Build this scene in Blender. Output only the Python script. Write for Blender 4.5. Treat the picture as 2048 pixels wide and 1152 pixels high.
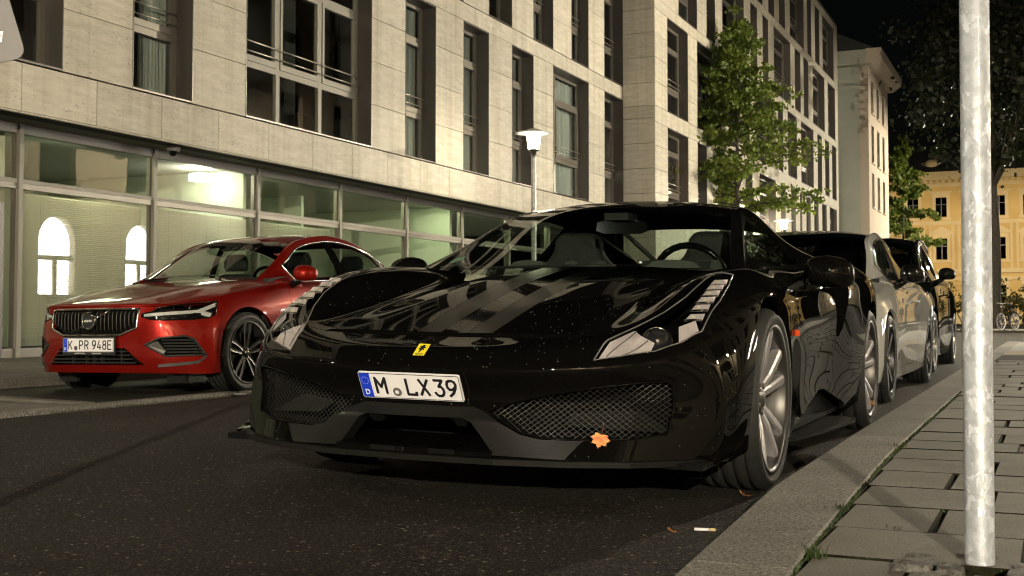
import bpy, bmesh, math, random
import numpy as np
from mathutils import Vector, Matrix, noise as mnoise

R = math.radians
rnd = random.Random(7)
scene = bpy.context.scene
for _o in list(bpy.data.objects):
    bpy.data.objects.remove(_o)
C = scene.collection

# ------------------------------------------------------------------ camera
CAM_H = 0.635
cam_d = bpy.data.cameras.new("camera")
cam = bpy.data.objects.new("camera", cam_d)
C.objects.link(cam)
cam.location = (0, 0, CAM_H)
cam.rotation_euler = (R(90 + 2.405), 0, R(24.328))
cam_d.sensor_fit = 'HORIZONTAL'
cam_d.sensor_width = 36.0
cam_d.lens = 36.0 * 2400 / 2048
cam_d.shift_y = -42.8 / 2048
cam_d.clip_start = 0.05
cam_d.clip_end = 900
cam_d.dof.use_dof = True
cam_d.dof.focus_distance = 4.4
cam_d.dof.aperture_fstop = 14.0
scene.camera = cam

# ------------------------------------------------------------------ night sky, moon, exposure
world = bpy.data.worlds.new("World")
scene.world = world
world.use_nodes = True
_nt = world.node_tree
for _n in list(_nt.nodes):
    _nt.nodes.remove(_n)
_out = _nt.nodes.new('ShaderNodeOutputWorld')
_bg = _nt.nodes.new('ShaderNodeBackground')
_sky = _nt.nodes.new('ShaderNodeTexSky')
_sky.sky_type = 'NISHITA'
_sky.sun_disc = False
_sky.sun_elevation = R(4)
_sky.sun_rotation = R(200)
_bg.inputs['Strength'].default_value = 0.0002
_nt.links.new(_sky.outputs['Color'], _bg.inputs['Color'])
_nt.links.new(_bg.outputs['Background'], _out.inputs['Surface'])
sun_d = bpy.data.lights.new("moon", 'SUN')
sun_d.energy = 0.004
sun_d.angle = R(0.5)
sun_d.color = (1.0, 0.93, 0.82)
sun = bpy.data.objects.new("moon", sun_d)
C.objects.link(sun)
sun.rotation_euler = (R(86), 0, R(-20))
scene.view_settings.view_transform = 'Standard'
scene.view_settings.look = 'None'
scene.view_settings.gamma = 1.0
scene.view_settings.exposure = 2.0
scene.view_settings.use_curve_mapping = False
scene.cycles.use_denoising = True
scene.cycles.filter_width = 1.1
scene.cycles.max_bounces = 10
scene.cycles.glossy_bounces = 5
scene.cycles.diffuse_bounces = 3
scene.cycles.transparent_max_bounces = 16
scene.cycles.transmission_bounces = 6
scene.cycles.sample_clamp_indirect = 6.0
scene.cycles.sample_clamp_direct = 0.0
scene.cycles.caustics_reflective = False
scene.cycles.caustics_refractive = False

LAMP_COL = (1.0, 0.885, 0.655)
LAMPS = (18.0, 900.0, 480.0, (7800.0, 420.0, 4600.0), 9000.0, 1050.0)

# ------------------------------------------------------------------ helpers
def lerp(a, b, t):
    return a + (b - a) * t

def link(o, parent=None):
    C.objects.link(o)
    if parent is not None:
        o.parent = parent
    return o

def tag(o, label=None, cat=None, group=None, kind=None):
    if label: o['label'] = label
    if cat: o['category'] = cat
    if group: o['group'] = group
    if kind: o['kind'] = kind
    return o

def empty(name, loc=(0, 0, 0), rz=0.0, label=None, cat=None, group=None):
    o = bpy.data.objects.new(name, None)
    C.objects.link(o)
    o.empty_display_size = 0.2
    o.location = loc
    o.rotation_euler = (0, 0, rz)
    return tag(o, label, cat, group)

def copy_tree(o, parent=None):
    c = o.copy()
    C.objects.link(c)
    if parent is not None:
        c.parent = parent
    for ch in list(o.children):
        copy_tree(ch, c)
    return c

class MB:
    """collects polygons, then becomes one mesh object"""
    def __init__(self):
        self.v = []; self.f = []; self.s = []; self.m = []
        self.mi = 0
    def add(self, vs, fs, smooth=False):
        n = len(self.v)
        self.v += [tuple(p) for p in vs]
        for f in fs:
            self.f.append(tuple(i + n for i in f)); self.s.append(smooth); self.m.append(self.mi)
        return self
    def quad(self, a, b, c, d):
        return self.add([a, b, c, d], [(0, 1, 2, 3)])
    def box(self, x0, x1, y0, y1, z0, z1):
        vs = [(x0, y0, z0), (x1, y0, z0), (x1, y1, z0), (x0, y1, z0), (x0, y0, z1), (x1, y0, z1), (x1, y1, z1), (x0, y1, z1)]
        return self.add(vs, [(0, 3, 2, 1), (4, 5, 6, 7), (0, 1, 5, 4), (1, 2, 6, 5), (2, 3, 7, 6), (3, 0, 4, 7)])
    def bbox(self, x0, x1, y0, y1, z0, z1, b=0.005):
        """box with a chamfered top (12 + faces)"""
        vs = [(x0, y0, z0), (x1, y0, z0), (x1, y1, z0), (x0, y1, z0),
              (x0, y0, z1 - b), (x1, y0, z1 - b), (x1, y1, z1 - b), (x0, y1, z1 - b),
              (x0 + b, y0 + b, z1), (x1 - b, y0 + b, z1), (x1 - b, y1 - b, z1), (x0 + b, y1 - b, z1)]
        fs = [(0, 3, 2, 1), (8, 9, 10, 11)]
        for i in range(4):
            j = (i + 1) % 4
            fs.append((i, j, j + 4, i + 4)); fs.append((i + 4, j + 4, j + 8, i + 8))
        return self.add(vs, fs)
    def prism(self, poly, axis, a, b):
        """polygon in the two other axes, extruded along axis from a to b"""
        n = len(poly)
        def P(p, h):
            return {0: (h, p[0], p[1]), 1: (p[0], h, p[1]), 2: (p[0], p[1], h)}[axis]
        vs = [P(p, a) for p in poly] + [P(p, b) for p in poly]
        fs = [tuple(range(n - 1, -1, -1)), tuple(range(n, 2 * n))]
        fs += [(i, (i + 1) % n, n + (i + 1) % n, n + i) for i in range(n)]
        return self.add(vs, fs)
    def tube(self, pts, r, seg=8, caps=True, smooth=True):
        pts = [Vector(p) for p in pts]
        rs = r if isinstance(r, (list, tuple)) else [r] * len(pts)
        n0 = len(self.v)
        up = None
        vs = []
        for i, p in enumerate(pts):
            t = (pts[min(i + 1, len(pts) - 1)] - pts[max(i - 1, 0)])
            if t.length < 1e-9: t = Vector((0, 0, 1))
            t.normalize()
            if up is None:
                a = Vector((0, 0, 1)) if abs(t.z) < 0.9 else Vector((1, 0, 0))
                up = t.cross(a).normalized()
            up = (up - t * up.dot(t))
            if up.length < 1e-6: up = t.orthogonal()
            up.normalize()
            w = t.cross(up)
            for k in range(seg):
                a = 2 * math.pi * k / seg
                vs.append(p + (up * math.cos(a) + w * math.sin(a)) * rs[i])
        fs = []
        for i in range(len(pts) - 1):
            for k in range(seg):
                k2 = (k + 1) % seg
                fs.append((i * seg + k, i * seg + k2, (i + 1) * seg + k2, (i + 1) * seg + k))
        if caps:
            fs.append(tuple(range(seg - 1, -1, -1)))
            fs.append(tuple((len(pts) - 1) * seg + k for k in range(seg)))
        return self.add(vs, fs, smooth)
    def lathe(self, prof, seg=32, axis=2, c=(0, 0, 0), smooth=True, closed=False):
        """prof: (radius, height) along axis"""
        vs = []
        for (r, h) in prof:
            for k in range(seg):
                a = 2 * math.pi * k / seg
                u, w = r * math.cos(a), r * math.sin(a)
                p = {2: (u, w, h), 0: (h, u, w), 1: (u, h, w)}[axis]
                vs.append((p[0] + c[0], p[1] + c[1], p[2] + c[2]))
        fs = []
        n = len(prof)
        for i in range(n if closed else n - 1):
            i2 = (i + 1) % n
            for k in range(seg):
                k2 = (k + 1) % seg
                q = (i * seg + k, i * seg + k2, i2 * seg + k2, i2 * seg + k)
                fs.append(q if axis != 1 else q[::-1])
        return self.add(vs, fs, smooth)
    def build(self, name, mat, parent=None, recalc=False, angle=None):
        me = bpy.data.meshes.new(name)
        me.from_pydata(self.v, [], self.f)
        mats = mat if isinstance(mat, (list, tuple)) else [mat]
        for m in mats: me.materials.append(m)
        me.polygons.foreach_set('use_smooth', self.s)
        if len(mats) > 1:
            me.polygons.foreach_set('material_index', self.m)
        if recalc:
            bm = bmesh.new(); bm.from_mesh(me)
            bmesh.ops.recalc_face_normals(bm, faces=bm.faces)
            bm.to_mesh(me); bm.free()
        if angle is not None:
            me.polygons.foreach_set('use_smooth', [True] * len(me.polygons))
            me.set_sharp_from_angle(angle=R(angle))
        me.update()
        o = bpy.data.objects.new(name, me)
        return link(o, parent)

# ------------------------------------------------------------------ materials
def nodes(m):
    return m.node_tree.nodes, m.node_tree.links

def mat(name, col=(0.5, 0.5, 0.5), rough=0.6, metal=0.0, coat=0.0, spec=0.5, emit=None, emit_s=0.0):
    m = bpy.data.materials.new(name)
    m.use_nodes = True
    b = m.node_tree.nodes['Principled BSDF']
    b.inputs['Base Color'].default_value = (*col, 1)
    b.inputs['Roughness'].default_value = rough
    b.inputs['Metallic'].default_value = metal
    b.inputs['Coat Weight'].default_value = coat
    b.inputs['Coat Roughness'].default_value = 0.02
    b.inputs['Specular IOR Level'].default_value = spec
    if emit:
        b.inputs['Emission Color'].default_value = (*emit, 1)
        b.inputs['Emission Strength'].default_value = emit_s
    return m

def noise_mat(name, c1, c2, scale=5.0, rough=0.7, bump=0.0, detail=6.0, stretch=(1, 1, 1), bscale=None, rough2=None, spec=0.5,
              contrast=(0.35, 0.65), metal=0.0, coord='Object', extra=None, coat=0.0):
    m = mat(name, c1, rough, metal=metal, spec=spec, coat=coat)
    N, L = nodes(m)
    b = N['Principled BSDF']
    tc = N.new('ShaderNodeTexCoord'); mp = N.new('ShaderNodeMapping')
    mp.inputs['Scale'].default_value = stretch
    L.new(tc.outputs[coord], mp.inputs['Vector'])
    nz = N.new('ShaderNodeTexNoise'); nz.inputs['Scale'].default_value = scale; nz.inputs['Detail'].default_value = detail
    nz.inputs['Roughness'].default_value = 0.62
    L.new(mp.outputs['Vector'], nz.inputs['Vector'])
    rp = N.new('ShaderNodeValToRGB')
    rp.color_ramp.elements[0].position = contrast[0]; rp.color_ramp.elements[0].color = (*c1, 1)
    rp.color_ramp.elements[1].position = contrast[1]; rp.color_ramp.elements[1].color = (*c2, 1)
    L.new(nz.outputs['Fac'], rp.inputs['Fac'])
    L.new(rp.outputs['Color'], b.inputs['Base Color'])
    if rough2 is not None:
        mr = N.new('ShaderNodeMapRange'); mr.inputs['To Min'].default_value = rough; mr.inputs['To Max'].default_value = rough2
        mr.inputs['From Min'].default_value = 0.3; mr.inputs['From Max'].default_value = 0.7
        L.new(nz.outputs['Fac'], mr.inputs['Value']); L.new(mr.outputs['Result'], b.inputs['Roughness'])
    if bump:
        n2 = N.new('ShaderNodeTexNoise'); n2.inputs['Scale'].default_value = bscale or scale * 3; n2.inputs['Detail'].default_value = 5
        L.new(mp.outputs['Vector'], n2.inputs['Vector'])
        bp = N.new('ShaderNodeBump'); bp.inputs['Strength'].default_value = bump; bp.inputs['Distance'].default_value = 0.01
        L.new(n2.outputs['Fac'], bp.inputs['Height']); L.new(bp.outputs['Normal'], b.inputs['Normal'])
    return m

def glass_mat(name, tint=(0.8, 0.85, 0.82), ior=1.5, rough=0.0, gcol=(1, 1, 1), wav=0.0):
    """thin pane: fresnel mix of tinted see-through and mirror"""
    m = bpy.data.materials.new(name)
    m.use_nodes = True
    N, L = nodes(m)
    N.remove(N['Principled BSDF'])
    out = N['Material Output']
    t = N.new('ShaderNodeBsdfTransparent'); t.inputs['Color'].default_value = (*tint, 1)
    g = N.new('ShaderNodeBsdfGlossy'); g.inputs['Roughness'].default_value = rough; g.inputs['Color'].default_value = (*gcol, 1)
    # Schlick reflectance that is the same from both sides of the pane
    f0 = ((ior - 1) / (ior + 1)) ** 2 * 1.6
    gm = N.new('ShaderNodeNewGeometry'); dp = N.new('ShaderNodeVectorMath'); dp.operation = 'DOT_PRODUCT'
    L.new(gm.outputs['Incoming'], dp.inputs[0]); L.new(gm.outputs['Normal'], dp.inputs[1])
    ab = N.new('ShaderNodeMath'); ab.operation = 'ABSOLUTE'; L.new(dp.outputs['Value'], ab.inputs[0])
    om = N.new('ShaderNodeMath'); om.operation = 'SUBTRACT'; om.inputs[0].default_value = 1.0; L.new(ab.outputs[0], om.inputs[1])
    pw = N.new('ShaderNodeMath'); pw.operation = 'POWER'; pw.inputs[1].default_value = 5.0; L.new(om.outputs[0], pw.inputs[0])
    fr = N.new('ShaderNodeMath'); fr.operation = 'MULTIPLY_ADD'; fr.inputs[1].default_value = 1 - f0; fr.inputs[2].default_value = f0; L.new(pw.outputs[0], fr.inputs[0])
    mx = N.new('ShaderNodeMixShader')
    if wav:
        tc = N.new('ShaderNodeTexCoord'); nz = N.new('ShaderNodeTexNoise'); nz.inputs['Scale'].default_value = 1.3; nz.inputs['Detail'].default_value = 1
        bp = N.new('ShaderNodeBump'); bp.inputs['Strength'].default_value = wav; bp.inputs['Distance'].default_value = 0.02
        L.new(tc.outputs['Object'], nz.inputs['Vector']); L.new(nz.outputs['Fac'], bp.inputs['Height'])
        L.new(bp.outputs['Normal'], g.inputs['Normal'])
    L.new(fr.outputs[0], mx.inputs[0]); L.new(t.outputs[0], mx.inputs[1]); L.new(g.outputs[0], mx.inputs[2])
    L.new(mx.outputs[0], out.inputs['Surface'])
    return m

def emit_mat(name, col, s):
    m = bpy.data.materials.new(name)
    m.use_nodes = True
    N, L = nodes(m)
    N.remove(N['Principled BSDF'])
    e = N.new('ShaderNodeEmission'); e.inputs['Color'].default_value = (*col, 1); e.inputs['Strength'].default_value = s
    L.new(e.outputs[0], N['Material Output'].inputs['Surface'])
    return m

def text_mesh(name, s, size, mt, parent=None, M=None, depth=0.001, bold=0.0, sx=1.0, align='CENTER'):
    cu = bpy.data.curves.new(name, 'FONT')
    cu.body = s; cu.size = size; cu.extrude = depth; cu.offset = bold
    cu.align_x = align; cu.align_y = 'CENTER'; cu.resolution_u = 3
    tmp = bpy.data.objects.new(name, cu); C.objects.link(tmp)
    dg = bpy.context.evaluated_depsgraph_get(); dg.update()
    me = bpy.data.meshes.new_from_object(tmp.evaluated_get(dg))
    bpy.data.objects.remove(tmp)
    bpy.data.curves.remove(cu)
    me.name = name
    me.transform(Matrix.Diagonal((sx, 1, 1, 1)))
    if M is not None: me.transform(M)
    me.materials.clear(); me.materials.append(mt)
    o = bpy.data.objects.new(name, me)
    return link(o, parent)

MAT = {}
MAT['black_paint'] = mat('black_paint', (0.0030, 0.0028, 0.0026), 0.4, coat=0.52, spec=0.0)
MAT['black_gloss'] = mat('black_gloss', (0.004, 0.004, 0.004), 0.08, spec=0.5)
MAT['stripe'] = mat('stripe', (0.0015, 0.0015, 0.0015), 0.28, coat=0.15)
MAT['black_plastic'] = noise_mat('black_plastic', (0.008, 0.008, 0.008), (0.014, 0.014, 0.013), 60, 0.55)
MAT['dark_void'] = mat('dark_void', (0.003, 0.003, 0.003), 0.9, spec=0.1)
MAT['rubber'] = noise_mat('rubber', (0.010, 0.010, 0.0095), (0.018, 0.018, 0.017), 30, 0.62, 0.1)
MAT['red_paint'] = mat('red_paint', (0.19, 0.006, 0.003), 0.36, metal=0.4, coat=0.75, spec=0.1)
MAT['white_paint'] = mat('white_paint', (0.34, 0.335, 0.32), 0.45, metal=0.0, coat=0.9, spec=.0)
MAT['green_black_paint'] = mat('green_black_paint', (0.005, 0.006, 0.0055), 0.4, coat=0.8, spec=.0)
MAT['silver'] = mat('silver', (0.38, 0.365, 0.38), 0.40, metal=0.7)
MAT['alloy_grey'] = mat('alloy_grey', (0.10, 0.095, 0.09), 0.35, metal=0.7)
MAT['alloy_mid'] = mat('alloy_mid', (.055, .052, .05), .38, metal=.6)
MAT['alloy_dark'] = mat('alloy_dark', (0.022, 0.021, 0.02), 0.4, metal=0.6)
MAT['chrome'] = mat('chrome', (0.75, 0.74, 0.72), 0.08, metal=1.0)
MAT['steel'] = mat('steel', (0.30, 0.29, 0.28), 0.35, metal=1.0)
MAT['yellow'] = mat('yellow', (0.75, 0.62, 0.03), 0.4)
MAT['plate_white'] = mat('plate_white', (0.78, 0.76, 0.80), 0.45)
MAT['plate_blue'] = mat('plate_blue', (0.010, 0.045, 0.62), 0.4)
MAT['ink'] = mat('ink', (0.008, 0.008, 0.012), 0.5)
MAT['white_ink'] = mat('white_ink', (0.8, 0.8, 0.78), 0.5)
MAT['seal_grey'] = mat('seal_grey', (0.10, 0.095, 0.09), 0.5)
MAT['car_glass'] = glass_mat('car_glass', (0.70, 0.77, 0.71), 1.5)
MAT['dark_glass'] = glass_mat('dark_glass', (0.16, 0.17, 0.16), 1.5)
MAT['lamp_glass'] = glass_mat('lamp_glass', (0.86, 0.86, 0.86), 1.45)
MAT['seat'] = noise_mat('seat', (0.010, 0.010, 0.010), (0.018, 0.017, 0.016), 40, 0.75)
MAT['dash'] = noise_mat('dash', (0.012, 0.013, 0.012), (0.02, 0.021, 0.02), 50, 0.8)
MAT['lamp_grey'] = noise_mat('lamp_grey', (0.50, 0.45, 0.46), (0.66, 0.60, 0.61), 14, 0.4)
MAT['orange_lens'] = mat('orange_lens', (0.55, 0.06, 0.01), 0.2, coat=1.0)
# ------------------------------------------------------------------ materials of the setting
def asphalt_mat():
    m = mat('asphalt', (.03, .028, .026), .72, spec=.22)
    N, L = nodes(m); b = N['Principled BSDF']
    tc = N.new('ShaderNodeTexCoord')
    n1 = N.new('ShaderNodeTexNoise'); n1.inputs['Scale'].default_value = 95; n1.inputs['Detail'].default_value = 5; n1.inputs['Roughness'].default_value = .8
    n2 = N.new('ShaderNodeTexNoise'); n2.inputs['Scale'].default_value = 1.1; n2.inputs['Detail'].default_value = 5
    vo = N.new('ShaderNodeTexVoronoi'); vo.inputs['Scale'].default_value = 105
    for n in (n1, n2, vo): L.new(tc.outputs['Object'], n.inputs['Vector'])
    rp = N.new('ShaderNodeValToRGB'); e = rp.color_ramp.elements
    e[0].position = .42; e[0].color = (.0025, .0022, .002, 1); e[1].position = .58; e[1].color = (.027, .0235, .0205, 1)
    x = e.new(.645); x.color = (.24, .21, .165, 1)
    L.new(n1.outputs['Fac'], rp.inputs['Fac'])
    v2 = N.new('ShaderNodeTexVoronoi'); v2.inputs['Scale'].default_value = 48; L.new(tc.outputs['Object'], v2.inputs['Vector'])
    sc = N.new('ShaderNodeSeparateColor'); L.new(v2.outputs['Color'], sc.inputs['Color'])
    g1 = N.new('ShaderNodeMath'); g1.operation = 'GREATER_THAN'; g1.inputs[1].default_value = .90; L.new(sc.outputs[0], g1.inputs[0])
    g2 = N.new('ShaderNodeMath'); g2.operation = 'LESS_THAN'; g2.inputs[1].default_value = .26; L.new(v2.outputs['Distance'], g2.inputs[0])
    g3 = N.new('ShaderNodeMath'); g3.operation = 'MULTIPLY'; L.new(g1.outputs[0], g3.inputs[0]); L.new(g2.outputs[0], g3.inputs[1])
    fl = N.new('ShaderNodeMix'); fl.data_type = 'RGBA'; fl.inputs['B'].default_value = (.26, .23, .17, 1)
    L.new(g3.outputs[0], fl.inputs['Factor']); L.new(rp.outputs['Color'], fl.inputs['A'])
    mx = N.new('ShaderNodeMix'); mx.data_type = 'RGBA'; mx.blend_type = 'MULTIPLY'; mx.inputs['Factor'].default_value = .7
    r2 = N.new('ShaderNodeValToRGB'); r2.color_ramp.elements[0].position = .3; r2.color_ramp.elements[0].color = (.55, .52, .50, 1); r2.color_ramp.elements[1].position = .7; r2.color_ramp.elements[1].color = (1.1, 1.1, 1.1, 1)
    L.new(n2.outputs['Fac'], r2.inputs['Fac']); L.new(fl.outputs['Result'], mx.inputs['A']); L.new(r2.outputs['Color'], mx.inputs['B'])
    L.new(mx.outputs['Result'], b.inputs['Base Color'])
    ad = N.new('ShaderNodeMath'); ad.operation = 'ADD'
    L.new(vo.outputs['Distance'], ad.inputs[0]); L.new(n1.outputs['Fac'], ad.inputs[1])
    bp = N.new('ShaderNodeBump'); bp.inputs['Strength'].default_value = .9; bp.inputs['Distance'].default_value = .004
    L.new(ad.outputs[0], bp.inputs['Height']); L.new(bp.outputs['Normal'], b.inputs['Normal'])
    return m
MAT['asphalt'] = asphalt_mat()
def granite_mat(name, c0, c1, scale=170):
    m = mat(name, c0, .8)
    N, L = nodes(m); b = N['Principled BSDF']
    tc = N.new('ShaderNodeTexCoord'); oi = N.new('ShaderNodeObjectInfo')
    va = N.new('ShaderNodeVectorMath'); va.operation = 'ADD'
    L.new(tc.outputs['Object'], va.inputs[0]); L.new(oi.outputs['Location'], va.inputs[1])
    n1 = N.new('ShaderNodeTexNoise'); n1.inputs['Scale'].default_value = scale; n1.inputs['Detail'].default_value = 4; n1.inputs['Roughness'].default_value = .75
    n2 = N.new('ShaderNodeTexNoise'); n2.inputs['Scale'].default_value = 3.2; n2.inputs['Detail'].default_value = 6; n2.inputs['Roughness'].default_value = .65
    L.new(va.outputs[0], n1.inputs['Vector']); L.new(va.outputs[0], n2.inputs['Vector'])
    rp = N.new('ShaderNodeValToRGB'); rp.color_ramp.elements[0].position = .42; rp.color_ramp.elements[0].color = (*c0, 1); rp.color_ramp.elements[1].position = .60; rp.color_ramp.elements[1].color = (*c1, 1)
    L.new(n1.outputs['Fac'], rp.inputs['Fac'])
    r2 = N.new('ShaderNodeValToRGB'); r2.color_ramp.elements[0].position = .3; r2.color_ramp.elements[0].color = (.62, .58, .55, 1); r2.color_ramp.elements[1].position = .65; r2.color_ramp.elements[1].color = (1.05, 1.05, 1.05, 1)
    L.new(n2.outputs['Fac'], r2.inputs['Fac'])
    mx = N.new('ShaderNodeMix'); mx.data_type = 'RGBA'; mx.blend_type = 'MULTIPLY'; mx.inputs['Factor'].default_value = .8
    L.new(rp.outputs['Color'], mx.inputs['A']); L.new(r2.outputs['Color'], mx.inputs['B'])
    # per-piece tone
    mr = N.new('ShaderNodeMapRange'); mr.inputs['To Min'].default_value = .86; mr.inputs['To Max'].default_value = 1.12
    L.new(oi.outputs['Random'], mr.inputs['Value'])
    m2 = N.new('ShaderNodeMix'); m2.data_type = 'RGBA'; m2.blend_type = 'MULTIPLY'; m2.inputs['Factor'].default_value = 1
    L.new(mx.outputs['Result'], m2.inputs['A']); L.new(mr.outputs['Result'], m2.inputs['B'])
    L.new(m2.outputs['Result'], b.inputs['Base Color'])
    bp = N.new('ShaderNodeBump'); bp.inputs['Strength'].default_value = .5; bp.inputs['Distance'].default_value = .003
    L.new(n1.outputs['Fac'], bp.inputs['Height']); L.new(bp.outputs['Normal'], b.inputs['Normal'])
    return m
MAT['kerb'] = granite_mat('kerb', (.06, .055, .05), (.27, .255, .23), 110)
MAT['slab'] = granite_mat('slab', (.095, .088, .078), (.185, .172, .15), 190)
MAT['earth'] = noise_mat('earth', (.005, .004, .003), (.012, .010, .007), 40, .95, .6, spec=.05)
MAT['paving_far'] = noise_mat('paving_far', (.028, .026, .024), (.05, .046, .04), 2.5, .9, spec=.1)

# ------------------------------------------------------------------ ground
mb = MB(); mb.quad((-400, -120, -.09), (400, -120, -.09), (400, 500, -.09), (-400, 500, -.09))
tag(mb.build('ground', MAT['earth']), kind='structure')
def strip_y(prof, y0, y1, name, mt, ny=1):
    mb = MB()
    for i in range(ny):
        ya, yb = lerp(y0, y1, i / ny), lerp(y0, y1, (i + 1) / ny)
        for (xa, za), (xb, zb) in zip(prof[:-1], prof[1:]):
            mb.quad((xa, ya, za), (xb, ya, zb), (xb, yb, zb), (xa, yb, za))
    return tag(mb.build(name, mt), kind='structure')
ROADP = [(-6.06, -.004), (-4.8, .018), (-3.4, .034), (-2.0, .012), (-.40, -.012)]
road = strip_y(ROADP, -30, 62, 'road', MAT['asphalt'])
bay = strip_y([(-8.40, .008), (-6.04, .004)], 6.0, 60, 'parking_bay', MAT['asphalt'])
cross = strip_y([(-.42, -.020), (30, -.012)], 27.0, 46, 'cross_road', MAT['asphalt'])
far_lane = strip_y([(-60, -.016), (60, -.016)], 62, 76, 'far_road', MAT['asphalt'])

# right pavement: bed, kerb stones, slabs
def kx_out(y): return float(np.interp(y, [1.0, 2.3, 2.8, 3.7, 5.7, 13.3, 27], [-.63, -.712, -.745, -.803, -.832, -.880, -.93]))
def kx_in(y): return float(np.interp(y, [1.0, 2.4, 2.7, 4.6, 5.2, 8.9, 27], [-.40, -.485, -.505, -.570, -.576, -.605, -.66]))
mb = MB(); mb.box(-.68, 9.0, -20, 26.9, -.085, .096)
pav = tag(mb.build('pavement', MAT['earth']), kind='structure')
y = .6
KY = [y]
while y < 26.6:
    y += 1.0 if y > 3 else .95
    KY.append(y)
for ya, yb in zip(KY[:-1], KY[1:]):
    n = 4; vs = []; fs = []
    ym = (ya + yb) / 2
    for i in range(n + 1):
        yy = lerp(ya + .003, yb - .003, i / n)
        xo, xi = kx_out(yy), kx_in(yy) - .006
        dz = rnd.uniform(-.001, .001)
        vs += [(xo - .004, yy - ym, -.06), (xo, yy - ym, .098 + dz), (xo + .014, yy - ym, .119), (xi - .006, yy - ym, .120), (xi, yy - ym, .113), (xi, yy - ym, .0)]
    for i in range(n):
        for k in range(5):
            a = i * 6 + k; fs.append((a, a + 1, a + 7, a + 6))
    fs.append((0, 5, 4, 3, 2, 1)); o = n * 6; fs.append((o, o + 1, o + 2, o + 3, o + 4, o + 5))
    mbk = MB(); mbk.add(vs, fs); k = mbk.build('kerb_stone', MAT['kerb'], pav, recalc=True); k.location = (0, ym, 0)
slab_meshes = {}
MAT['joint_dirt'] = noise_mat('joint_dirt', (.008, .007, .005), (.022, .022, .010), 30, .95, spec=.05)
def slab(w, d):
    key = (round(w, 3), round(d, 3))
    if key not in slab_meshes:
        w, d = key
        t = MB(); t.bbox(-w / 2, w / 2, -d / 2, d / 2, -.05, 0, .005); t.m = [0, 0] + [1] * 8
        ob = t.build('paving_slab', [MAT['slab'], MAT['joint_dirt']]); slab_meshes[key] = ob.data; bpy.data.objects.remove(ob)
    o = bpy.data.objects.new('paving_slab', slab_meshes[key]); C.objects.link(o); o.parent = pav
    return o, w, d
ROWS = [1.55, 1.93, 2.30, 2.66, 3.04, 3.43, 3.84, 4.24, 4.62, 4.96, 5.30]
while ROWS[-1] < 15: ROWS.append(ROWS[-1] + rnd.uniform(.36, .42))
n_slab = 0
for ya, yb in zip(ROWS[:-1], ROWS[1:]):
    x = kx_in((ya + yb) / 2) + .006
    first = True
    while x < (1.9 if ya < 9 else 1.4):
        w = rnd.choice([.44, .52, .56, .60, .36]) if not first else rnd.choice([.24, .36, .44, .52])
        first = False
        # leave the pole's cobbles and the iron cover free
        if not (2.42 < (ya + yb) / 2 < 2.80 and x < -.02 and x + w > -.30) and not (5.0 < (ya + yb) / 2 < 5.30 and -.25 < x + w / 2 < .5):
            o, w2, d2 = slab(w - .012, yb - ya - .011)
            o.location = (x + w / 2, (ya + yb) / 2, .120 + rnd.uniform(-.0025, .0025)); o.rotation_euler = (rnd.uniform(-.003, .003), rnd.uniform(-.003, .003), rnd.uniform(-.004, .004))
            n_slab += 1
        x += w
mb = MB(); mb.box(1.95, 8.98, -20, 26.9, .05, .121); mb.box(-.60, 1.95, -20, 1.50, .05, .119); mb.box(-.66, 1.95, 15.05, 17.6, .05, .121)
mb.build('far_slab', MAT['paving_far'], pav)
MB().box(-.66, 1.95, 17.65, 19.4, .05, .123).build('warm_slab', noise_mat('warm_slab', (.20, .15, .085), (.26, .20, .11), 4, .8), pav)  # yellowish light on the pavement, put into the slab colour
MB().box(-.66, 1.95, 19.45, 26.9, .05, .122).build('pale_slab', noise_mat('pale_slab', (.16, .16, .145), (.24, .24, .22), 3, .8), pav)  # pale light on the pavement, put into the slab colour
o, w2, d2 = slab(.205, .340); o.location = (-.382, 2.48, .121)
# cobbles round the pole
for i, (x, y, w, d, h) in enumerate([(-.272, 2.60, .085, .09, .012), (-.235, 2.50, .09, .085, .006), (-.20, 2.575, .06, .07, .010), (-.115, 2.52, .09, .08, .004), (-.06, 2.60, .08, .09, .006), (-.27, 2.715, .07, .07, .002),
                                      (-.17, 2.465, .07, .05, .006), (-.05, 2.70, .08, .08, .002), (-.16, 2.765, .09, .05, .0), (-.235, 2.66, .05, .05, .0)]):
    me = bmesh.new(); bmesh.ops.create_cube(me, size=1.0)
    bmesh.ops.subdivide_edges(me, edges=me.edges, cuts=2, use_grid_fill=True)
    for v in me.verts:
        p = v.co.copy(); s_ = p.normalized() * .62
        v.co = p.lerp(s_, .45) * (1 + .22 * mnoise.noise(p * 2.3 + Vector((i * 3.1, 0, 0))))
        v.co = Vector((v.co.x * w * .9, v.co.y * d * .9, v.co.z * .05))
    mm = bpy.data.meshes.new('cobble'); me.to_mesh(mm); me.free(); mm.materials.append(MAT['cobble'] if 'cobble' in MAT else MAT.setdefault('cobble', granite_mat('cobble', (.05, .048, .045), (.16, .15, .14), 90)))
    o = link(bpy.data.objects.new('cobble', mm), pav); o.location = (x, y, .100 + h)
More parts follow.
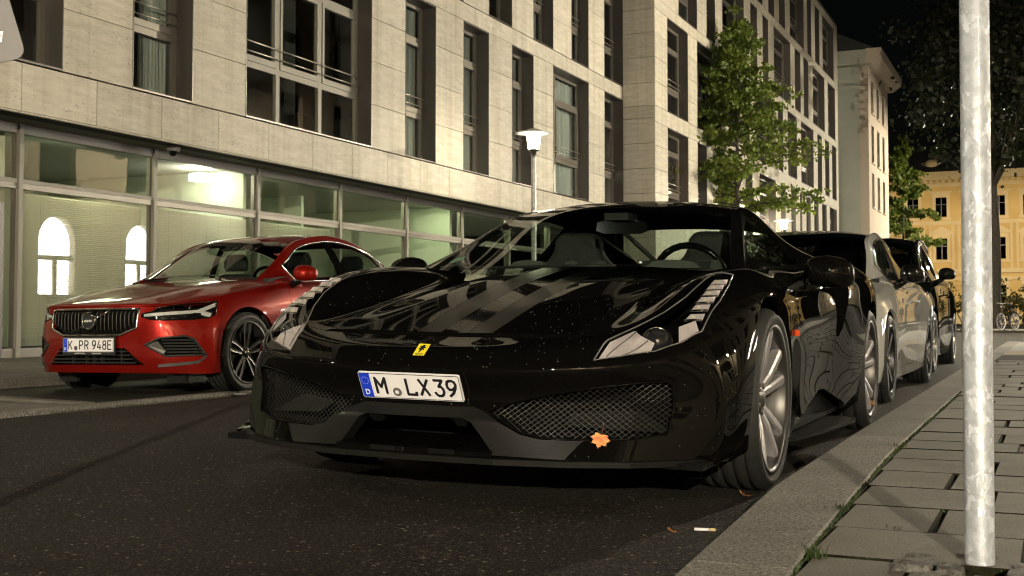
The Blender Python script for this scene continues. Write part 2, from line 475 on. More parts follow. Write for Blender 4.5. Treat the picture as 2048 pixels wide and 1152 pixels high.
# left side: pavement, raised kerb, build-out with slabs, flush kerb line
mb = MB(); mb.box(-12.6, -8.55, -20, 61.5, -.085, .088)
lp = tag(mb.build('pavement', MAT['earth']), kind='structure')
for i in range(40):
    y = -6 + i * 1.2
    MB().bbox(-8.56, -8.38, y + .003, y + 1.197, -.06, .115, .018).build('kerb_stone', MAT['kerb'], lp)
yy = 4.0
sl = None
while yy < 24:
    x = -12.15
    for w in (.9, .9, .9, .89):
        o, w2, d2 = None, 0, 0
        key = ('L', w)
        if key not in slab_meshes:
            t = MB(); t.bbox(-w / 2 + .006, w / 2 - .006, -.444, .444, -.05, 0, .003); ob = t.build('paving_slab', MAT['slab']); slab_meshes[key] = ob.data; bpy.data.objects.remove(ob)
        o = link(bpy.data.objects.new('paving_slab', slab_meshes[key]), lp); o.location = (x + w / 2, yy + .45 + (.3 if int(x * 10) % 2 else 0), .112 + rnd.uniform(-.002, .002))
        x += w
    yy += .9
MB().box(-12.5, -8.57, 24.3, 61, .05, .112).build('far_slab', MAT['paving_far'], lp)
MB().box(-12.5, -8.57, -20, 3.9, .05, .112).build('far_slab', MAT['paving_far'], lp)
# build-out in front of the bay
mb = MB(); mb.prism([(-8.37, -20), (-6.16, -20), (-6.16, 6.50), (-8.37, 6.98)], 2, -.085, .012)
bo = tag(mb.build('build_out', MAT['earth']), kind='structure')
yy = 1.4
while yy < 6.3:
    x = -8.34
    for w in (.72, .74, .70):
        ye = min(yy + .68, 6.42)
        MB().bbox(x + .006, x + w - .006, yy + .006, ye - .006, -.03, .030 + rnd.uniform(-.002, .002), .006).build('paving_slab', MAT['slab'], bo)
        x += w
    yy += .68
mb = MB(); mb.prism([(-8.36, 6.86), (-6.20, 6.42), (-6.20, 6.55), (-8.36, 7.00)], 2, -.03, .034); mb.build('edge_stone', MAT['slab'], bo, recalc=True)
for i in range(30):
    y = -1.0 + i * 1.0
    MB().bbox(-6.19, -6.05, y + .003, y + .997, -.07, .030, .012).build('kerb_stone', MAT['kerb'], bo)
# ------------------------------------------------------------------ facade materials
def travertine(name, tint=(1, 1, 1)):
    m = mat(name, (.5, .46, .38), .65)
    N, L = nodes(m); b = N['Principled BSDF']
    tc = N.new('ShaderNodeTexCoord'); oi = N.new('ShaderNodeObjectInfo')
    ml = N.new('ShaderNodeVectorMath'); ml.operation = 'MULTIPLY_ADD'
    cb = N.new('ShaderNodeCombineXYZ')
    m1 = N.new('ShaderNodeMath'); m1.operation = 'MULTIPLY'; m1.inputs[1].default_value = 57.0
    L.new(oi.outputs['Random'], m1.inputs[0]); L.new(m1.outputs[0], cb.inputs[0]); L.new(m1.outputs[0], cb.inputs[2])
    ml.inputs[1].default_value = (1, 1, 5.0)
    L.new(tc.outputs['Object'], ml.inputs[0]); L.new(cb.outputs[0], ml.inputs[2])
    def nz(scale, det, ro=.6):
        n = N.new('ShaderNodeTexNoise'); n.inputs['Scale'].default_value = scale; n.inputs['Detail'].default_value = det; n.inputs['Roughness'].default_value = ro
        L.new(ml.outputs[0], n.inputs['Vector']); return n
    def ramp(n, p0, c0, p1, c1):
        r = N.new('ShaderNodeValToRGB'); r.color_ramp.elements[0].position = p0; r.color_ramp.elements[0].color = (*c0, 1); r.color_ramp.elements[1].position = p1; r.color_ramp.elements[1].color = (*c1, 1)
        L.new(n.outputs['Fac'], r.inputs['Fac']); return r
    base = ramp(nz(2.2, 8, .7), .32, tuple(a * t for a, t in zip((.44, .40, .325), tint)), .68, tuple(a * t for a, t in zip((.60, .565, .48), tint)))
    pits = ramp(nz(17, 3, .55), .625, (1, 1, 1), .675, (.22, .17, .12))
    zone = ramp(nz(1.4, 2), .42, (0, 0, 0), .60, (1, 1, 1))
    mr = N.new('ShaderNodeMapRange'); mr.inputs['To Min'].default_value = .90; mr.inputs['To Max'].default_value = 1.08
    L.new(oi.outputs['Random'], mr.inputs['Value'])
    def mul(a, c, fac=None):
        x = N.new('ShaderNodeMix'); x.data_type = 'RGBA'; x.blend_type = 'MULTIPLY'; x.inputs['Factor'].default_value = 1
        L.new(a, x.inputs['A']); L.new(c, x.inputs['B'])
        if fac is not None: L.new(fac, x.inputs['Factor'])
        return x.outputs['Result']
    c = mul(base.outputs['Color'], pits.outputs['Color'], zone.outputs['Color'])
    c = mul(c, mr.outputs['Result'])
    # faint rain streaks that run down across the panels
    gp = N.new('ShaderNodeNewGeometry'); mp2 = N.new('ShaderNodeMapping'); mp2.inputs['Scale'].default_value = (2.6, 2.6, .10)
    L.new(gp.outputs['Position'], mp2.inputs['Vector'])
    n3 = N.new('ShaderNodeTexNoise'); n3.inputs['Scale'].default_value = 1.6; n3.inputs['Detail'].default_value = 5; n3.inputs['Roughness'].default_value = .6
    L.new(mp2.outputs['Vector'], n3.inputs['Vector'])
    r3 = N.new('ShaderNodeValToRGB'); r3.color_ramp.elements[0].position = .30; r3.color_ramp.elements[0].color = (.80, .78, .74, 1); r3.color_ramp.elements[1].position = .56; r3.color_ramp.elements[1].color = (1, 1, 1, 1)
    L.new(n3.outputs['Fac'], r3.inputs['Fac']); c = mul(c, r3.outputs['Color'])
    L.new(c, b.inputs['Base Color'])
    return m
MAT['stone'] = travertine('stone')
MAT['backing'] = mat('backing', (.02, .019, .018), .9)
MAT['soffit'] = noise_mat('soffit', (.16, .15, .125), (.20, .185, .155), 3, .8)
MAT['reveal'] = mat('reveal', (.10, .09, .082), .35, metal=.5)
MAT['frame'] = mat('frame', (.17, .155, .13), .4, metal=.4)
MAT['frame_light'] = mat('frame_light', (.24, .225, .19), .55, metal=.1)
MAT['pane'] = glass_mat('pane', (.78, .82, .78), 1.52, wav=.02)
MAT['shop_pane'] = glass_mat('shop_pane', (.86, .88, .82), 1.52, wav=.015)
MAT['rail'] = mat('rail', (.45, .43, .38), .3, metal=.8)
MAT['room_dark'] = noise_mat('room_dark', (.03, .032, .032), (.05, .052, .05), .8, .9)
MAT['curtain'] = noise_mat('curtain', (.30, .32, .31), (.46, .48, .46), 1.0, .9, stretch=(6, 6, .3))
MAT['room_wall'] = noise_mat('room_wall', (.46, .52, .42), (.52, .58, .47), .6, .9)
MAT['blind'] = mat('blind', (.62, .62, .55), .6)
def _translucent(m, k=.35):
    N, L = nodes(m); b = N['Principled BSDF']
    t = N.new('ShaderNodeBsdfTranslucent'); t.inputs['Color'].default_value = (.62, .60, .50, 1)
    x = N.new('ShaderNodeMixShader'); x.inputs[0].default_value = k
    L.new(b.outputs[0], x.inputs[1]); L.new(t.outputs[0], x.inputs[2]); L.new(x.outputs[0], N['Material Output'].inputs['Surface'])
_translucent(MAT['blind'], .5)

MAT['slate'] = noise_mat('slate', (.015, .014, .014), (.03, .028, .027), 1.5, .7)
XF, XG = -11.43, -12.24
MO = 1.26; E0 = 11.43
# ------------------------------------------------------------------ the office building (near wing)
office = empty('office_building', (0, 0, 0), 0, 'pale travertine office block with deep grey window bays above a glazed ground floor', 'building')
def stone(x0, x1, y0, y1, z0, z1, parent=None, nm='stone_panel', mt=None, b=.004):
    """panel with its own origin; all edges slightly chamfered towards the street (+x)"""
    w, h, d = y1 - y0, z1 - z0, x1 - x0
    t = MB()
    vs = [(-d, -w / 2, -h / 2), (-d, w / 2, -h / 2), (-d, w / 2, h / 2), (-d, -w / 2, h / 2), (-b, -w / 2, -h / 2), (-b, w / 2, -h / 2), (-b, w / 2, h / 2), (-b, -w / 2, h / 2),
          (0, -w / 2 + b, -h / 2 + b), (0, w / 2 - b, -h / 2 + b), (0, w / 2 - b, h / 2 - b), (0, -w / 2 + b, h / 2 - b)]
    fs = [(0, 3, 2, 1), (8, 9, 10, 11)] + [(i, (i + 1) % 4, 4 + (i + 1) % 4, 4 + i) for i in range(4)] + [(4 + i, 4 + (i + 1) % 4, 8 + (i + 1) % 4, 8 + i) for i in range(4)]
    t.add(vs, fs)
    o = t.build(nm, mt or MAT['stone'], parent or office); o.location = (x1, (y0 + y1) / 2, (z0 + z1) / 2)
    return o
J = .0035
Z1, H1 = 3.745, 6.99
STO = [(3.745, 6.99), (7.375, 10.62)]
YEND = 33.2
WIN = [[(-4, -3), (-2, 0), (1, 2), (3, 6), (7, 8), (9, 10), (11, 12), (13, 15), (16, 17.28)],
       [(-5, -4), (-3, -2), (0, 1), (2, 3), (4, 7), (8, 9), (10, 11), (12, 13), (14, 15), (16, 17.28)],
       [(-4, -3), (-2, 0), (1, 2), (3, 6), (7, 8), (9, 10), (11, 12), (13, 15), (16, 17.28)]]
KA = -5.5
Yk = lambda k: E0 + MO * k
# fascia band over the shop glazing: joints half a module off
k = -7.52
while Yk(k) < YEND - .1:
    stone(XF - .05, XF + rnd.uniform(-.001, .001), Yk(k) + J, min(Yk(k + 1), YEND) - J, 3.145, 3.735)
    k += 1
stone(XF - .06, XF + .004, Yk(-7.5), YEND - .01, 3.118, 3.140, nm='fascia_edge')
# bands between the storeys
for (za, zb) in ((6.995, 7.368), (10.625, 11.15)):
    k = -6.52
    while Yk(k) < YEND - .1:
        stone(XF - .05, XF + rnd.uniform(-.001, .001), Yk(k) + J, min(Yk(k + 2), YEND) - J, za, zb)
        k += 2
for s, (za, zb) in enumerate(STO):
    ks = [KA] + [e for w in WIN[s] for e in w]
    for a, b in zip(ks[0::2], ks[1::2]):
        if b - a < .05: continue
        n = 4 if s < 2 else 2
        for q in range(n):
            z0, z1 = lerp(za + .006, zb, q / n), lerp(za + .006, zb, (q + 1) / n)
            stone(XF - .05, XF + rnd.uniform(-.0015, .0015), Yk(a) + .002, min(Yk(b), YEND) - .002, z0 + J, z1 - J)
mb = MB(); mb.box(XF - .40, XF - .055, Yk(-7.5), YEND, 3.14, 3.74)
for (za, zb) in ((6.99, 7.372), (10.62, 11.14)): mb.box(XF - .40, XF - .055, Yk(KA), YEND, za, zb)
for s, (za, zb) in enumerate(STO):
    ks = [KA] + [e for w in WIN[s] for e in w]
    for a, b in zip(ks[0::2], ks[1::2]): mb.box(XF - .40, XF - .055, Yk(a) + .01, min(Yk(b), YEND) - .01, za, zb)
mb.box(-22, -21.8, Yk(-7.5), YEND, .1, 11.1)
mb.build('wall', MAT['backing'], office)
mb = MB(); mb.box(-21.8, XF - .06, Yk(-7.5), YEND, 11.16, 11.3); mb.box(-21.8, XF - .42, Yk(-7.5), YEND, 3.4, 3.55); mb.box(-21.8, XF - .42, Yk(-7.5), YEND, 7.1, 7.25); mb.box(-21.8, XF - .42, Yk(-7.5), YEND, 10.7, 10.9)
mb.build('storey_floor', MAT['room_dark'], office)
MB().prism([(XF - 2.6, 11.31), (XF - 4.0, 14.2), (-21, 14.2), (-21, 11.31)], 1, Yk(-7.5), YEND).build('attic_roof', MAT['slate'], office, recalc=True)
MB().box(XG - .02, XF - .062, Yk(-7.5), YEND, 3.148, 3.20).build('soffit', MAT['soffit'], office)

def window(parent, x, ya, yb, za, zb, depth=.30, lights=1, light_frame=False, curtain=None, bars=True, zl=None, zu=None):
    """recessed French window with a lining, frame bars, three panes a light, guard rails and a room behind"""
    w = empty('window'); w.parent = parent; w.location = (x, (ya + yb) / 2, za)
    W, Hh = (yb - ya) / 2, zb - za
    FM = MAT['frame_light'] if light_frame else MAT['frame']
    t = MB()
    for a, b, s_ in ((-W + .001, -W + .016, 0), (W - .016, W - .001, 0)): t.box(-depth - .05, .004, a, b, 0.004, Hh - .004)
    t.box(-depth - .05, .006, -W + .016, W - .016, .004, .03); t.box(-depth - .05, -.002, -W + .016, W - .016, Hh - .03, Hh - .004)
    t.build('window_lining', MAT['reveal'], w)
    zl = zl or .95; zu = zu or 2.50
    fr = MB(); xx = -depth
    edges = [-W + .016, W - .016] if lights == 1 else ([-W + .016, -W * .35, W - .016] if lights == 2 else [-W + .016, -W / 3, W / 3, W - .016])
    fr.box(xx - .06, xx, -W + .016, W - .016, .031, .115); fr.box(xx - .06, xx, -W + .016, W - .016, Hh - .11, Hh - .031)
    for i, e in enumerate(edges):
        a, b = (e, e + .085) if i == 0 else ((e - .085, e) if i == len(edges) - 1 else (e - .05, e + .05))
        fr.box(xx - .06, xx + .002, a, b, .116, Hh - .111)
    for i in range(len(edges) - 1):
        a = edges[i] + (.086 if i == 0 else .051); b = edges[i + 1] - (.086 if i == len(edges) - 2 else .051)
        fr.box(xx - .058, xx, a, b, zl - .05, zl + .05); fr.box(xx - .058, xx, a, b, zu - .05, zu + .05)
        # opening sash
        fr.box(xx - .05, xx + .018, a + .001, a + .062, zl + .051, zu - .051); fr.box(xx - .05, xx + .018, b - .062, b - .001, zl + .051, zu - .051)
        fr.box(xx - .05, xx + .0175, a + .063, b - .063, zl + .052, zl + .15); fr.box(xx - .05, xx + .0175, a + .063, b - .063, zu - .13, zu - .052)
        for q, (z0, z1) in enumerate(((.117, zl - .051), (zl + .151, zu - .131), (zu + .051, Hh - .112))):
            aa, bb = (a, b) if q != 1 else (a + .063, b - .063)
            p = MB(); p.quad((xx - .03, aa, z0), (xx - .03, bb, z0), (xx - .03, bb, z1), (xx - .03, aa, z1)); p.build('window_pane', MAT['pane'], w)
        if bars:
            for z in (zl + .20, zl + .36):
                g = MB(); g.tube([(xx + .055, a - .03, z), (xx + .055, b + .03, z)], .012, 6); g.build('guard_rail', MAT['rail'], w)
    fr.build('window_frame', FM, w)
    r = MB(); r.quad((xx - 1.6, -W - .3, 0), (xx - 1.6, W + .3, 0), (xx - 1.6, W + .3, Hh), (xx - 1.6, -W - .3, Hh))
    r.build('room_back', MAT['room_dark'], w)
    if curtain:
        c0, c1 = curtain
        cm = MB(); n = 24
        ys = [lerp(-W + .08 + c0 * 2 * W, -W + c1 * 2 * W - .08, i / n) for i in range(n + 1)]
        for i in range(n):
            xa = xx - .16 + .02 * math.sin(i * 1.9); xb = xx - .16 + .02 * math.sin((i + 1) * 1.9)
            cm.quad((xa, ys[i], .1), (xb, ys[i + 1], .1), (xb, ys[i + 1], Hh - .1), (xa, ys[i], Hh - .1))
        cm.build('curtain', MAT['curtain'], w)
    return w
cur = {(0, 2): (.45, 1.0), (0, 1): (.35, .75), (0, 4): (.3, 1.0), (0, 5): (0, 1), (0, 6): (0, 1), (0, 7): (0, 1), (1, 6): (0, .5), (1, 7): (.4, 1), (1, 8): (0, 1)}
for s, (za, zb) in enumerate(STO):
    for i, (a, b) in enumerate(WIN[s]):
        window(office, XF, Yk(a), min(Yk(b), YEND - .02), za + .006, zb - .003, .30, 3 if b - a > 2.5 else (2 if b - a > 1.5 else 1), light_frame=(b - a > 2.5), curtain=cur.get((s, i)), bars=(s < 2))
# ------------------------------------------------------------------ shop glazing of the ground floor
BAY = 2.555; B0 = 11.51
def box_part(nm, mt, parent, *a):
    return MB().box(*a).build(nm, mt, parent)
for k in range(-3, 9):
    y0, y1 = B0 + BAY * k, min(B0 + BAY * (k + 1), YEND)
    g = empty('glazing_bay'); g.parent = office
    MB().bbox(XG - .10, XG + .05, y0 - .035, y0 + .035, .11, 3.146, .004).build('mullion', MAT['frame_light'], g)
    a, b = y0 + .036, y1 - .036
    box_part('transom', MAT['frame_light'], g, XG - .08, XG + .03, a, b, 2.375, 2.425)
    box_part('transom', MAT['frame'], g, XG - .08, XG + .02, a, b, 2.300, 2.374)
    box_part('base_rail', MAT['frame'], g, XG - .08, XG + .02, a, b, .112, .23)
    box_part('head_rail', MAT['frame'], g, XG - .08, XG + .02, a, b, 3.02, 3.145)
    for z0, z1 in ((.231, 2.299), (2.426, 3.019)):
        p = MB(); p.quad((XG - .02, a, z0), (XG - .02, b, z0), (XG - .02, b, z1), (XG - .02, a, z1)); p.build('pane', MAT['shop_pane'], g)
        f = MB()
        f.box(XG - .05, XG - .005, a, a + .035, z0, z1); f.box(XG - .05, XG - .005, b - .035, b, z0, z1)
        f.build('pane_frame', MAT['frame'], g)
    if k in (-1, 0, 1, 2):
        # closed blind of thin slats, hung on cords
        sl = MB(); n = 72
        for i in range(n):
            z = lerp(.26, 2.27, (i + .5) / n); hh = 2.01 / n
            bow = .004 * math.sin(i * .7)
            sl.quad((XG - .158, a + .05, z - hh * .43), (XG - .158 + bow, b - .05, z - hh * .43), (XG - .146 + bow, b - .05, z + hh * .39), (XG - .146, a + .05, z + hh * .39))
        tag(sl.build('blind_slat', MAT['blind'], g), kind='stuff')
        for q in range(8):
            yy = lerp(a + .18, b - .18, q / 7)
            c = MB(); c.tube([(XG - .142, yy, .26), (XG - .142, yy, 2.28)], .0012, 4, False); c.build('blind_cord', MAT['frame_light'], g)
# doorway left of the first mullion
MB().box(XG - .05, XG + .03, B0 - 2.2, B0 - .25, .12, 2.1).build('door_leaf', MAT['reveal'], office)
# rooms behind
mb = MB()
mb.box(-17.0, -16.9, Yk(-7.5), 22.0, .1, 3.12); mb.box(-17, XG - .25, B0 - .1, B0 - .0, .1, 3.12); mb.box(-16.9, XG - .25, 16.58, 16.66, .1, 3.12); mb.box(-16.9, -14.0, 20.5, 20.6, .1, 3.12); mb.box(-17, XG - .25, 24.2, 24.3, .1, 3.12)
mb.box(-17, -16.9, 22, YEND, .1, 3.12)
mb.build('room_wall', MAT['room_wall'], office)
MB().box(-17, XG - .12, Yk(-7.5), YEND, .095, .108).build('room_floor', MAT['room_dark'], office)
MB().box(-17, XG - .12, Yk(-7.5), YEND, 3.125, 3.147).build('room_ceiling', mat('room_ceiling', (.45, .47, .44), .9), office)
MAT['ceiling_lamp'] = emit_mat('ceiling_lamp', (1.0, .95, .76), 16.0)
MAT['dim_lamp'] = emit_mat('dim_lamp', (.92, 1.0, .62), 10.0)  # glow of the unseen strips added to light the rooms
for (x, y0, y1) in ((-12.95, 15.80, 16.25),):
    box_part('ceiling_lamp', MAT['ceiling_lamp'], office, x - .13, x + .13, y0 + .1, y1 - .1, 2.90, 3.02)
for (x, y) in ((-12.57, 12.8), (-12.57, 18.0), (-12.57, 20.6), (-12.57, 23.2), (-12.57, 26.0), (-12.57, 28.4), (-12.57, 30.6)):
    box_part('ceiling_strip', MAT['dim_lamp'], office, x - .08, x + .08, y - .6, y + .6, 3.09, 3.12)  # added out of sight behind the head rail, lights rooms and blinds

# ------------------------------------------------------------------ the far wing, standing forward
X2 = -10.445; YB0, YB1 = 33.2, 65.6
wing = empty('office_building', (0, 0, 0), 0, 'travertine wing standing forward with its end wall lit, behind the leafy street tree', 'building')
for za, zb in ((.12, .75), (.75, 1.48), (1.48, 2.21), (2.21, 2.94), (2.94, 3.487), (3.487, 4.216), (4.216, 4.945), (4.945, 5.675), (5.675, 6.406), (6.406, 6.772), (6.772, 7.446), (7.446, 8.195), (8.195, 8.915), (8.915, 9.6), (9.6, 9.96), (9.96, 10.7), (10.7, 11.45), (11.45, 12.2), (12.2, 12.9), (12.9, 13.25), (13.25, 14.0), (14.0, 14.8), (14.8, 16.2)):
    t = MB(); t.box(XF + .01, X2 - .005, YB0 - .04, YB0, za + .006, zb - .006); t.build('stone_panel', MAT['stone'], wing)
STF = [(3.55, 6.30), (6.77, 9.62), (9.95, 12.73), (13.07, 15.88)]
FW = [[(34.4, 36.6), (37.7, 38.8), (40.2, 43.2), (44.3, 45.4), (46.6, 49.6), (50.6, 51.6), (52.8, 53.8), (54.8, 55.3), (56.3, 57.4), (58.3, 59.5), (60.5, 61.8), (62.7, 64.9)],
      [(34.4, 36.6), (37.7, 40.8), (41.8, 42.9), (44.0, 45.0), (46.0, 49.2), (50.2, 51.2), (52.2, 54.2), (55.2, 58.3), (59.4, 60.6), (61.5, 62.7), (63.6, 64.9)],
      [(35.6, 37.7), (38.9, 40.0), (41.0, 44.2), (45.3, 46.4), (47.4, 48.4), (49.5, 52.9), (53.9, 55.2), (56.0, 57.1), (58.3, 61.5), (62.5, 64.7)],
      [(34.6, 36.7), (37.8, 41.0), (42.1, 43.2), (44.3, 47.4), (48.5, 49.6), (50.6, 51.8), (52.9, 56.1), (57.0, 58.0), (59.0, 60.2), (61.1, 64.4)]]
for s, (za, zb) in enumerate(STF):
    ks = [YB0 - .04] + [e for w in FW[s] for e in w] + [YB1]
    for a, b in zip(ks[0::2], ks[1::2]):
        if b - a < .02: continue
        n = 4 if a < 45 else 1
        for q in range(n):
            stone(X2 - .05, X2, a + .003, b - .003, lerp(za, zb, q / n) + .004, lerp(za, zb, (q + 1) / n) - .004, wing)
    for i, (a, b) in enumerate(FW[s]):
        window(wing, X2, a, b, za + .004, zb - .004, .30, 2 if b - a > 1.6 else 1, bars=a < 56, zl=.8, zu=2.15, curtain=(.0, .6) if (i + s) % 4 == 1 else None)
bands = [(.12, 3.545), (6.305, 6.765), (9.625, 9.945), (12.735, 13.065), (15.885, 16.25)]
for za, zb in bands:
    y = YB0 - .04
    while y < YB1:
        stone(X2 - .05, X2, y + .003, min(y + 3.2, YB1) - .003, za, zb, wing); y += 3.2
mb = MB()
for za, zb in bands: mb.box(X2 - .38, X2 - .055, YB0, YB1, za, zb)
for s, (za, zb) in enumerate(STF):
    ks = [YB0] + [e for w in FW[s] for e in w] + [YB1]
    for a, b in zip(ks[0::2], ks[1::2]): mb.box(X2 - .38, X2 - .055, a + .01, b - .01, za, zb)
mb.box(-20, -19.8, YB0, YB1, .1, 16.2); mb.box(-20, X2 - .06, YB1 - .2, YB1, .1, 16.2); mb.box(-20, XF - .40, YB0 + .01, YB0 + .2, 7, 16.2)
mb.box(-20, X2 - .4, YB0 + .3, YB1 - .3, 6.4, 6.6); mb.box(-20, X2 - .4, YB0 + .3, YB1 - .3, 9.7, 9.9); mb.box(-20, X2 - .4, YB0 + .3, YB1 - .3, 12.8, 13.0)
mb.build('wall', MAT['backing'], wing)
mb = MB(); mb.box(-20, X2 - .01, YB0 + .0, YB1, 16.25, 16.4); mb.build('roof', MAT['room_dark'], wing)
MAT['amber_room'] = emit_mat('amber_room', (1.0, .55, .25), .32)
for (ya, yb, za, zb) in ((34.9, 36.1, 3.9, 5.4), (37.95, 38.7, 7.3, 7.9)):
    box_part('lit_room', MAT['amber_room'], wing, X2 - .75, X2 - .72, ya, yb, za, zb)
MAT['amber_strip'] = emit_mat('amber_strip', (1.0, .62, .22), .9)
for (y, z) in ((49.9, 12.2), (50.4, 12.1), (58.7, 12.25), (61.7, 15.2), (61.9, 14.4), (62.2, 13.9), (59.3, 10.9), (56.6, 7.6)):
    box_part('lit_lamp', MAT['amber_strip'], wing, X2 - .6, X2 - .56, y, y + .35, z, z + .06)

# ------------------------------------------------------------------ plastered corner house
MAT['plaster'] = noise_mat('plaster', (.42, .44, .38), (.50, .52, .45), .5, .85)  # end wall: greenish shade put into the plaster colour
MAT['plaster_warm'] = noise_mat('plaster_warm', (.55, .47, .39), (.62, .53, .44), .5, .85)  # same plaster with the warm lamp light put into its colour
house = empty('corner_house', (0, 0, 0), 0, 'plain plastered corner house with a wide white cornice and small dark windows', 'building')
X3 = -9.19
t = MB(); t.box(-22, X3 - .45, 68.0, 68.3, -.05, 14.5); t.build('end_wall', MAT['plaster'], house)
t = MB(); t.box(X3 - .445, X3 + .012, 67.97, 68.3, -.05, 14.5); t.build('corner_strip', MAT['plaster_warm'], house)
MB().box(-22, X3 - .446, 67.94, 68.01, 5.95, 6.12).build('string_course', MAT['plaster'], house)
WC = [(69.2, 70.2), (71.5, 72.6), (73.9, 74.9)]; WR = [(2.3, 4.6), (6.8, 8.7), (9.3, 11.4), (12.1, 13.9)]
def holed(parent, nm, mt, x0, x1, y0, y1, z0, z1, cols, rows):
    """wall with window holes, built of boxes between them"""
    t = MB()
    zs = [z0] + [e for r_ in rows for e in r_] + [z1]
    for a, b in zip(zs[0::2], zs[1::2]): t.box(x0, x1, y0, y1, a, b)
    ys = [y0] + [e for c in cols for e in c] + [y1]
    for ra, rb in rows:
        for a, b in zip(ys[0::2], ys[1::2]): t.box(x0, x1, a, b, ra, rb)
    return t.build(nm, mt, parent)
holed(house, 'street_wall', MAT['plaster_warm'], X3 - .3, X3, 68.31, 76.6, -.05, 14.5, WC, WR)
for (a, b) in WC:
    for (ra, rb) in WR:
        w = empty('window'); w.parent = house
        MB().box(X3 - .2, X3 - .16, a, b, ra, rb).build('pane', MAT['dark_glass'], w)
        t = MB(); t.box(X3 - .15, X3 - .11, a, a + .08, ra, rb); t.box(X3 - .15, X3 - .11, b - .08, b, ra, rb); t.box(X3 - .15, X3 - .11, a + .08, b - .08, rb - .1, rb); t.box(X3 - .15, X3 - .11, (a + b) / 2 - .04, (a + b) / 2 + .04, ra, rb - .1)
        t.build('window_frame', MAT['frame'], w)
        MB().box(X3 - .01, X3 + .09, a - .08, b + .08, ra - .1, ra - .01).build('window_sill', MAT['plaster_warm'], w)
t = MB(); t.box(-22, X3 - .32, 68.32, 76.6, 0, 14.4); t.build('house_core', MAT['backing'], house)
t = MB(); t.prism([(14.5, 0), (14.5, .25), (14.62, .45), (14.85, .75), (15.05, .80), (15.3, .82), (15.3, 0)][::-1], 1, 67.2, 77.0)
t.v = [(X3 + z, y, x) for x, y, z in t.v]
t.build('cornice', MAT['plaster_warm'], house, recalc=True)
t = MB(); t.box(-22, X3 - .002, 67.3, 77, 14.5, 15.28); t.build('cornice', MAT['plaster'], house)
t = MB(); t.prism([(-22, 15.3), (X3 + .6, 15.3), (-12.5, 17.2), (-22, 17.2)], 1, 67.5, 76.8); t.build('roof', MAT['room_dark'], house, recalc=True)

# ------------------------------------------------------------------ yellow palace closing the street
MAT['yellow_wall'] = noise_mat('yellow_wall', (.60, .38, .12), (.68, .45, .16), .3, .85)
MAT['cream_trim'] = noise_mat('cream_trim', (.66, .49, .24), (.74, .56, .30), .5, .8)
pal = empty('palace', (0, 0, 0), 0, 'yellow classical palace with pediment windows and a dark roof closing the street', 'building')
PY = 120.0
cols = [-22.4 + 2.55 * i for i in range(13)]
WCc = [(c - .5, c + .5) for c in cols]; WRr = [(1.6, 3.6), (6.05, 8.05), (10.1, 11.95)]
t = MB()
zs = [-.05] + [e for r_ in WRr for e in r_] + [14.0]
for a, b in zip(zs[0::2], zs[1::2]): t.box(-26, 10, PY, PY + .4, a, b)
xs = [-26] + [e for c in WCc for e in c] + [10]
for ra, rb in WRr:
    for a, b in zip(xs[0::2], xs[1::2]): t.box(a, b, PY, PY + .4, ra, rb)
t.build('front_wall', MAT['yellow_wall'], pal)
for za, zb, d in ((.0, 1.0, .12), (4.15, 4.4, .14), (4.75, 5.15, .22), (9.35, 9.7, .16), (12.95, 13.3, .12), (13.6, 14.35, .55)):
    MB().box(-26, 10, PY - d, PY - .004, za, zb).build('string_course', MAT['cream_trim'], pal)
for i in range(64):
    x = -25.5 + i * .55
    if -16 < x < 0: MB().box(x, x + .28, PY - .40, PY - .13, 13.31, 13.58).build('dentil', MAT['cream_trim'], pal)
for c in cols:
    for r_i, (ra, rb) in enumerate(WRr):
        w = empty('window'); w.parent = pal
        MB().box(c - .5, c + .5, PY + .25, PY + .28, ra, rb).build('pane', MAT['dark_glass'], w)
        t = MB(); t.box(c - .04, c + .04, PY + .18, PY + .24, ra, rb); t.box(c - .5, c + .5, PY + .17, PY + .23, lerp(ra, rb, .62), lerp(ra, rb, .62) + .07); t.build('window_frame', MAT['reveal'], w)
        t = MB()
        t.box(c - .78, c - .505, PY - .10, PY - .003, ra - .1, rb + .05); t.box(c + .505, c + .78, PY - .10, PY - .003, ra - .1, rb + .05); t.box(c - .78, c + .78, PY - .10, PY - .003, rb + .055, rb + .40); t.box(c - .9, c + .9, PY - .22, PY - .003, ra - .30, ra - .105)
        t.build('window_surround', MAT['cream_trim'], w)
        t = MB()
        if r_i == 1: t.prism([(c - 1.05, rb + .55), (c + 1.05, rb + .55), (c, rb + 1.15)], 1, PY - .28, PY - .004); t.box(c - 1.08, c + 1.08, PY - .30, PY - .004, rb + .41, rb + .545)
        else: t.box(c - 1.0, c + 1.0, PY - .26, PY - .004, rb + .41, rb + .56)
        t.build('window_hood', MAT['cream_trim'], w, recalc=True)
        if r_i == 1:
            for dx in (-1.12, .90): MB().box(c + dx, c + dx + .22, PY - .16, PY - .005, 5.16, 9.34).build('pilaster', MAT['cream_trim'], pal)
t = MB(); t.prism([(PY - .5, 14.36), (PY + 3.5, 17.0), (PY + 14, 17.0), (PY + 14, 14.36)], 0, -26, 10); t.build('roof', MAT['slate'], pal, recalc=True)
t = MB(); t.lathe([(.0, .85), (.35, .82), (.7, .55), (.85, .1), (.85, 0)], 16, 2, (-10.5, PY + 1.2, 14.9)); t.build('dormer', MAT['cream_trim'], pal)
MB().box(-26, 10, PY + .5, PY + 14, -.05, 14.3).build('palace_core', MAT['backing'], pal)

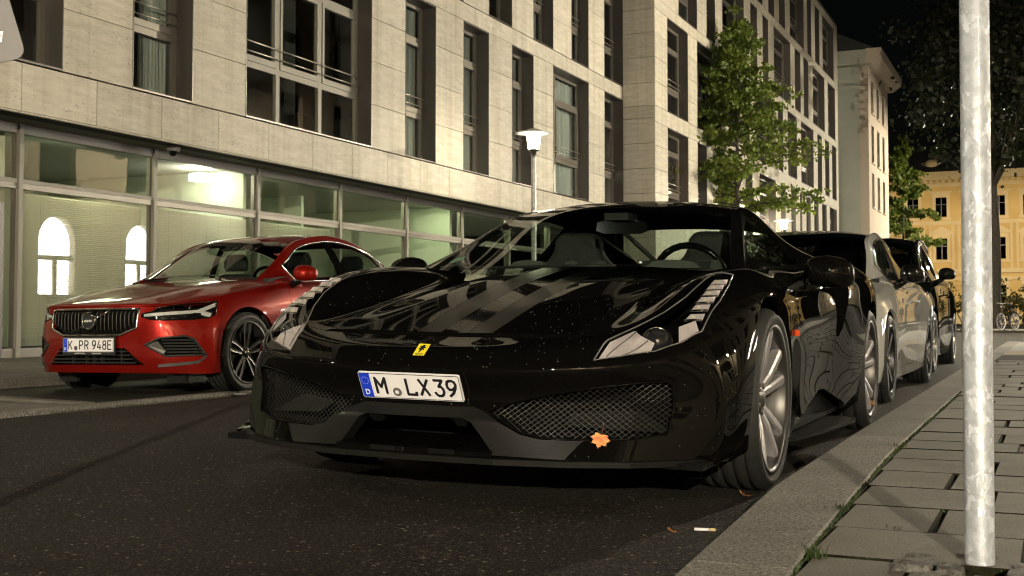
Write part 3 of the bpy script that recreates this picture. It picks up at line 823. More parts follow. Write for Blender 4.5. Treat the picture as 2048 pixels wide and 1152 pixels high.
# ------------------------------------------------------------------ building across the road, seen only in paint and panes
MAT['cream_wall'] = noise_mat('cream_wall', (.30, .25, .175), (.36, .305, .22), .4, .85)
opp = empty('town_house', (0, 0, 0), 0, 'cream town house with lit arches across the street, seen mirrored in the paint', 'building')
XO = 8.4
ocols = [(-20.9 + 4.4 * i, -20.9 + 4.4 * i + 1.75) for i in range(17)]
orows = [(5.2, 7.4), (8.8, 11.0), (12.2, 14.2)]
holed(opp, 'street_wall', MAT['cream_wall'], XO, XO + .4, -22, 58, 4.4, 16.5, ocols, orows)
t = MB()
ys = [-22] + [e for c in ocols for e in c] + [58]
for a, b in zip(ys[0::2], ys[1::2]): t.box(XO, XO + .4, a, b, .1, 4.398)
for a, b in ocols:
    t.box(XO, XO + .4, a, b, .1, 1.45)
    m_, r_ = (a + b) / 2, (b - a) / 2
    arc = [(m_ + r_ * math.cos(q), 3.40 + r_ * math.sin(q)) for q in np.linspace(math.pi, 0, 13)]
    for (p, q) in zip(arc[:-1], arc[1:]):
        vs = [(XO, p[0], p[1]), (XO, q[0], q[1]), (XO, q[0], 4.398), (XO, p[0], 4.398)]
        vs += [(x + .4, y, z) for x, y, z in vs]
        t.add(vs, [(0, 1, 2, 3), (7, 6, 5, 4), (0, 4, 5, 1)])
t.build('ground_floor_wall', MAT['cream_wall'], opp)
MAT['arch_light'] = emit_mat('arch_light', (1.0, .97, .92), 9.0)
for i, (a, b) in enumerate(ocols):
    w = empty('arched_window'); w.parent = opp
    lit = 10 <= i <= 13
    MB().box(XO + .30, XO + .34, a - .02, b + .02, 1.4, 4.35).build('pane', MAT['arch_light'] if lit else MAT['dark_glass'], w)
    t = MB(); t.box(XO + .2, XO + .28, a, b, 2.70, 2.87); t.box(XO + .2, XO + .28, (a + b) / 2 + .05, (a + b) / 2 + .22, 1.45, 2.70); t.box(XO + .2, XO + .28, a, a + .12, 1.45, 2.70); t.build('window_frame', MAT['cream_wall'], w)
    for ra, rb in orows:
        MB().box(XO + .28, XO + .32, a, b, ra, rb).build('window_pane', MAT['dark_glass'], w)
        MB().box(XO - .08, XO - .003, a - .1, b + .1, ra - .14, ra - .01).build('window_sill', MAT['cream_wall'], w)
MB().box(XO + .6, XO + 8, -22, 58, .1, 16.4).build('house_core', MAT['backing'], opp)
# ------------------------------------------------------------------ car building kit
def subsurf(verts, faces, fmat, levels, creases=None, fit=3):
    """Catmull-Clark surface whose cage points (almost) lie on the surface. Returns verts, faces, face ids."""
    tgt = np.array(verts, float)
    cage = tgt.copy()
    me = bpy.data.meshes.new('cage'); me.from_pydata([tuple(p) for p in cage], [], faces)
    me.polygons.foreach_set('material_index', fmat)
    if creases:
        at = me.attributes.new('crease_edge', 'FLOAT', 'EDGE')
        for i, e in enumerate(me.edges):
            k = tuple(sorted(e.vertices))
            if k in creases: at.data[i].value = creases[k]
    ob = bpy.data.objects.new('cage', me); C.objects.link(ob)
    md = ob.modifiers.new('s', 'SUBSURF'); md.levels = 1; md.render_levels = 1
    n = len(tgt)
    for it in range(fit + 1):
        md.levels = 1 if it < fit else levels
        dg = bpy.context.evaluated_depsgraph_get(); dg.update()
        ev = ob.evaluated_get(dg); m2 = ev.to_mesh()
        co = np.empty(len(m2.vertices) * 3); m2.vertices.foreach_get('co', co); co = co.reshape(-1, 3)
        if it < fit:
            cage += 0.85 * (tgt - co[:n])
            ev.to_mesh_clear()
            me.vertices.foreach_set('co', cage.ravel()); me.update()
        else:
            fs = [tuple(p.vertices) for p in m2.polygons]
            ids = [p.material_index for p in m2.polygons]
            ev.to_mesh_clear()
    bpy.data.objects.remove(ob); bpy.data.meshes.remove(me)
    return co, fs, ids

def mirror_half(verts, faces, fmat, creases):
    vs = list(verts); m = {}
    for i, p in enumerate(verts):
        if abs(p[0]) < 1e-6: m[i] = i
        else:
            m[i] = len(vs); vs.append((-p[0], p[1], p[2]))
    fs = list(faces) + [tuple(m[i] for i in reversed(f)) for f in faces]
    cr = dict(creases)
    for (a, b), w in creases.items():
        cr[tuple(sorted((m[a], m[b])))] = w
    return vs, fs, list(fmat) * 2, cr

def grid_cage(shell, front=None, rear=None, k=4, ids=None, creases=()):
    """shell[u][v]; front[w][c], rear[w][c] for the rows below rows 0. ids(u,v,part)->id"""
    U, V = len(shell), len(shell[0])
    vs = []; idx = {}
    for u in range(U):
        for v in range(V):
            idx['s', u, v] = len(vs); vs.append(tuple(shell[u][v]))
    fs = []; fm = []; cr = {}
    for u in range(U - 1):
        for v in range(V - 1):
            i = ids(u, v, 's') if ids else 0
            if i is None: continue
            fs.append((idx['s', u, v], idx['s', u, v + 1], idx['s', u + 1, v + 1], idx['s', u + 1, v])); fm.append(i)
    for nm, g, u0, flip in (('f', front, 0, False), ('r', rear, U - 1, True)):
        if not g: continue
        rows = len(g)
        for w in range(rows + 1):
            for c in range(k + 1):
                if w == 0: idx[nm, w, c] = idx['s', u0, c]
                elif c == k: idx[nm, w, c] = idx['s', u0, k + w]
                else:
                    idx[nm, w, c] = len(vs); vs.append(tuple(g[w - 1][c]))
        for w in range(rows):
            for c in range(k):
                i = ids(w, c, nm) if ids else 0
                if i is None: continue
                q = (idx[nm, w, c], idx[nm, w + 1, c], idx[nm, w + 1, c + 1], idx[nm, w, c + 1])
                fs.append(q if not flip else q[::-1]); fm.append(i)
    for (a, b, wgt) in creases:
        cr[tuple(sorted((idx[a], idx[b])))] = wgt
    return vs, fs, fm, cr

class Skin:
    """dense car skin in a bmesh, cut by projected polygons and split into part meshes"""
    def __init__(self, co, fs, ids):
        self.bm = bmesh.new()
        vv = [self.bm.verts.new(p) for p in co]
        self.lay = self.bm.faces.layers.int.new('pid')
        for f, i in zip(fs, ids):
            try:
                fc = self.bm.faces.new([vv[j] for j in f])
            except ValueError:
                continue
            fc[self.lay] = i; fc.smooth = True
        self.bm.normal_update()
    def cut(self, poly, axes, pid, cond, only=None, margin=0.015):
        """poly: list of 2D points in axes; faces inside that satisfy cond(center, normal) get pid"""
        bm = self.bm; a, b = axes
        c = 3 - a - b
        n = len(poly)
        for i in range(n):
            p, q = poly[i], poly[(i + 1) % n]
            lo = (min(p[0], q[0]) - margin, min(p[1], q[1]) - margin); hi = (max(p[0], q[0]) + margin, max(p[1], q[1]) + margin)
            d = (q[0] - p[0], q[1] - p[1]); L = math.hypot(*d)
            if L < 1e-7: continue
            no = [0, 0, 0]; no[a] = -d[1] / L; no[b] = d[0] / L
            co = [0, 0, 0]; co[a] = p[0]; co[b] = p[1]
            sel = []
            for f in bm.faces:
                ok = 0; pos = neg = False
                x0 = y0 = 1e9; x1 = y1 = -1e9
                for v in f.verts:
                    s, t = v.co[a], v.co[b]
                    if s < x0: x0 = s
                    if s > x1: x1 = s
                    if t < y0: y0 = t
                    if t > y1: y1 = t
                if x1 < lo[0] or x0 > hi[0] or y1 < lo[1] or y0 > hi[1]: continue
                for v in f.verts:
                    h = (v.co[a] - p[0]) * no[a] + (v.co[b] - p[1]) * no[b]
                    if h > 1e-6: pos = True
                    elif h < -1e-6: neg = True
                if not (pos and neg): continue
                if only is not None and f[self.lay] not in only: continue
                if not cond(f.calc_center_median(), f.normal): continue
                sel.append(f)
            if not sel: continue
            geom = list({e for f in sel for e in f.edges}) + list({v for f in sel for v in f.verts}) + sel
            bmesh.ops.bisect_plane(bm, geom=geom, dist=1e-6, plane_co=co, plane_no=no)
        bm.normal_update()
        def inside(s, t):
            r = False
            for i in range(n):
                (x1, y1), (x2, y2) = poly[i], poly[(i + 1) % n]
                if (y1 > t) != (y2 > t) and s < (x2 - x1) * (t - y1) / (y2 - y1) + x1: r = not r
            return r
        xs = [p[0] for p in poly]; ys = [p[1] for p in poly]
        for f in bm.faces:
            m = f.calc_center_median()
            if m[a] < min(xs) or m[a] > max(xs) or m[b] < min(ys) or m[b] > max(ys): continue
            if only is not None and f[self.lay] not in only: continue
            if cond(m, f.normal) and inside(m[a], m[b]): f[self.lay] = pid
    def part(self, pids, name, mt, parent, gap=0.0, rim=0.0, off=0.0, side=0, solid=0.0):
        """one mesh object of the faces with these ids. side: 0 both, +1 / -1 one side of the car only"""
        pids = set(pids) if isinstance(pids, (list, tuple, set)) else {pids}
        faces = [f for f in self.bm.faces if f[self.lay] in pids and (side == 0 or f.calc_center_median().x * side > 0)]
        if not faces: return None
        vid = {}; vs = []; nn = []
        fset = set(faces)
        for f in faces:
            for v in f.verts:
                if v not in vid:
                    vid[v] = len(vs); vs.append(v.co + v.normal * off); nn.append(v.normal.copy())
        fs = [[vid[v] for v in f.verts] for f in faces]
        bnd = []
        for f in faces:
            for l in f.loops:
                if not any((g in fset) for g in l.edge.link_faces if g is not f):
                    bnd.append((l.vert, l.link_loop_next.vert, f))
        if gap:
            mv = {}
            for a, b, f in bnd:
                d = (b.co - a.co)
                if d.length < 1e-9: continue
                inn = f.normal.cross(d).normalized()
                if abs(a.co.x) < 1e-4 and abs(b.co.x) < 1e-4: pass
                for v in (a, b): mv.setdefault(v, []).append(inn)
            for v, l in mv.items():
                s = sum(l, Vector());
                if s.length > 1e-6: vs[vid[v]] = vs[vid[v]] + s.normalized() * gap
        nf = len(fs)
        norms = [[nn[i] for i in f] for f in fs]
        if rim:
            dup = {}
            for a, b, f in bnd:
                q = []
                for v in (a, b):
                    if v not in dup:
                        top = vs[vid[v]]
                        dup[v] = (len(vs), len(vs) + 1); vs.append(top.copy()); vs.append(top - nn[vid[v]] * rim)
                    q.append(dup[v])
                fs.append([q[0][0], q[0][1], q[1][1], q[1][0]])
        me = bpy.data.meshes.new(name)
        me.from_pydata([tuple(v) for v in vs], [], fs)
        me.materials.append(mt)
        me.polygons.foreach_set('use_smooth', [i < nf for i in range(len(fs))])
        ln = []
        for f in norms: ln += [tuple(v) for v in f]
        for f in fs[nf:]: ln += [(0, 0, 0)] * len(f)
        me.update()
        me.normals_split_custom_set(ln)
        o = bpy.data.objects.new(name, me)
        return link(o, parent)

def skin_tube(sk, pids, r, name, mt, parent, side=0, off=0.0):
    """a round trim strip along the border of a set of faces"""
    pids = set(pids) if isinstance(pids, (list, tuple, set)) else {pids}
    faces = [f for f in sk.bm.faces if f[sk.lay] in pids and (side == 0 or f.calc_center_median().x * side > 0)]
    fset = set(faces); nxt = {}
    for f in faces:
        for l in f.loops:
            if not any((g in fset) for g in l.edge.link_faces if g is not f):
                nxt[l.vert] = l.link_loop_next.vert
    mb = MB(); seen = set()
    for st in list(nxt):
        if st in seen: continue
        loop = []; v = st
        while v in nxt and v not in seen:
            seen.add(v); loop.append(v.co + v.normal * off); v = nxt[v]
        if len(loop) > 3:
            if v is st: loop += loop[:2]
            mb.tube(loop, r, 6, False)
    if mb.v: return mb.build(name, mt, parent)

def circle_poly(cy, cz, r, n=40, rz=None):
    return [(cy + r * math.cos(2 * math.pi * i / n), cz + (rz or r) * math.sin(2 * math.pi * i / n)) for i in range(n)]

def tyre_mesh(Rt, Rr, w, grooves=4):
    """lathe round x; outer face at x = 0, inner at x = -w"""
    pr = []
    pr.append((Rr - 0.012, -0.012)); pr.append((Rr + 0.004, -0.004)); pr.append((Rr + 0.012, -0.006))
    pr.append((lerp(Rr, Rt, 0.35), 0.004)); pr.append((lerp(Rr, Rt, 0.62), 0.004)); pr.append((Rt - 0.020, -0.006)); pr.append((Rt - 0.008, -0.016)); pr.append((Rt - 0.002, -0.028))
    for g in range(grooves):
        x = -0.03 - (w - 0.06) * (g + 0.5) / grooves
        pr += [(Rt, x + 0.006), (Rt - 0.008, x + 0.005), (Rt - 0.008, x - 0.005), (Rt, x - 0.006)]
    pr += [(Rt - 0.002, -w + 0.028), (Rt - 0.010, -w + 0.014), (Rt - 0.025, -w + 0.004), (lerp(Rr, Rt, 0.5), -w), (Rr - 0.012, -w + 0.012)]
    return pr

def spoke(pts, wid, dep):
    """bar along pts (r, offset along rim, x) in the wheel plane, wid / dep per point; top facets"""
    pass

def wheel_ferrari(parent, side, center, Rt, Rr, w, rot=0.0):
    """centre = (x of the outer face, y, z). side +1: outer face looks to +x"""
    wh = empty('wheel'); wh.parent = parent; wh.location = center
    wh.scale = (side, 1, 1)
    wh.rotation_euler = (rot, 0, 0)
    mb = MB(); mb.lathe(tyre_mesh(Rt, Rr, w), 72, 0)
    # sidewall ribs on the tread shoulder
    mb.build('tyre', MAT['rubber'], wh)
    mb = MB(); mb.lathe([(Rr + 0.004, -0.003), (Rr + 0.004, 0.001), (Rr - 0.010, -0.002), (Rr - 0.016, -0.012), (Rr - 0.022, -0.05), (Rr - 0.03, -w * 0.75), (Rr, -w + 0.01)], 72, 0)
    mb.build('rim', MAT['alloy_mid'], wh)
    for i in range(5):
        for s in (-1, 1):
            a0 = 2 * math.pi * i / 5 + math.pi / 2
            mb = MB()
            def P(r, off, x):
                return (x, r * math.cos(a0) - off * math.sin(a0), r * math.sin(a0) + off * math.cos(a0))
            rows = []
            for t in (0, 0.3, 0.6, 0.85, 1.0):
                r = lerp(0.055, Rr - 0.014, t)
                oc = s * lerp(0.012, 0.062, t ** 1.15)
                hw = lerp(0.017, 0.024, t)
                x = lerp(-0.052, -0.012, min(1, t * 1.05) ** 0.7)
                dp = lerp(0.05, 0.034, t)
                rows.append([P(r, oc - hw, x - dp), P(r, oc - hw, x - 0.006), P(r, oc - hw * 0.5, x), P(r, oc + hw * 0.5, x), P(r, oc + hw, x - 0.006), P(r, oc + hw, x - dp)])
            vs = [p for r_ in rows for p in r_]; fs = []
            for q in range(len(rows) - 1):
                for e in range(6):
                    e2 = (e + 1) % 6
                    fs.append((q * 6 + e, q * 6 + e2, (q + 1) * 6 + e2, (q + 1) * 6 + e))
            fs.append(tuple(range(5, -1, -1))); fs.append(tuple((len(rows) - 1) * 6 + e for e in range(6)))
            mb.add(vs, fs)
            mb.build('spoke', MAT['silver'], wh, recalc=True)
    mb = MB(); mb.lathe([(0.0, -0.038), (0.030, -0.039), (0.034, -0.046), (0.062, -0.05), (0.07, -0.07), (0.07, -0.12)], 32, 0)
    mb.build('hub', MAT['alloy_grey'], wh)
    for i in range(5):
        a = 2 * math.pi * (i + .5) / 5 + math.pi / 2
        mb = MB(); mb.lathe([(0, -0.044), (0.010, -0.044), (0.010, -0.06)], 10, 0, (0, 0.052 * math.cos(a), 0.052 * math.sin(a)))
        mb.build('wheel_bolt', MAT['steel'], wh)
    mb = MB(); mb.lathe([(0.08, -0.10), (0.185, -0.10), (0.185, -0.135), (0.08, -0.135)], 48, 0, smooth=False, closed=True)
    mb.build('brake_disc', MAT['steel'], wh)
    mb = MB()
    ar = [R(-40 + 80 * q / 8) for q in range(9)]
    po = [(0.20 * math.cos(t), 0.20 * math.sin(t)) for t in ar] + [(0.12 * math.cos(t), 0.12 * math.sin(t)) for t in reversed(ar)]
    mb.prism(po, 0, -0.155, -0.075)
    mb.build('brake_caliper', MAT['yellow'], wh, recalc=True)
    return wh

def wheel_alloy(parent, side, center, Rt, Rr, w, mt_rim, mt_spoke, n=5, style='fork', rot=0.0):
    wh = empty('wheel'); wh.parent = parent; wh.location = center; wh.scale = (side, 1, 1); wh.rotation_euler = (rot, 0, 0)
    mb = MB(); mb.lathe(tyre_mesh(Rt, Rr, w), 64, 0)
    # small tread blocks on the shoulder, joined with the tyre
    for i in range(72):
        a = 2 * math.pi * i / 72
        ca, sa = math.cos(a), math.sin(a)
        def P(r, t, x): return (x, r * ca - t * sa, r * sa + t * ca)
        r0, r1 = Rt - 0.012, Rt + 0.0012
        for xa, xb in ((-0.012, -0.034), (-w + 0.034, -w + 0.012)):
            vs = [P(r0, -.007, xa), P(r0, .007, xa), P(r0, .007, xb), P(r0, -.007, xb), P(r1 - .006, -.007, xa), P(r1 - .006, .007, xa), P(r1, .007, xb), P(r1, -.007, xb)]
            mb.add(vs, [(4, 5, 6, 7), (0, 1, 5, 4), (1, 2, 6, 5), (2, 3, 7, 6), (3, 0, 4, 7)])
    mb.build('tyre', MAT['rubber'], wh)
    mb = MB(); mb.lathe([(Rr + 0.003, -0.004), (Rr + 0.003, 0.0), (Rr - 0.010, -0.003), (Rr - 0.013, -0.014), (Rr - 0.02, -0.05), (Rr - 0.03, -w * 0.75), (Rr, -w + 0.01)], 64, 0)
    mb.build('rim', mt_rim, wh)
    for i in range(n):
        a0 = 2 * math.pi * i / n + math.pi / 2 + 0.0
        mb = MB()
        def P(r, off, x): return (x, r * math.cos(a0) - off * math.sin(a0), r * math.sin(a0) + off * math.cos(a0))
        offs = ((-0.034, -0.012), (0.034, 0.012)) if style == 'fork' else ((0.0, 0.0),)
        for oe, oi in offs:
            rows = []
            for t in (0, 0.35, 0.7, 1.0):
                r = lerp(0.04, Rr - 0.012, t); oc = lerp(oi, oe, min(1, t * 1.6)) if style == 'fork' else 0
                hw = lerp(0.014, 0.017, t) if style == 'fork' else lerp(0.026, 0.03, t)
                x = lerp(-0.03, -0.010, t); dp = 0.035
                rows.append([P(r, oc - hw, x - dp), P(r, oc - hw, x), P(r, oc - hw * .25, x - .003), P(r, oc + hw * .25, x - .003), P(r, oc + hw, x), P(r, oc + hw, x - dp)])
            vs = [p for r_ in rows for p in r_]; fs = []
            for q in range(len(rows) - 1):
                for e in range(6):
                    e2 = (e + 1) % 6
                    fs.append((q * 6 + e, q * 6 + e2, (q + 1) * 6 + e2, (q + 1) * 6 + e))
            fs.append(tuple((len(rows) - 1) * 6 + e for e in range(6)))
            mb.add(vs, fs)
        mb.build('spoke', mt_spoke, wh, recalc=True)
    mb = MB(); mb.lathe([(0.0, -0.020), (0.026, -0.021), (0.031, -0.03), (0.055, -0.034), (0.06, -0.10)], 32, 0)
    mb.build('hub', mt_spoke, wh)
    mb = MB(); mb.lathe([(0.0, -0.014), (0.020, -0.015), (0.024, -0.021)], 24, 0)
    mb.build('centre_cap', MAT['chrome'], wh)
    mb = MB(); mb.lathe([(0.07, -0.09), (0.165, -0.09), (0.165, -0.12), (0.07, -0.12)], 40, 0, smooth=False, closed=True)
    mb.build('brake_disc', MAT['alloy_grey'], wh)
    mb = MB(); mb.lathe([(0.0, -0.13), (Rr - 0.03, -0.13)], 40, 0)
    mb.build('brake_shield', MAT['dark_void'], wh)
    return wh

GLYPH = {
 'M': [[(0, 0), (0, 1), (.5, .42), (1, 1), (1, 0)]], 'L': [[(0, 1), (0, 0), (1, 0), (1, .16)]], 'X': [[(0, 0), (1, 1)], [(0, 1), (1, 0)]],
 'K': [[(0, 0), (0, 1)], [(1, 1), (.06, .42)], [(.32, .60), (1, 0)]], 'P': [[(0, 0), (0, 1), (.62, 1), (.92, .90), (1, .74), (.92, .58), (.62, .48), (.0, .48)]],
 'R': [[(0, 0), (0, 1), (.62, 1), (.92, .90), (1, .75), (.92, .60), (.62, .50), (.0, .50)], [(.5, .50), (1, 0)]], 'E': [[(1, 1), (0, 1), (0, 0), (1, 0)], [(0, .52), (.8, .52)]],
 '3': [[(.02, 1), (.98, 1), (.50, .60), (.78, .58), (.97, .44), (1, .28), (.90, .10), (.66, 0), (.34, 0), (.10, .10), (0, .22)]],
 '9': [[(.16, 0), (.62, .22), (.92, .52), (1, .74), (.90, .93), (.66, 1), (.34, 1), (.10, .93), (0, .74), (.06, .56), (.26, .44), (.60, .44), (.88, .58)]],
 '4': [[(.74, 0), (.74, .55)], [(1, .24), (0, .24), (.52, 1)]],
 '8': [[(.5, .54), (.20, .58), (.07, .76), (.20, .94), (.5, 1), (.80, .94), (.93, .76), (.80, .58), (.5, .54), (.16, .47), (0, .26), (.14, .06), (.5, 0), (.86, .06), (1, .26), (.84, .47), (.5, .54)]],
}
def stroke_letter(ch, cx, cz, w, h, sw, y, mt, parent):
    t = MB(); k = 0
    w -= sw; h -= sw
    for line in GLYPH[ch]:
        pts = [(cx + (u - .5) * w, cz + (v - .5) * h) for u, v in line]
        for (a, b) in zip(pts[:-1], pts[1:]):
            dx, dz = b[0] - a[0], b[1] - a[1]; L_ = math.hypot(dx, dz) or 1e-6
            nx, nz = -dz / L_ * sw / 2, dx / L_ * sw / 2; ex, ez = dx / L_ * sw * .22, dz / L_ * sw * .22
            yy = y - .00006 * k; k += 1
            t.add([(a[0] + nx - ex, yy, a[1] + nz - ez), (b[0] + nx + ex, yy, b[1] + nz + ez), (b[0] - nx + ex, yy, b[1] - nz + ez), (a[0] - nx - ex, yy, a[1] - nz - ez)], [(0, 1, 2, 3)])
        for p in pts[1:-1]:
            yy = y - .00006 * k; k += 1
            t.add([(p[0] + sw / 2 * math.cos(q * math.pi / 4), yy, p[1] + sw / 2 * math.sin(q * math.pi / 4)) for q in range(8)], [tuple(range(8))])
    return t.build('plate_letter', mt, parent)

def plate(parent, txt1, txt2, W, H, M, charh, digits_x, seal_x, t1x, frame=0.0, sx=0.72, bold=0.0016):
    """European plate standing in its own x/z plane, looking to -y; M places it"""
    po = empty('licence_plate'); po.parent = parent; po.matrix_local = M
    e = 0.004
    if frame:
        MB().box(-W / 2 - frame, W / 2 + frame, 0.001, 0.012, -H / 2 - frame * 2.0, H / 2 + frame).build('plate_frame', MAT['black_plastic'], po)
    def rr(w, h, r, n=5):
        pts = []
        for cx, cz, a0 in ((w / 2 - r, h / 2 - r, 0), (-w / 2 + r, h / 2 - r, 90), (-w / 2 + r, -h / 2 + r, 180), (w / 2 - r, -h / 2 + r, 270)):
            for q in range(n + 1):
                a = R(a0 + 90 * q / n); pts.append((cx + r * math.cos(a), cz + r * math.sin(a)))
        return pts
    MB().prism(rr(W, H, .006), 1, -0.003, 0.004).build('plate_panel', MAT['plate_white'], po, recalc=True)
    mb = MB(); outer = rr(W - .004, H - .004, .005); inner = rr(W - .009, H - .009, .0035); n = len(outer)
    mb.add([(x, -0.0038, z) for x, z in outer] + [(x, -0.0038, z) for x, z in inner], [(i, (i + 1) % n, n + (i + 1) % n, n + i) for i in range(n)])
    mb.build('plate_border', MAT['ink'], po)
    bw = H * 0.38
    MB().box(-W / 2 + 0.004, -W / 2 + 0.004 + bw, -0.0048, 0.0, -H / 2 + 0.004, H / 2 - 0.004).build('blue_band', MAT['plate_blue'], po)
    xb = -W / 2 + 0.004 + bw / 2
    mb = MB()
    for i in range(12):
        a = 2 * math.pi * i / 12
        cx, cz = xb + H * .135 * math.cos(a), H * .19 + H * .135 * math.sin(a)
        s = H * 0.02
        mb.add([(cx + s * math.cos(R(90 + 72 * k * 2)), -0.0056, cz + s * math.sin(R(90 + 72 * k * 2))) for k in range(5)], [(0, 1, 2, 3, 4)])
    mb.build('star_ring', MAT['white_ink'], po)
    Mt = Matrix.Rotation(R(90), 4, 'X')
    def T(s, size, x, z, mt, nm, b, sxx):
        text_mesh(nm, s, size, mt, po, Matrix.Translation((x, -0.0052, z)) @ Mt, 0.0012, b, sxx)
    T('D', H * .28, xb, -H * .27, MAT['white_ink'], 'country_letter', 0.0004, 0.9)
    cw = charh * sx
    stroke_letter(txt1[0], t1x, 0, cw * (1.12 if txt1[0] == 'M' else 1), charh, bold, -.0046, MAT['ink'], po)
    mb = MB(); mb.lathe([(0, -0.0062), (H * .15, -0.0062), (H * .165, -0.004)], 28, 1, (seal_x, 0, -H * .22)); mb.build('seal', MAT['seal_grey'], po)
    mb = MB(); mb.lathe([(0, -0.0066), (H * .075, -0.0066)], 20, 1, (seal_x, 0, -H * .22)); mb.build('seal_crest', MAT['plate_white'] if frame == 0 else MAT['steel'], po)
    for s, x in digits_x:
        stroke_letter(s, x, 0, cw, charh, bold, -.0046, MAT['ink'], po)
    return po
# ------------------------------------------------------------------ the black sports car
def build_sports_car():
    X0, Y0 = -1.92, 4.46
    car = empty('parked_car', (X0, Y0, 0.010), 0.0,
                'low black sports car with twin matt stripes, a yellow shield badge and silver wheels', 'car', 'cars parked along the kerb')
    car.rotation_euler = (0, R(1.0), R(0.57))
    S = [-.45, -.2, .05, .3, .55, .85, 1.2, 1.55, 1.9, 2.25, 2.65, 3.0, 3.35]
    def rail(front, xs, zs):
        return front + [(x, y, z) for x, y, z in zip(xs if isinstance(xs, list) else [xs] * 13, S, zs)]
    r0 = rail([(0, -1.035, .465), (0, -.955, .522), (0, -.80, .556)], 0.0, [.650, .710, .765, .808, .85, .86, .87, .88, .90, .93, .95, .94, .91])
    r1 = rail([(.30, -1.01, .470), (.30, -.93, .526), (.30, -.80, .558)], .31, [.656, .718, .772, .814, .85, .86, .87, .88, .90, .93, .95, .94, .91])
    r2 = rail([(.52, -.935, .480), (.53, -.865, .532), (.545, -.775, .572)], [.53, .52, .52, .53, .54, .54, .54, .54, .54, .54, .54, .52, .5],
              [.642, .695, .738, .785, .832, .85, .86, .875, .90, .93, .955, .945, .91])
    r3 = rail([(.68, -.845, .492), (.69, -.77, .550), (.69, -.665, .610)], [.68, .675, .675, .68, .68, .70, .70, .70, .70, .70, .69, .66, .6],
              [.688, .768, .808, .826, .838, .85, .86, .875, .905, .938, .955, .945, .915])
    r4 = rail([(.80, -.735, .510), (.825, -.655, .568), (.825, -.560, .634)], [.825, .82, .82, .82, .82, .825, .82, .83, .855, .85, .83, .78, .70],
              [.694, .778, .818, .832, .830, .842, .848, .865, .90, .935, .95, .94, .915])
    r5 = rail([(.862, -.675, .452), (.893, -.61, .50), (.905, -.53, .553)], [.915, .925, .93, .93, .92, .915, .915, .935, .965, .97, .965, .925, .83],
              [.60, .695, .745, .742, .735, .735, .738, .765, .81, .845, .86, .85, .84])
    r6 = rail([(.885, -.662, .365), (.922, -.60, .41), (.940, -.53, .455)], [.955, .965, .966, .960, .945, .93, .925, .935, .968, .985, .986, .960, .87],
              [.50, .58, .615, .605, .59, .585, .585, .60, .64, .675, .69, .70, .71])
    r7 = rail([(.893, -.672, .270), (.928, -.61, .29), (.945, -.54, .32)], [.958, .968, .970, .963, .932, .905, .900, .915, .955, .98, .985, .955, .87],
              [.36, .385, .39, .385, .38, .38, .38, .385, .41, .43, .46, .49, .52])
    r8 = rail([(.875, -.70, .178), (.905, -.63, .18), (.925, -.55, .18)], [.935, .945, .95, .95, .93, .915, .92, .93, .945, .95, .95, .92, .84],
              [.18, .18, .175, .17, .165, .165, .165, .165, .17, .18, .2, .26, .34])
    rails = [r0, r1, r2, r3, r4, r5, r6, r7, r8]
    shell = [[rails[v][u] for v in range(9)] for u in range(16)]
    front = [[(0, -1.032, .437), (.30, -1.008, .440), (.52, -.932, .446), (.68, -.842, .450)],
             [(0, -.990, .365), (.28, -.968, .365), (.50, -.90, .365), (.67, -.815, .366)],
             [(0, -1.030, .305), (.28, -1.005, .300), (.50, -.93, .285), (.69, -.835, .270)],
             [(0, -1.035, .195), (.30, -1.012, .192), (.52, -.955, .185), (.70, -.86, .180)]]
    rear = [[(0, 3.52, .80), (.31, 3.51, .80), (.5, 3.48, .81), (.62, 3.45, .82)],
            [(0, 3.54, .70), (.31, 3.53, .70), (.5, 3.50, .70), (.66, 3.46, .70)],
            [(0, 3.54, .50), (.31, 3.53, .50), (.5, 3.50, .50), (.68, 3.45, .51)],
            [(0, 3.45, .33), (.31, 3.44, .33), (.5, 3.42, .33), (.68, 3.40, .335)]]
    BODY, HOOD, BUMP, DOOR, REAR = 1, 2, 3, 4, 5
    def ids(u, v, part):
        if part == 'f': return BUMP
        if part == 'r': return REAR
        if 7 <= u <= 11 and v <= 2: return None      # open cabin
        if u <= 1: return BUMP
        if v <= 2 and u <= 6: return HOOD
        return BODY
    cre = [(('s', 0, v), ('s', 0, v + 1), 0.45) for v in range(4)] + [(('s', u, 4), ('s', u + 1, 4), 0.25) for u in range(6)]
    cre += [(('s', u, 8), ('s', u + 1, 8), 1.0) for u in range(15)] + [(('f', 4, c), ('f', 4, c + 1), 1.0) for c in range(4)]
    cre += [(('f', 3, c), ('f', 3, c + 1), 0.6) for c in range(4)]
    v, f, fm, cr = grid_cage(shell, front, rear, 4, ids, cre)
    v, f, fm, cr = mirror_half(v, f, fm, cr)
    co, fs, fi = subsurf(v, f, fm, 3, cr, fit=3)
    sk = Skin(co, fs, fi)
    side = lambda s: (lambda c, n: c.x * s > 0.6)
    ARCH, LIGHT, GRILLE, DUCT, CARBON, SLOT, STRIPE, INTAKE, LED = 20, 21, 22, 23, 24, 25, 26, 27, 28
    # wheel arches
    for s in (1, -1):
        sk.cut(circle_poly(0.0, .345, .372, 44), (1, 2), ARCH, lambda c, n, s=s: c.x * s > .78)
        sk.cut(circle_poly(2.65, .350, .385, 44), (1, 2), ARCH, lambda c, n, s=s: c.x * s > .78)
        # door with the scooped intake behind it
        sk.cut([(.62, .22), (.60, .50), (.66, .80), (.75, .88), (1.66, .89), (1.72, .75), (1.66, .60), (1.60, .40), (1.70, .20)], (1, 2), DOOR, side(s), only=[BODY])
        sk.cut([(1.48, .805), (1.86, .835), (1.74, .58), (1.66, .545)], (1, 2), INTAKE, side(s), only=[BODY, DOOR])
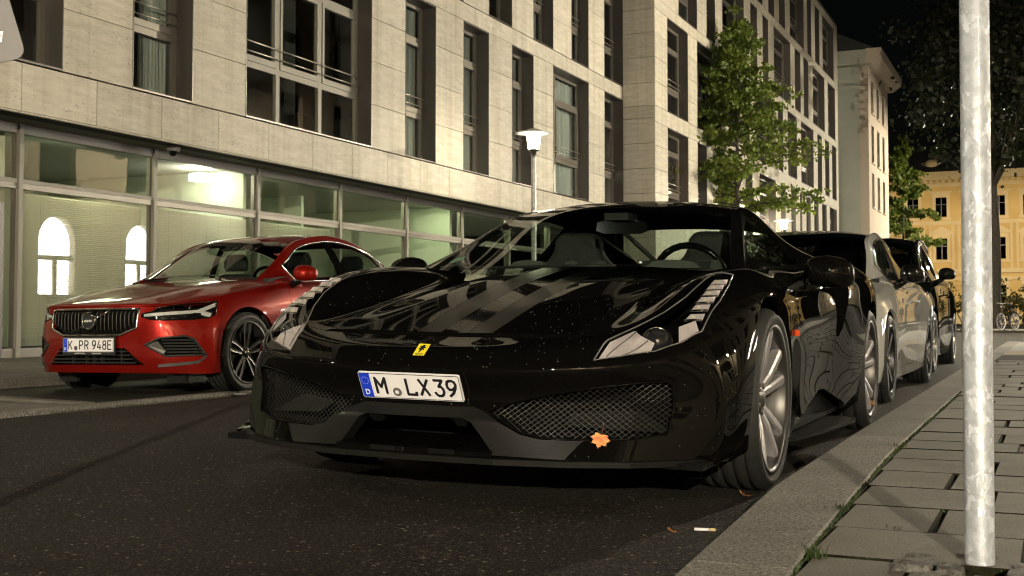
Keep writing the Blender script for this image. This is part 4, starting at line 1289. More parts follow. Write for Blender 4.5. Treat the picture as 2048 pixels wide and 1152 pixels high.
        # headlamp: front glass and the rising lamp strip
        hl = [(.570, -.893), (.640, -.845), (.735, -.770), (.800, -.690), (.842, -.600), (.846, -.52), (.852, -.40), (.846, -.25), (.828, -.105),
              (.760, -.115), (.752, -.28), (.738, -.42), (.700, -.55), (.640, -.68), (.585, -.800)]
        sk.cut([(s * x, y) for x, y in hl][::s], (0, 1), LIGHT, lambda c, n, s=s: c.x * s > .4 and n.z > .05 and c.z > .47)
        # grille openings in the bumper
        gr = [(.238, .327), (.30, .352), (.42, .385), (.58, .412), (.72, .430), (.775, .432), (.79, .42), (.790, .34), (.778, .266), (.70, .250), (.55, .245), (.42, .248), (.36, .262)]
        sk.cut([(s * x, z) for x, z in gr][::s], (0, 2), GRILLE, lambda c, n, s=s: c.y < -.6 and n.y < .2)
    # bridge of carbon with the duct below
    du = [(-.175, .304), (.175, .304), (.205, .292), (.275, .205), (.275, .17), (-.275, .17), (-.275, .205), (-.205, .292)]
    sk.cut(du, (0, 2), DUCT, lambda c, n: c.y < -.7 and c.z < .42)
    ca = [(-.20, .340), (.20, .340), (.238, .327), (.36, .262), (.42, .248), (.55, .245), (.49, .17), (-.49, .17), (-.55, .245), (-.42, .248), (-.36, .262), (-.238, .327)]
    sk.cut(ca, (0, 2), CARBON, lambda c, n: c.y < -.7 and c.z < .42, only=[BUMP])
    # slot of the bonnet duct
    sk.cut([(-.50, -.782), (-.3, -.797), (.3, -.797), (.50, -.782), (.49, -.755), (.40, -.745), (-.40, -.745), (-.49, -.755)], (0, 1), SLOT, lambda c, n: n.z > .2 and c.z > .5)
    for s in (1, -1):
        sk.cut([(.45, .08), (.48, .175), (.9, .215), (1.30, .295), (1.42, .295), (1.84, .205), (1.86, .08)], (1, 2), ARCH, lambda c, n, s=s: c.x * s > .7)
    # twin stripes
    for s in (1, -1):
        sk.cut([(s * .052, -.742), (s * .052, .60), (s * .175, .60), (s * .145, -.742)][::s], (0, 1), STRIPE, lambda c, n: n.z > .2, only=[HOOD])
    P = MAT['black_paint']
    from mathutils.bvhtree import BVHTree
    bvh = BVHTree.FromPolygons([tuple(p) for p in co], fs)
    def top(x, y):
        h = bvh.ray_cast(Vector((x, y, 1.5)), Vector((0, 0, -1)))
        return h[0].z if h[0] else .6
    for fce in sk.bm.faces:      # the lamp cut also runs over the bonnet cells
        pass
    sk.part(HOOD, 'bonnet', P, car, gap=.002, rim=.02)
    st = sk.part(STRIPE, 'bonnet_stripe', MAT['stripe'], car)
    sk.part(BUMP, 'front_bumper', P, car, gap=.0015, rim=.03)
    sk.part(CARBON, 'carbon_bridge', MAT['carbon'], car, gap=.001, rim=.05, off=.003)
    sk.part(BODY, 'body', P, car, gap=.0015, rim=.025)
    sk.part(REAR, 'rear_bumper', P, car, rim=.02)
    for s in (1, -1):
        d = sk.part(DOOR, 'door', P, car, gap=.0025, rim=.02, side=s)
        sk.part(LIGHT, 'headlight_glass', MAT['lamp_glass'], car, gap=.002, rim=.01, side=s)
        sk.part(LIGHT, 'headlight_bowl', MAT['black_gloss'], car, off=-.055, side=s)
        sk.part(INTAKE, 'side_intake', MAT['dark_void'], car, off=-.09, side=s)
        mb = MB()
        for i in range(13):
            y = 1.55 + i * .021
            mb.box(s * .875 - .004, s * .875 + .004, y, y + .006, .60 + max(0, (1.66 - y) * .9), .80)
        mb.build('intake_slat', MAT['black_gloss'], car)
        # walls of the scoop
        mb = MB()
        rimp = [(1.48, .805), (1.86, .835), (1.74, .58), (1.66, .545)]
        for i in range(4):
            (ya, za), (yb, zb) = rimp[i], rimp[(i + 1) % 4]
            xo = .945
            mb.quad((s * xo, ya, za), (s * xo, yb, zb), (s * .84, lerp(yb, 1.68, .1), lerp(zb, .7, .1)), (s * .84, lerp(ya, 1.68, .1), lerp(za, .7, .1)))
        mb.build('intake_wall', P, car)
    # duct floor behind the lip, dark backs
    mb = MB(); mb.box(-.9, .9, -.80, 3.3, .16, .18); mb.box(-.78, .78, -.68, -.60, .18, .50); mb.box(-.87, -.85, .4, 2.3, .16, .36); mb.box(.85, .87, .4, 2.3, .16, .36); mb.box(-.50, .50, -.79, -.70, .50, .53)
    mb.build('underbody', MAT['dark_void'], car)
    # sloping duct floor with the stripes running through
    mb = MB()
    def ramp(x0, x1, o):
        pts = [(-1.035, .188), (-1.032, .203), (-1.01, .210), (-.86, .235)]
        for (ya, za), (yb, zb) in zip(pts[:-1], pts[1:]):
            mb.quad((x0, ya - o, za + o), (x1, ya - o, za + o), (x1, yb - o, zb + o), (x0, yb - o, zb + o))
    ramp(-.285, .285, 0); mb.build('front_lip', P, car)
    mb = MB(); ramp(-.155, -.06, .0015); mb.build('lip_stripe', MAT['stripe'], car)
    mb = MB(); ramp(.06, .155, .0015); mb.build('lip_stripe', MAT['stripe'], car)
    # splitter blade
    mb = MB()
    out = [(0, -1.075), (.3, -1.055), (.52, -1.0), (.70, -.905), (.83, -.79), (.90, -.66), (.925, -.56), (.91, -.53), (.86, -.62), (.6, -.8), (.3, -.9), (0, -.92)]
    mb.prism(out + [(-x, y) for x, y in reversed(out[1:-1])], 2, .168, .186)
    mb.build('splitter', MAT['carbon'], car, recalc=True)
    for s in (1, -1):
        # flick at the corner
        mb = MB(); pts = []
        for t in np.linspace(0, 1, 8):
            y = lerp(-.72, -.42, t); x = .885 + .045 * math.sin(t * 2.2)
            z = lerp(.185, .295, t ** 1.6)
            pts.append((x, y, z))
        for (a, b) in zip(pts[:-1], pts[1:]):
            mb.quad((s * (a[0] - .03), a[1], a[2] + .012), (s * (b[0] - .03), b[1], b[2] + .012), (s * (b[0] + .035), b[1], b[2]), (s * (a[0] + .035), a[1], a[2]))
            mb.quad((s * (a[0] + .035), a[1], a[2]), (s * (b[0] + .035), b[1], b[2]), (s * (b[0] + .03), b[1], b[2] - .012), (s * (a[0] + .03), a[1], a[2] - .012))
        mb.build('corner_flick', P, car)
        # lower side blade
        mb = MB()
        mb.prism([(.88, .42), (.955, .50), (1.0, .9), (1.045, 1.50), (1.035, 1.62), (.97, 1.66), (.88, 1.66)], 2, .135, .150)
        if s < 0: mb.v = [(-x, y, z) for x, y, z in mb.v]
        mb.build('side_skirt', MAT['carbon'], car, recalc=True)
        # fender badge
        mb = MB(); mb.box(.95, .967, .46, .475, .565, .59)
        if s < 0: mb.v = [(-x, y, z) for x, y, z in mb.v]
        mb.build('side_marker', MAT['orange_lens'], car)
    # grille: crossed wires on the bumper's curve
    def Fy(x, z):
        x = abs(x)
        xs = [0, .28, .50, .68, .80, .89]
        top = [-1.03, -1.005, -.932, -.842, -.752, -.665]; mid = [-.99, -.968, -.90, -.815, -.73, -.66]; low = [-1.03, -1.0, -.93, -.838, -.755, -.67]
        a, b, c = np.interp(x, xs, top), np.interp(x, xs, mid), np.interp(x, xs, low)
        return float(np.interp(z, [.26, .36, .44], [c, b, a]))
    gr = [(.238, .327), (.30, .352), (.42, .385), (.58, .412), (.72, .430), (.775, .432), (.79, .42), (.790, .34), (.778, .266), (.70, .250), (.55, .245), (.42, .248), (.36, .262)]
    def inpoly(s, t, poly):
        r = False; n = len(poly)
        for i in range(n):
            (x1, y1), (x2, y2) = poly[i], poly[(i + 1) % n]
            if (y1 > t) != (y2 > t) and s < (x2 - x1) * (t - y1) / (y2 - y1) + x1: r = not r
        return r
    for s in (1, -1):
        mb = MB()
        for d in (1, -1):
            for kk in np.arange(-.6, 1.6, .0215):
                run = []
                for t in np.arange(.22, .80, .012):
                    z = .34 + d * (t - kk) * .80
                    if inpoly(t, z, gr): run.append((s * t, Fy(t, z) + .022 + .0015 * d, z))
                    else:
                        if len(run) > 1: mb.tube(run, .0011, 4, False)
                        run = []
                if len(run) > 1: mb.tube(run, .0011, 4, False)
        g = mb.build('grille_mesh', MAT['grille_wire'], car)
        mb = MB()
        loop = [(s * x, Fy(x, z) - .001, z) for x, z in gr]
        dense = []
        for a, b in zip(loop, loop[1:] + loop[:1]):
            for q in range(4): dense.append(tuple(lerp(a[i], b[i], q / 4) for i in range(3)))
        mb.tube(dense + dense[:2], .0035, 6, False)
        mb.build('grille_trim', P, car)
        mb = MB()
        mb.add([(s * x, Fy(x, z) + .24, z) for x, z in gr], [tuple(range(len(gr)))])
        for a, b in zip(gr, gr[1:] + gr[:1]):
            mb.quad((s * a[0], Fy(*a) + .004, a[1]), (s * b[0], Fy(*b) + .004, b[1]), (s * b[0], Fy(*b) + .24, b[1]), (s * a[0], Fy(*a) + .24, a[1]))
        mb.build('grille_duct', MAT['dark_void'], car)
        # pale vane inside the duct
        mb = MB(); ar = []
        for t in np.linspace(0, 1, 9):
            x = lerp(.46, .775, t); ar.append((s * x, Fy(x, .30) + .07, lerp(.285, .262, t), lerp(.03, .055, math.sin(t * 2.6))))
        for a, b in zip(ar[:-1], ar[1:]):
            mb.quad((a[0], a[1], a[2]), (b[0], b[1], b[2]), (b[0], b[1] + .09, b[2] + b[3]), (a[0], a[1] + .09, a[2] + a[3]))
        mb.build('duct_vane', MAT['black_plastic'], car)
        # headlamp inside
        Lp = [(.618, -.815, .520)]
        mb = MB()
        mb.lathe([(.0, -.030), (.022, -.026), (.038, -.012), (.044, .0), (.047, .0), (.047, .05)], 28, 1)
        lens = mb.build('projector_lens', MAT['projector'], car)
        lens.location = (s * .716, -.690, top(.716, -.690) - .035); lens.rotation_euler = (R(-24), 0, s * R(24))
        mb = MB(); mb.lathe([(.045, -.004), (.050, -.006), (.053, .002), (.053, .06)], 28, 1)
        lr = mb.build('projector_ring', MAT['chrome'], car); lr.location = lens.location; lr.rotation_euler = lens.rotation_euler
        # pale inner reflector and lamp strip
        sk2 = [(.578, -.880), (.645, -.835), (.72, -.775), (.722, -.735), (.672, -.725), (.640, -.69), (.590, -.795)]
        zz = top
        mb = MB(); cx_ = .655; cy_ = -.77
        mb.add([(s * x, y, zz(x, y) - .010) for x, y in sk2] + [(s * cx_, cy_, zz(cx_, cy_) - .022)], [(i, (i + 1) % len(sk2), len(sk2)) for i in range(len(sk2))]); mb.build('lamp_reflector', MAT['lamp_grey'], car)
        mb = MB(); q = [(.790, -.690), (.832, -.60), (.812, -.57), (.772, -.63)]
        mb.add([(s * x, y, zz(x, y) - .008) for x, y in q], [(0, 1, 2, 3)]); mb.build('lamp_reflector', MAT['lamp_grey'], car)
        for i in range(6):
            y = -.565 + i * .062
            xo = float(np.interp(y, [-.6, -.4, -.25, -.1], [.832, .840, .836, .822])); xi = xo - .062
            z0 = zz((xi + xo) / 2, y)
            mb = MB()
            z1 = z0 - .004
            mb.add([(s * xi, y, z1 - .014), (s * xo, y, z1 - .012), (s * xo, y + .036, z1 + .012), (s * (xi + .012), y + .036, z1 + .010)], [(0, 1, 2, 3)])
            mb.build('led_reflector', MAT['lamp_grey'], car)
            mb = MB(); mb.lathe([(0, .007), (.006, .005), (.009, 0)], 10, 2, (s * lerp(xi, xo, .45), y + .014, z1 - .002)); mb.build('led', MAT['led_warm'], car)
            mb = MB(); mb.tube([(s * xi, y - .002, z1 - .010), (s * xo, y - .002, z1 - .008)], .003, 5); mb.build('led_trim', MAT['chrome'], car)
        skin_tube(sk, LIGHT, .0028, 'headlight_trim', MAT['lamp_trim'], car, s, -.001)
        mb = MB(); zt = lambda x, y: top(x, y) - .006
        q = [(.640, -.690), (.672, -.725), (.700, -.735), (.735, -.70), (.765, -.64), (.772, -.60), (.74, -.56), (.70, -.60)]
        mb.add([(s * x, y, zt(x, y) - .030) for x, y in q], [tuple(range(len(q)))]); mb.build('projector_shroud', MAT['black_gloss'], car)
        for (xa, ya, xb, yb) in ((.600, -.855, .650, -.70), (.645, -.828, .70, -.738)):
            mb = MB(); mb.tube([(s * lerp(xa, xb, t), lerp(ya, yb, t), top(lerp(xa, xb, t), lerp(ya, yb, t)) - .009 - .008 * math.sin(math.pi * t)) for t in (0, .25, .5, .75, 1)], .0022, 5); mb.build('reflector_rib', MAT['lamp_trim'], car)
    # badge on the nose
    bd = empty('badge'); bd.parent = car
    bd.matrix_local = Matrix.Translation((0, -.975, .5155)) @ Matrix.Rotation(R(-52), 4, 'X')
    MB().box(-.0225, .0225, -.003, .002, -.031, .031).build('badge_frame', MAT['chrome'], bd)
    MB().box(-.0205, .0205, -.0042, .0, -.029, .029).build('badge_field', MAT['yellow'], bd)
    horse = [(-.006, -.020), (-.002, -.019), (.0005, -.008), (.003, -.003), (.008, -.008), (.011, -.006), (.006, .002), (.010, .004), (.012, .001), (.0135, .004), (.009, .010),
             (.006, .012), (.007, .018), (.003, .021), (-.002, .019), (-.004, .015), (-.008, .013), (-.011, .015), (-.010, .010), (-.006, .008), (-.008, .003), (-.012, .004), (-.013, .001), (-.008, -.002), (-.005, -.009)]
    mb = MB(); mb.prism([(x, z + .003) for x, z in horse], 1, -.0052, -.004); mb.build('horse_emblem', MAT['ink'], bd, recalc=True)
    text_mesh('badge_lettering', 'Ferrari', .010, MAT['ink'], bd, Matrix.Translation((0, -.0046, -.0235)) @ Matrix.Rotation(R(90), 4, 'X'), .0003, 0.0002)
    # plate
    Mp = Matrix.Translation((-.012, -1.026, .400)) @ Matrix.Rotation(R(29), 4, 'X')
    W, H = .372, .098
    plate(car, ('M',), '', W, H, Mp, .068, [('L', .004), ('X', .052), ('3', .106), ('9', .152)], -.052, -.108, 0, .60, .0098)
    # wheels
    wheel_ferrari(car, 1, (.962, 0, .338), .336, .272, .245, 0.15)
    wheel_ferrari(car, -1, (-.962, 0, .338), .340, .272, .245, 0.6)
    wheel_ferrari(car, 1, (.977, 2.65, .345), .347, .272, .305, 0.05)
    wheel_ferrari(car, -1, (-.977, 2.65, .345), .347, .272, .305, 0.3)
    mb = MB()
    for s in (1, -1):
        for cy, r in ((0, .40), (2.65, .415)):
            po = [(cy + r * math.cos(t), .345 + r * math.sin(t)) for t in np.linspace(-.4, math.pi + .4, 20)]
            for a, b in zip(po[:-1], po[1:]):
                mb.quad((s * .885, a[0], a[1]), (s * .885, b[0], b[1]), (s * .60, b[0], b[1]), (s * .60, a[0], a[1]))
            mb.add([(s * .60, y, z) for y, z in po], [tuple(range(len(po)))])
    mb.build('wheel_arch_liner', MAT['dark_void'], car)
    # ---------------- greenhouse
    G = [[(0, .10, .79), (.36, .15, .80), (.705, .39, .838), (.742, .44, .838), (.772, .50, .832), (.81, .56, .815)],
         [(0, .45, .935), (.34, .49, .93), (.640, .66, .945), (.680, .70, .935), (.745, .75, .866), (.81, .80, .825)],
         [(0, .80, 1.075), (.32, .82, 1.068), (.575, .92, 1.058), (.622, .95, 1.040), (.73, .98, .867), (.815, 1.02, .83)],
         [(0, 1.10, 1.175), (.31, 1.11, 1.166), (.525, 1.15, 1.138), (.575, 1.17, 1.118), (.73, 1.22, .872), (.815, 1.25, .835)],
         [(0, 1.42, 1.215), (.31, 1.42, 1.204), (.505, 1.42, 1.172), (.550, 1.43, 1.138), (.735, 1.47, .885), (.82, 1.50, .845)],
         [(0, 1.75, 1.197), (.31, 1.75, 1.185), (.500, 1.74, 1.155), (.555, 1.74, 1.122), (.745, 1.72, .905), (.835, 1.75, .86)],
         [(0, 2.10, 1.14), (.31, 2.10, 1.13), (.50, 2.10, 1.105), (.575, 2.05, 1.06), (.76, 1.98, .945), (.85, 2.05, .88)],
         [(0, 2.50, 1.045), (.31, 2.50, 1.04), (.48, 2.50, 1.025), (.59, 2.45, .995), (.76, 2.38, .955), (.85, 2.4, .90)],
         [(0, 2.90, .965), (.31, 2.90, .965), (.46, 2.90, .96), (.58, 2.88, .952), (.74, 2.85, .93), (.82, 2.85, .89)],
         [(0, 3.25, .93), (.31, 3.25, .93), (.44, 3.25, .925), (.54, 3.22, .915), (.66, 3.2, .90), (.72, 3.2, .87)]]
    WS, ROOF, SIDE, SKIRT, RW, PIL = 40, 41, 42, 43, 44, 45
    def gid(u, v, part):
        if u <= 2 and v <= 1: return WS
        if u <= 2 and v == 2: return PIL
        if u == 0 and v >= 3: return PIL
        if v == 3 and 1 <= u <= 4: return SIDE
        if v >= 4: return SKIRT
        if 6 <= u <= 7 and v <= 1: return RW
        return ROOF
    v, f, fm, cr = grid_cage(G, None, None, 4, gid, [])
    v, f, fm, cr = mirror_half(v, f, fm, cr)
    co, fs, fi = subsurf(v, f, fm, 3, cr, fit=3)
    gh = Skin(co, fs, fi)
    gh.part(WS, 'windscreen', MAT['car_glass'], car, gap=.001)
    gh.part(PIL, 'windscreen_pillar', MAT['black_gloss'], car, rim=.02, side=1); gh.part(PIL, 'windscreen_pillar', MAT['black_gloss'], car, rim=.02, side=-1)
    gh.part(ROOF, 'roof', P, car, rim=.02)
    gh.part(SKIRT, 'window_ledge', MAT['black_gloss'], car)
    gh.part(RW, 'rear_window', MAT['car_glass'], car)
    for s in (1, -1):
        gh.part(SIDE, 'side_window', MAT['side_glass'], car, gap=.002, side=s)
    # mirrors
    for s in (1, -1):
        mr = empty('wing_mirror'); mr.parent = car
        secs = []
        # housing: sections from the door side outwards
        for (x, y, z, a, b) in ((.925, .80, .832, .03, .035), (.94, .80, .838, .070, .056), (.99, .80, .840, .088, .070), (1.05, .805, .838, .088, .071), (1.105, .815, .830, .072, .062), (1.128, .825, .826, .045, .045), (1.134, .83, .824, .02, .02)):
            ring = []
            for k in range(16):
                t = 2 * math.pi * k / 16
                cc, ss = math.cos(t), math.sin(t)
                yy = y + a * (abs(cc) ** .8) * (1 if cc > 0 else -1) * (1.0 if cc < 0 else .6)
                ring.append((s * x, yy, z + b * (abs(ss) ** .85) * (1 if ss > 0 else -1)))
            secs.append(ring)
        mb = MB(); vs = [p for r_ in secs for p in r_]; fs_ = []
        for q in range(len(secs) - 1):
            for k in range(16):
                k2 = (k + 1) % 16
                fs_.append((q * 16 + k, q * 16 + k2, (q + 1) * 16 + k2, (q + 1) * 16 + k))
        fs_.append(tuple(range(15, -1, -1))); fs_.append(tuple(range((len(secs) - 1) * 16, len(secs) * 16)))
        mb.add(vs, fs_, True); h = mb.build('mirror_housing', P, mr, recalc=True)
        sub = h.modifiers.new('s', 'SUBSURF'); sub.levels = 1; sub.render_levels = 1
        mb = MB()
        path = [(s * .88, .46, .715), (s * .905, .60, .768), (s * .935, .74, .802), (s * .99, .83, .82)]
        for i in range(3):
            a, b = path[i], path[i + 1]
            wa, wb = (.045, .05, .055, .06)[i], (.045, .05, .055, .06)[i + 1]
            ta, tb = .022, .022
            q = lambda p, w, t: [(p[0], p[1] - w, p[2]), (p[0], p[1], p[2] + t), (p[0], p[1] + w, p[2]), (p[0], p[1], p[2] - t)]
            A, B_ = q(a, wa, ta), q(b, wb, tb)
            mb.add(A + B_, [(k, (k + 1) % 4, 4 + (k + 1) % 4, 4 + k) for k in range(4)])
        mb.build('mirror_arm', P, mr, recalc=True)
    # ---------------- cabin
    for sx in (-.36, .36):
        seat = empty('seat'); seat.parent = car
        mb = MB(); prof = [(.22, 0), (.25, .16), (.24, .34), (.20, .46), (.13, .53), (.12, .60), (.09, .64)]
        L_, Rr_ = [(-w, z) for w, z in prof], [(w, z) for w, z in reversed(prof)]
        mb.prism([(sx + x, .42 + z) for x, z in L_ + Rr_], 1, 1.38, 1.50)
        o = mb.build('seat_back', MAT['seat'], seat, recalc=True)
        bv = o.modifiers.new('b', 'BEVEL'); bv.width = .03; bv.segments = 3
        MB().box(sx - .24, sx + .24, .95, 1.42, .36, .46).build('seat_base', MAT['seat'], seat)
    mb = MB()
    pr = [(.50, .70), (.52, .80), (.62, .84), (.80, .855), (.92, .83), (.96, .74), (.96, .4), (.5, .4)]
    mb.prism(pr, 0, -.66, .66); mb.build('dashboard', MAT['dash'], car, recalc=True)
    mb = MB()
    pr = [(.74, .84), (.78, .885), (.90, .895), (.97, .87), (.97, .80), (.74, .80)]
    mb.prism(pr, 0, .20, .52); o = mb.build('instrument_hood', MAT['dash'], car, recalc=True)
    for cx in (-.16, -.03): 
        mb = MB(); mb.lathe([(.0, .045), (.035, .038), (.05, .0)], 16, 2, (cx, .82, .845)); mb.build('air_vent', MAT['vent_grey'], car)
    for cx, w in ((.36, .13), (-.34, .1)):
        mb = MB(); mb.prism([(cx - w, .85), (cx - w * .7, .878), (cx, .888), (cx + w * .7, .878), (cx + w, .85)], 1, .70, .80); mb.build('dash_top', MAT['vent_grey'], car, recalc=True)
    sw = MB(); n = 28
    sw.tube([(.36 + .175 * math.cos(2 * math.pi * i / n), 1.02 - .06 * math.sin(2 * math.pi * i / n), .80 + .165 * math.sin(2 * math.pi * i / n)) for i in range(n + 1)], .016, 8, False)
    sw.tube([(.36, 1.03, .80), (.22, 1.02, .81)], .02); sw.tube([(.36, 1.03, .80), (.50, 1.02, .81)], .02); sw.lathe([(0, 1.0), (.05, 1.0), (.06, 1.06)], 16, 1, (.36, 0, .80))
    sw.build('steering_wheel', MAT['black_gloss'], car)
    mb = MB(); mb.prism([(-.13, 1.045), (-.09, 1.03), (.09, 1.03), (.13, 1.045), (.125, 1.085), (.06, 1.10), (-.06, 1.10), (-.125, 1.085)], 1, 1.06, 1.09); mb.build('inner_mirror', MAT['black_gloss'], car, recalc=True)
    MB().box(-.06, .06, .98, 1.12, 1.09, 1.125).build('mirror_stem', MAT['black_plastic'], car)
    mb = MB(); mb.box(-.66, .66, .9, 1.9, .30, .34); mb.box(-.66, .66, 1.66, 1.72, .34, .905)
    mb.build('cabin_tub', MAT['dark_void'], car)
    mb = MB(); mb.tube([(.02, 1.64, .90), (-.26, 1.64, 1.145)], .012); mb.tube([(-.45, 1.62, .9), (-.45, 1.62, 1.12)], .012); mb.build('roll_bar', MAT['black_plastic'], car)
    # wipers and the green sticker
    mb = MB(); mb.tube([(-.50, .36, .835), (-.25, .30, .838), (.02, .26, .842), (.25, .25, .842)], .007, 6); mb.tube([(-.62, .36, .836), (-.55, .42, .856), (-.45, .37, .842)], .009, 6)
    mb.build('wiper', MAT['black_plastic'], car)
    mb = MB(); mb.lathe([(0, 0), (.04, 0)], 20, 2); o = mb.build('green_sticker', MAT['sticker_green'], car)
    o.location = (-.595, .475, .878); o.rotation_euler = (R(22), R(-14), 0)
    # rain drops on bonnet, bumper and bridge
    rr = random.Random(3); mb = MB()
    cand = [fc for fc in sk.bm.faces if fc[sk.lay] in (HOOD, BUMP, STRIPE, CARBON) and fc.normal.z > -.1 and fc.calc_center_median().y < .1]
    ws = [fc.calc_area() * (3.0 if fc.calc_center_median().y < -.2 else .35) for fc in cand]
    for fc in rr.choices(cand, ws, k=430):
        a = [v.co for v in fc.verts]
        w = [rr.random() for _ in a]; s_ = sum(w)
        p = sum((c_ * (k / s_) for c_, k in zip(a, w)), Vector())
        nrm = fc.normal; t1 = nrm.orthogonal().normalized(); t2 = nrm.cross(t1)
        r_ = rr.choice([.0008, .0009, .0011, .0015])
        ring = [p + (t1 * math.cos(k * math.pi / 3) + t2 * math.sin(k * math.pi / 3)) * r_ for k in range(6)]
        ring2 = [p + nrm * r_ * .55 + (t1 * math.cos(k * math.pi / 3) + t2 * math.sin(k * math.pi / 3)) * r_ * .6 for k in range(6)]
        mb.add(ring + ring2 + [p + nrm * r_ * .75], [(k, (k + 1) % 6, 6 + (k + 1) % 6, 6 + k) for k in range(6)] + [(6 + k, 6 + (k + 1) % 6, 12) for k in range(6)], True)
    tag(mb.build('rain_drop', MAT['drop'], car), kind='stuff')
    return car

def _carbon():
    m = mat('carbon', (0.010, 0.010, 0.0095), 0.45, coat=0.08, spec=.08)
    N, L = nodes(m); b = N['Principled BSDF']
    tc = N.new('ShaderNodeTexCoord'); ch = N.new('ShaderNodeTexChecker'); ch.inputs['Scale'].default_value = 320
    ch.inputs['Color1'].default_value = (.004, .004, .004, 1); ch.inputs['Color2'].default_value = (.013, .0125, .012, 1)
    L.new(tc.outputs['Object'], ch.inputs['Vector']); L.new(ch.outputs['Color'], b.inputs['Base Color'])
    return m
MAT['carbon'] = _carbon()
MAT['lamp_trim'] = mat('lamp_trim', (.20, .19, .19), .3, metal=.5)
MAT['grille_wire'] = mat('grille_wire', (.05, .05, .048), .3, metal=.6)
MAT['projector'] = mat('projector', (.02, .02, .022), .05, coat=1.0)
MAT['led_warm'] = mat('led_warm', (.75, .70, .52), .3)
MAT['drop'] = mat('drop', (.40, .40, .40), .08, coat=.8)
MAT['vent_grey'] = noise_mat('vent_grey', (.05, .055, .05), (.07, .075, .07), 40, .7)
MAT['sticker_green'] = mat('sticker_green', (.01, .28, .14), .5)
MAT['side_glass'] = glass_mat('side_glass', (0.72, 0.80, 0.70), 1.5)
sports_car = build_sports_car()
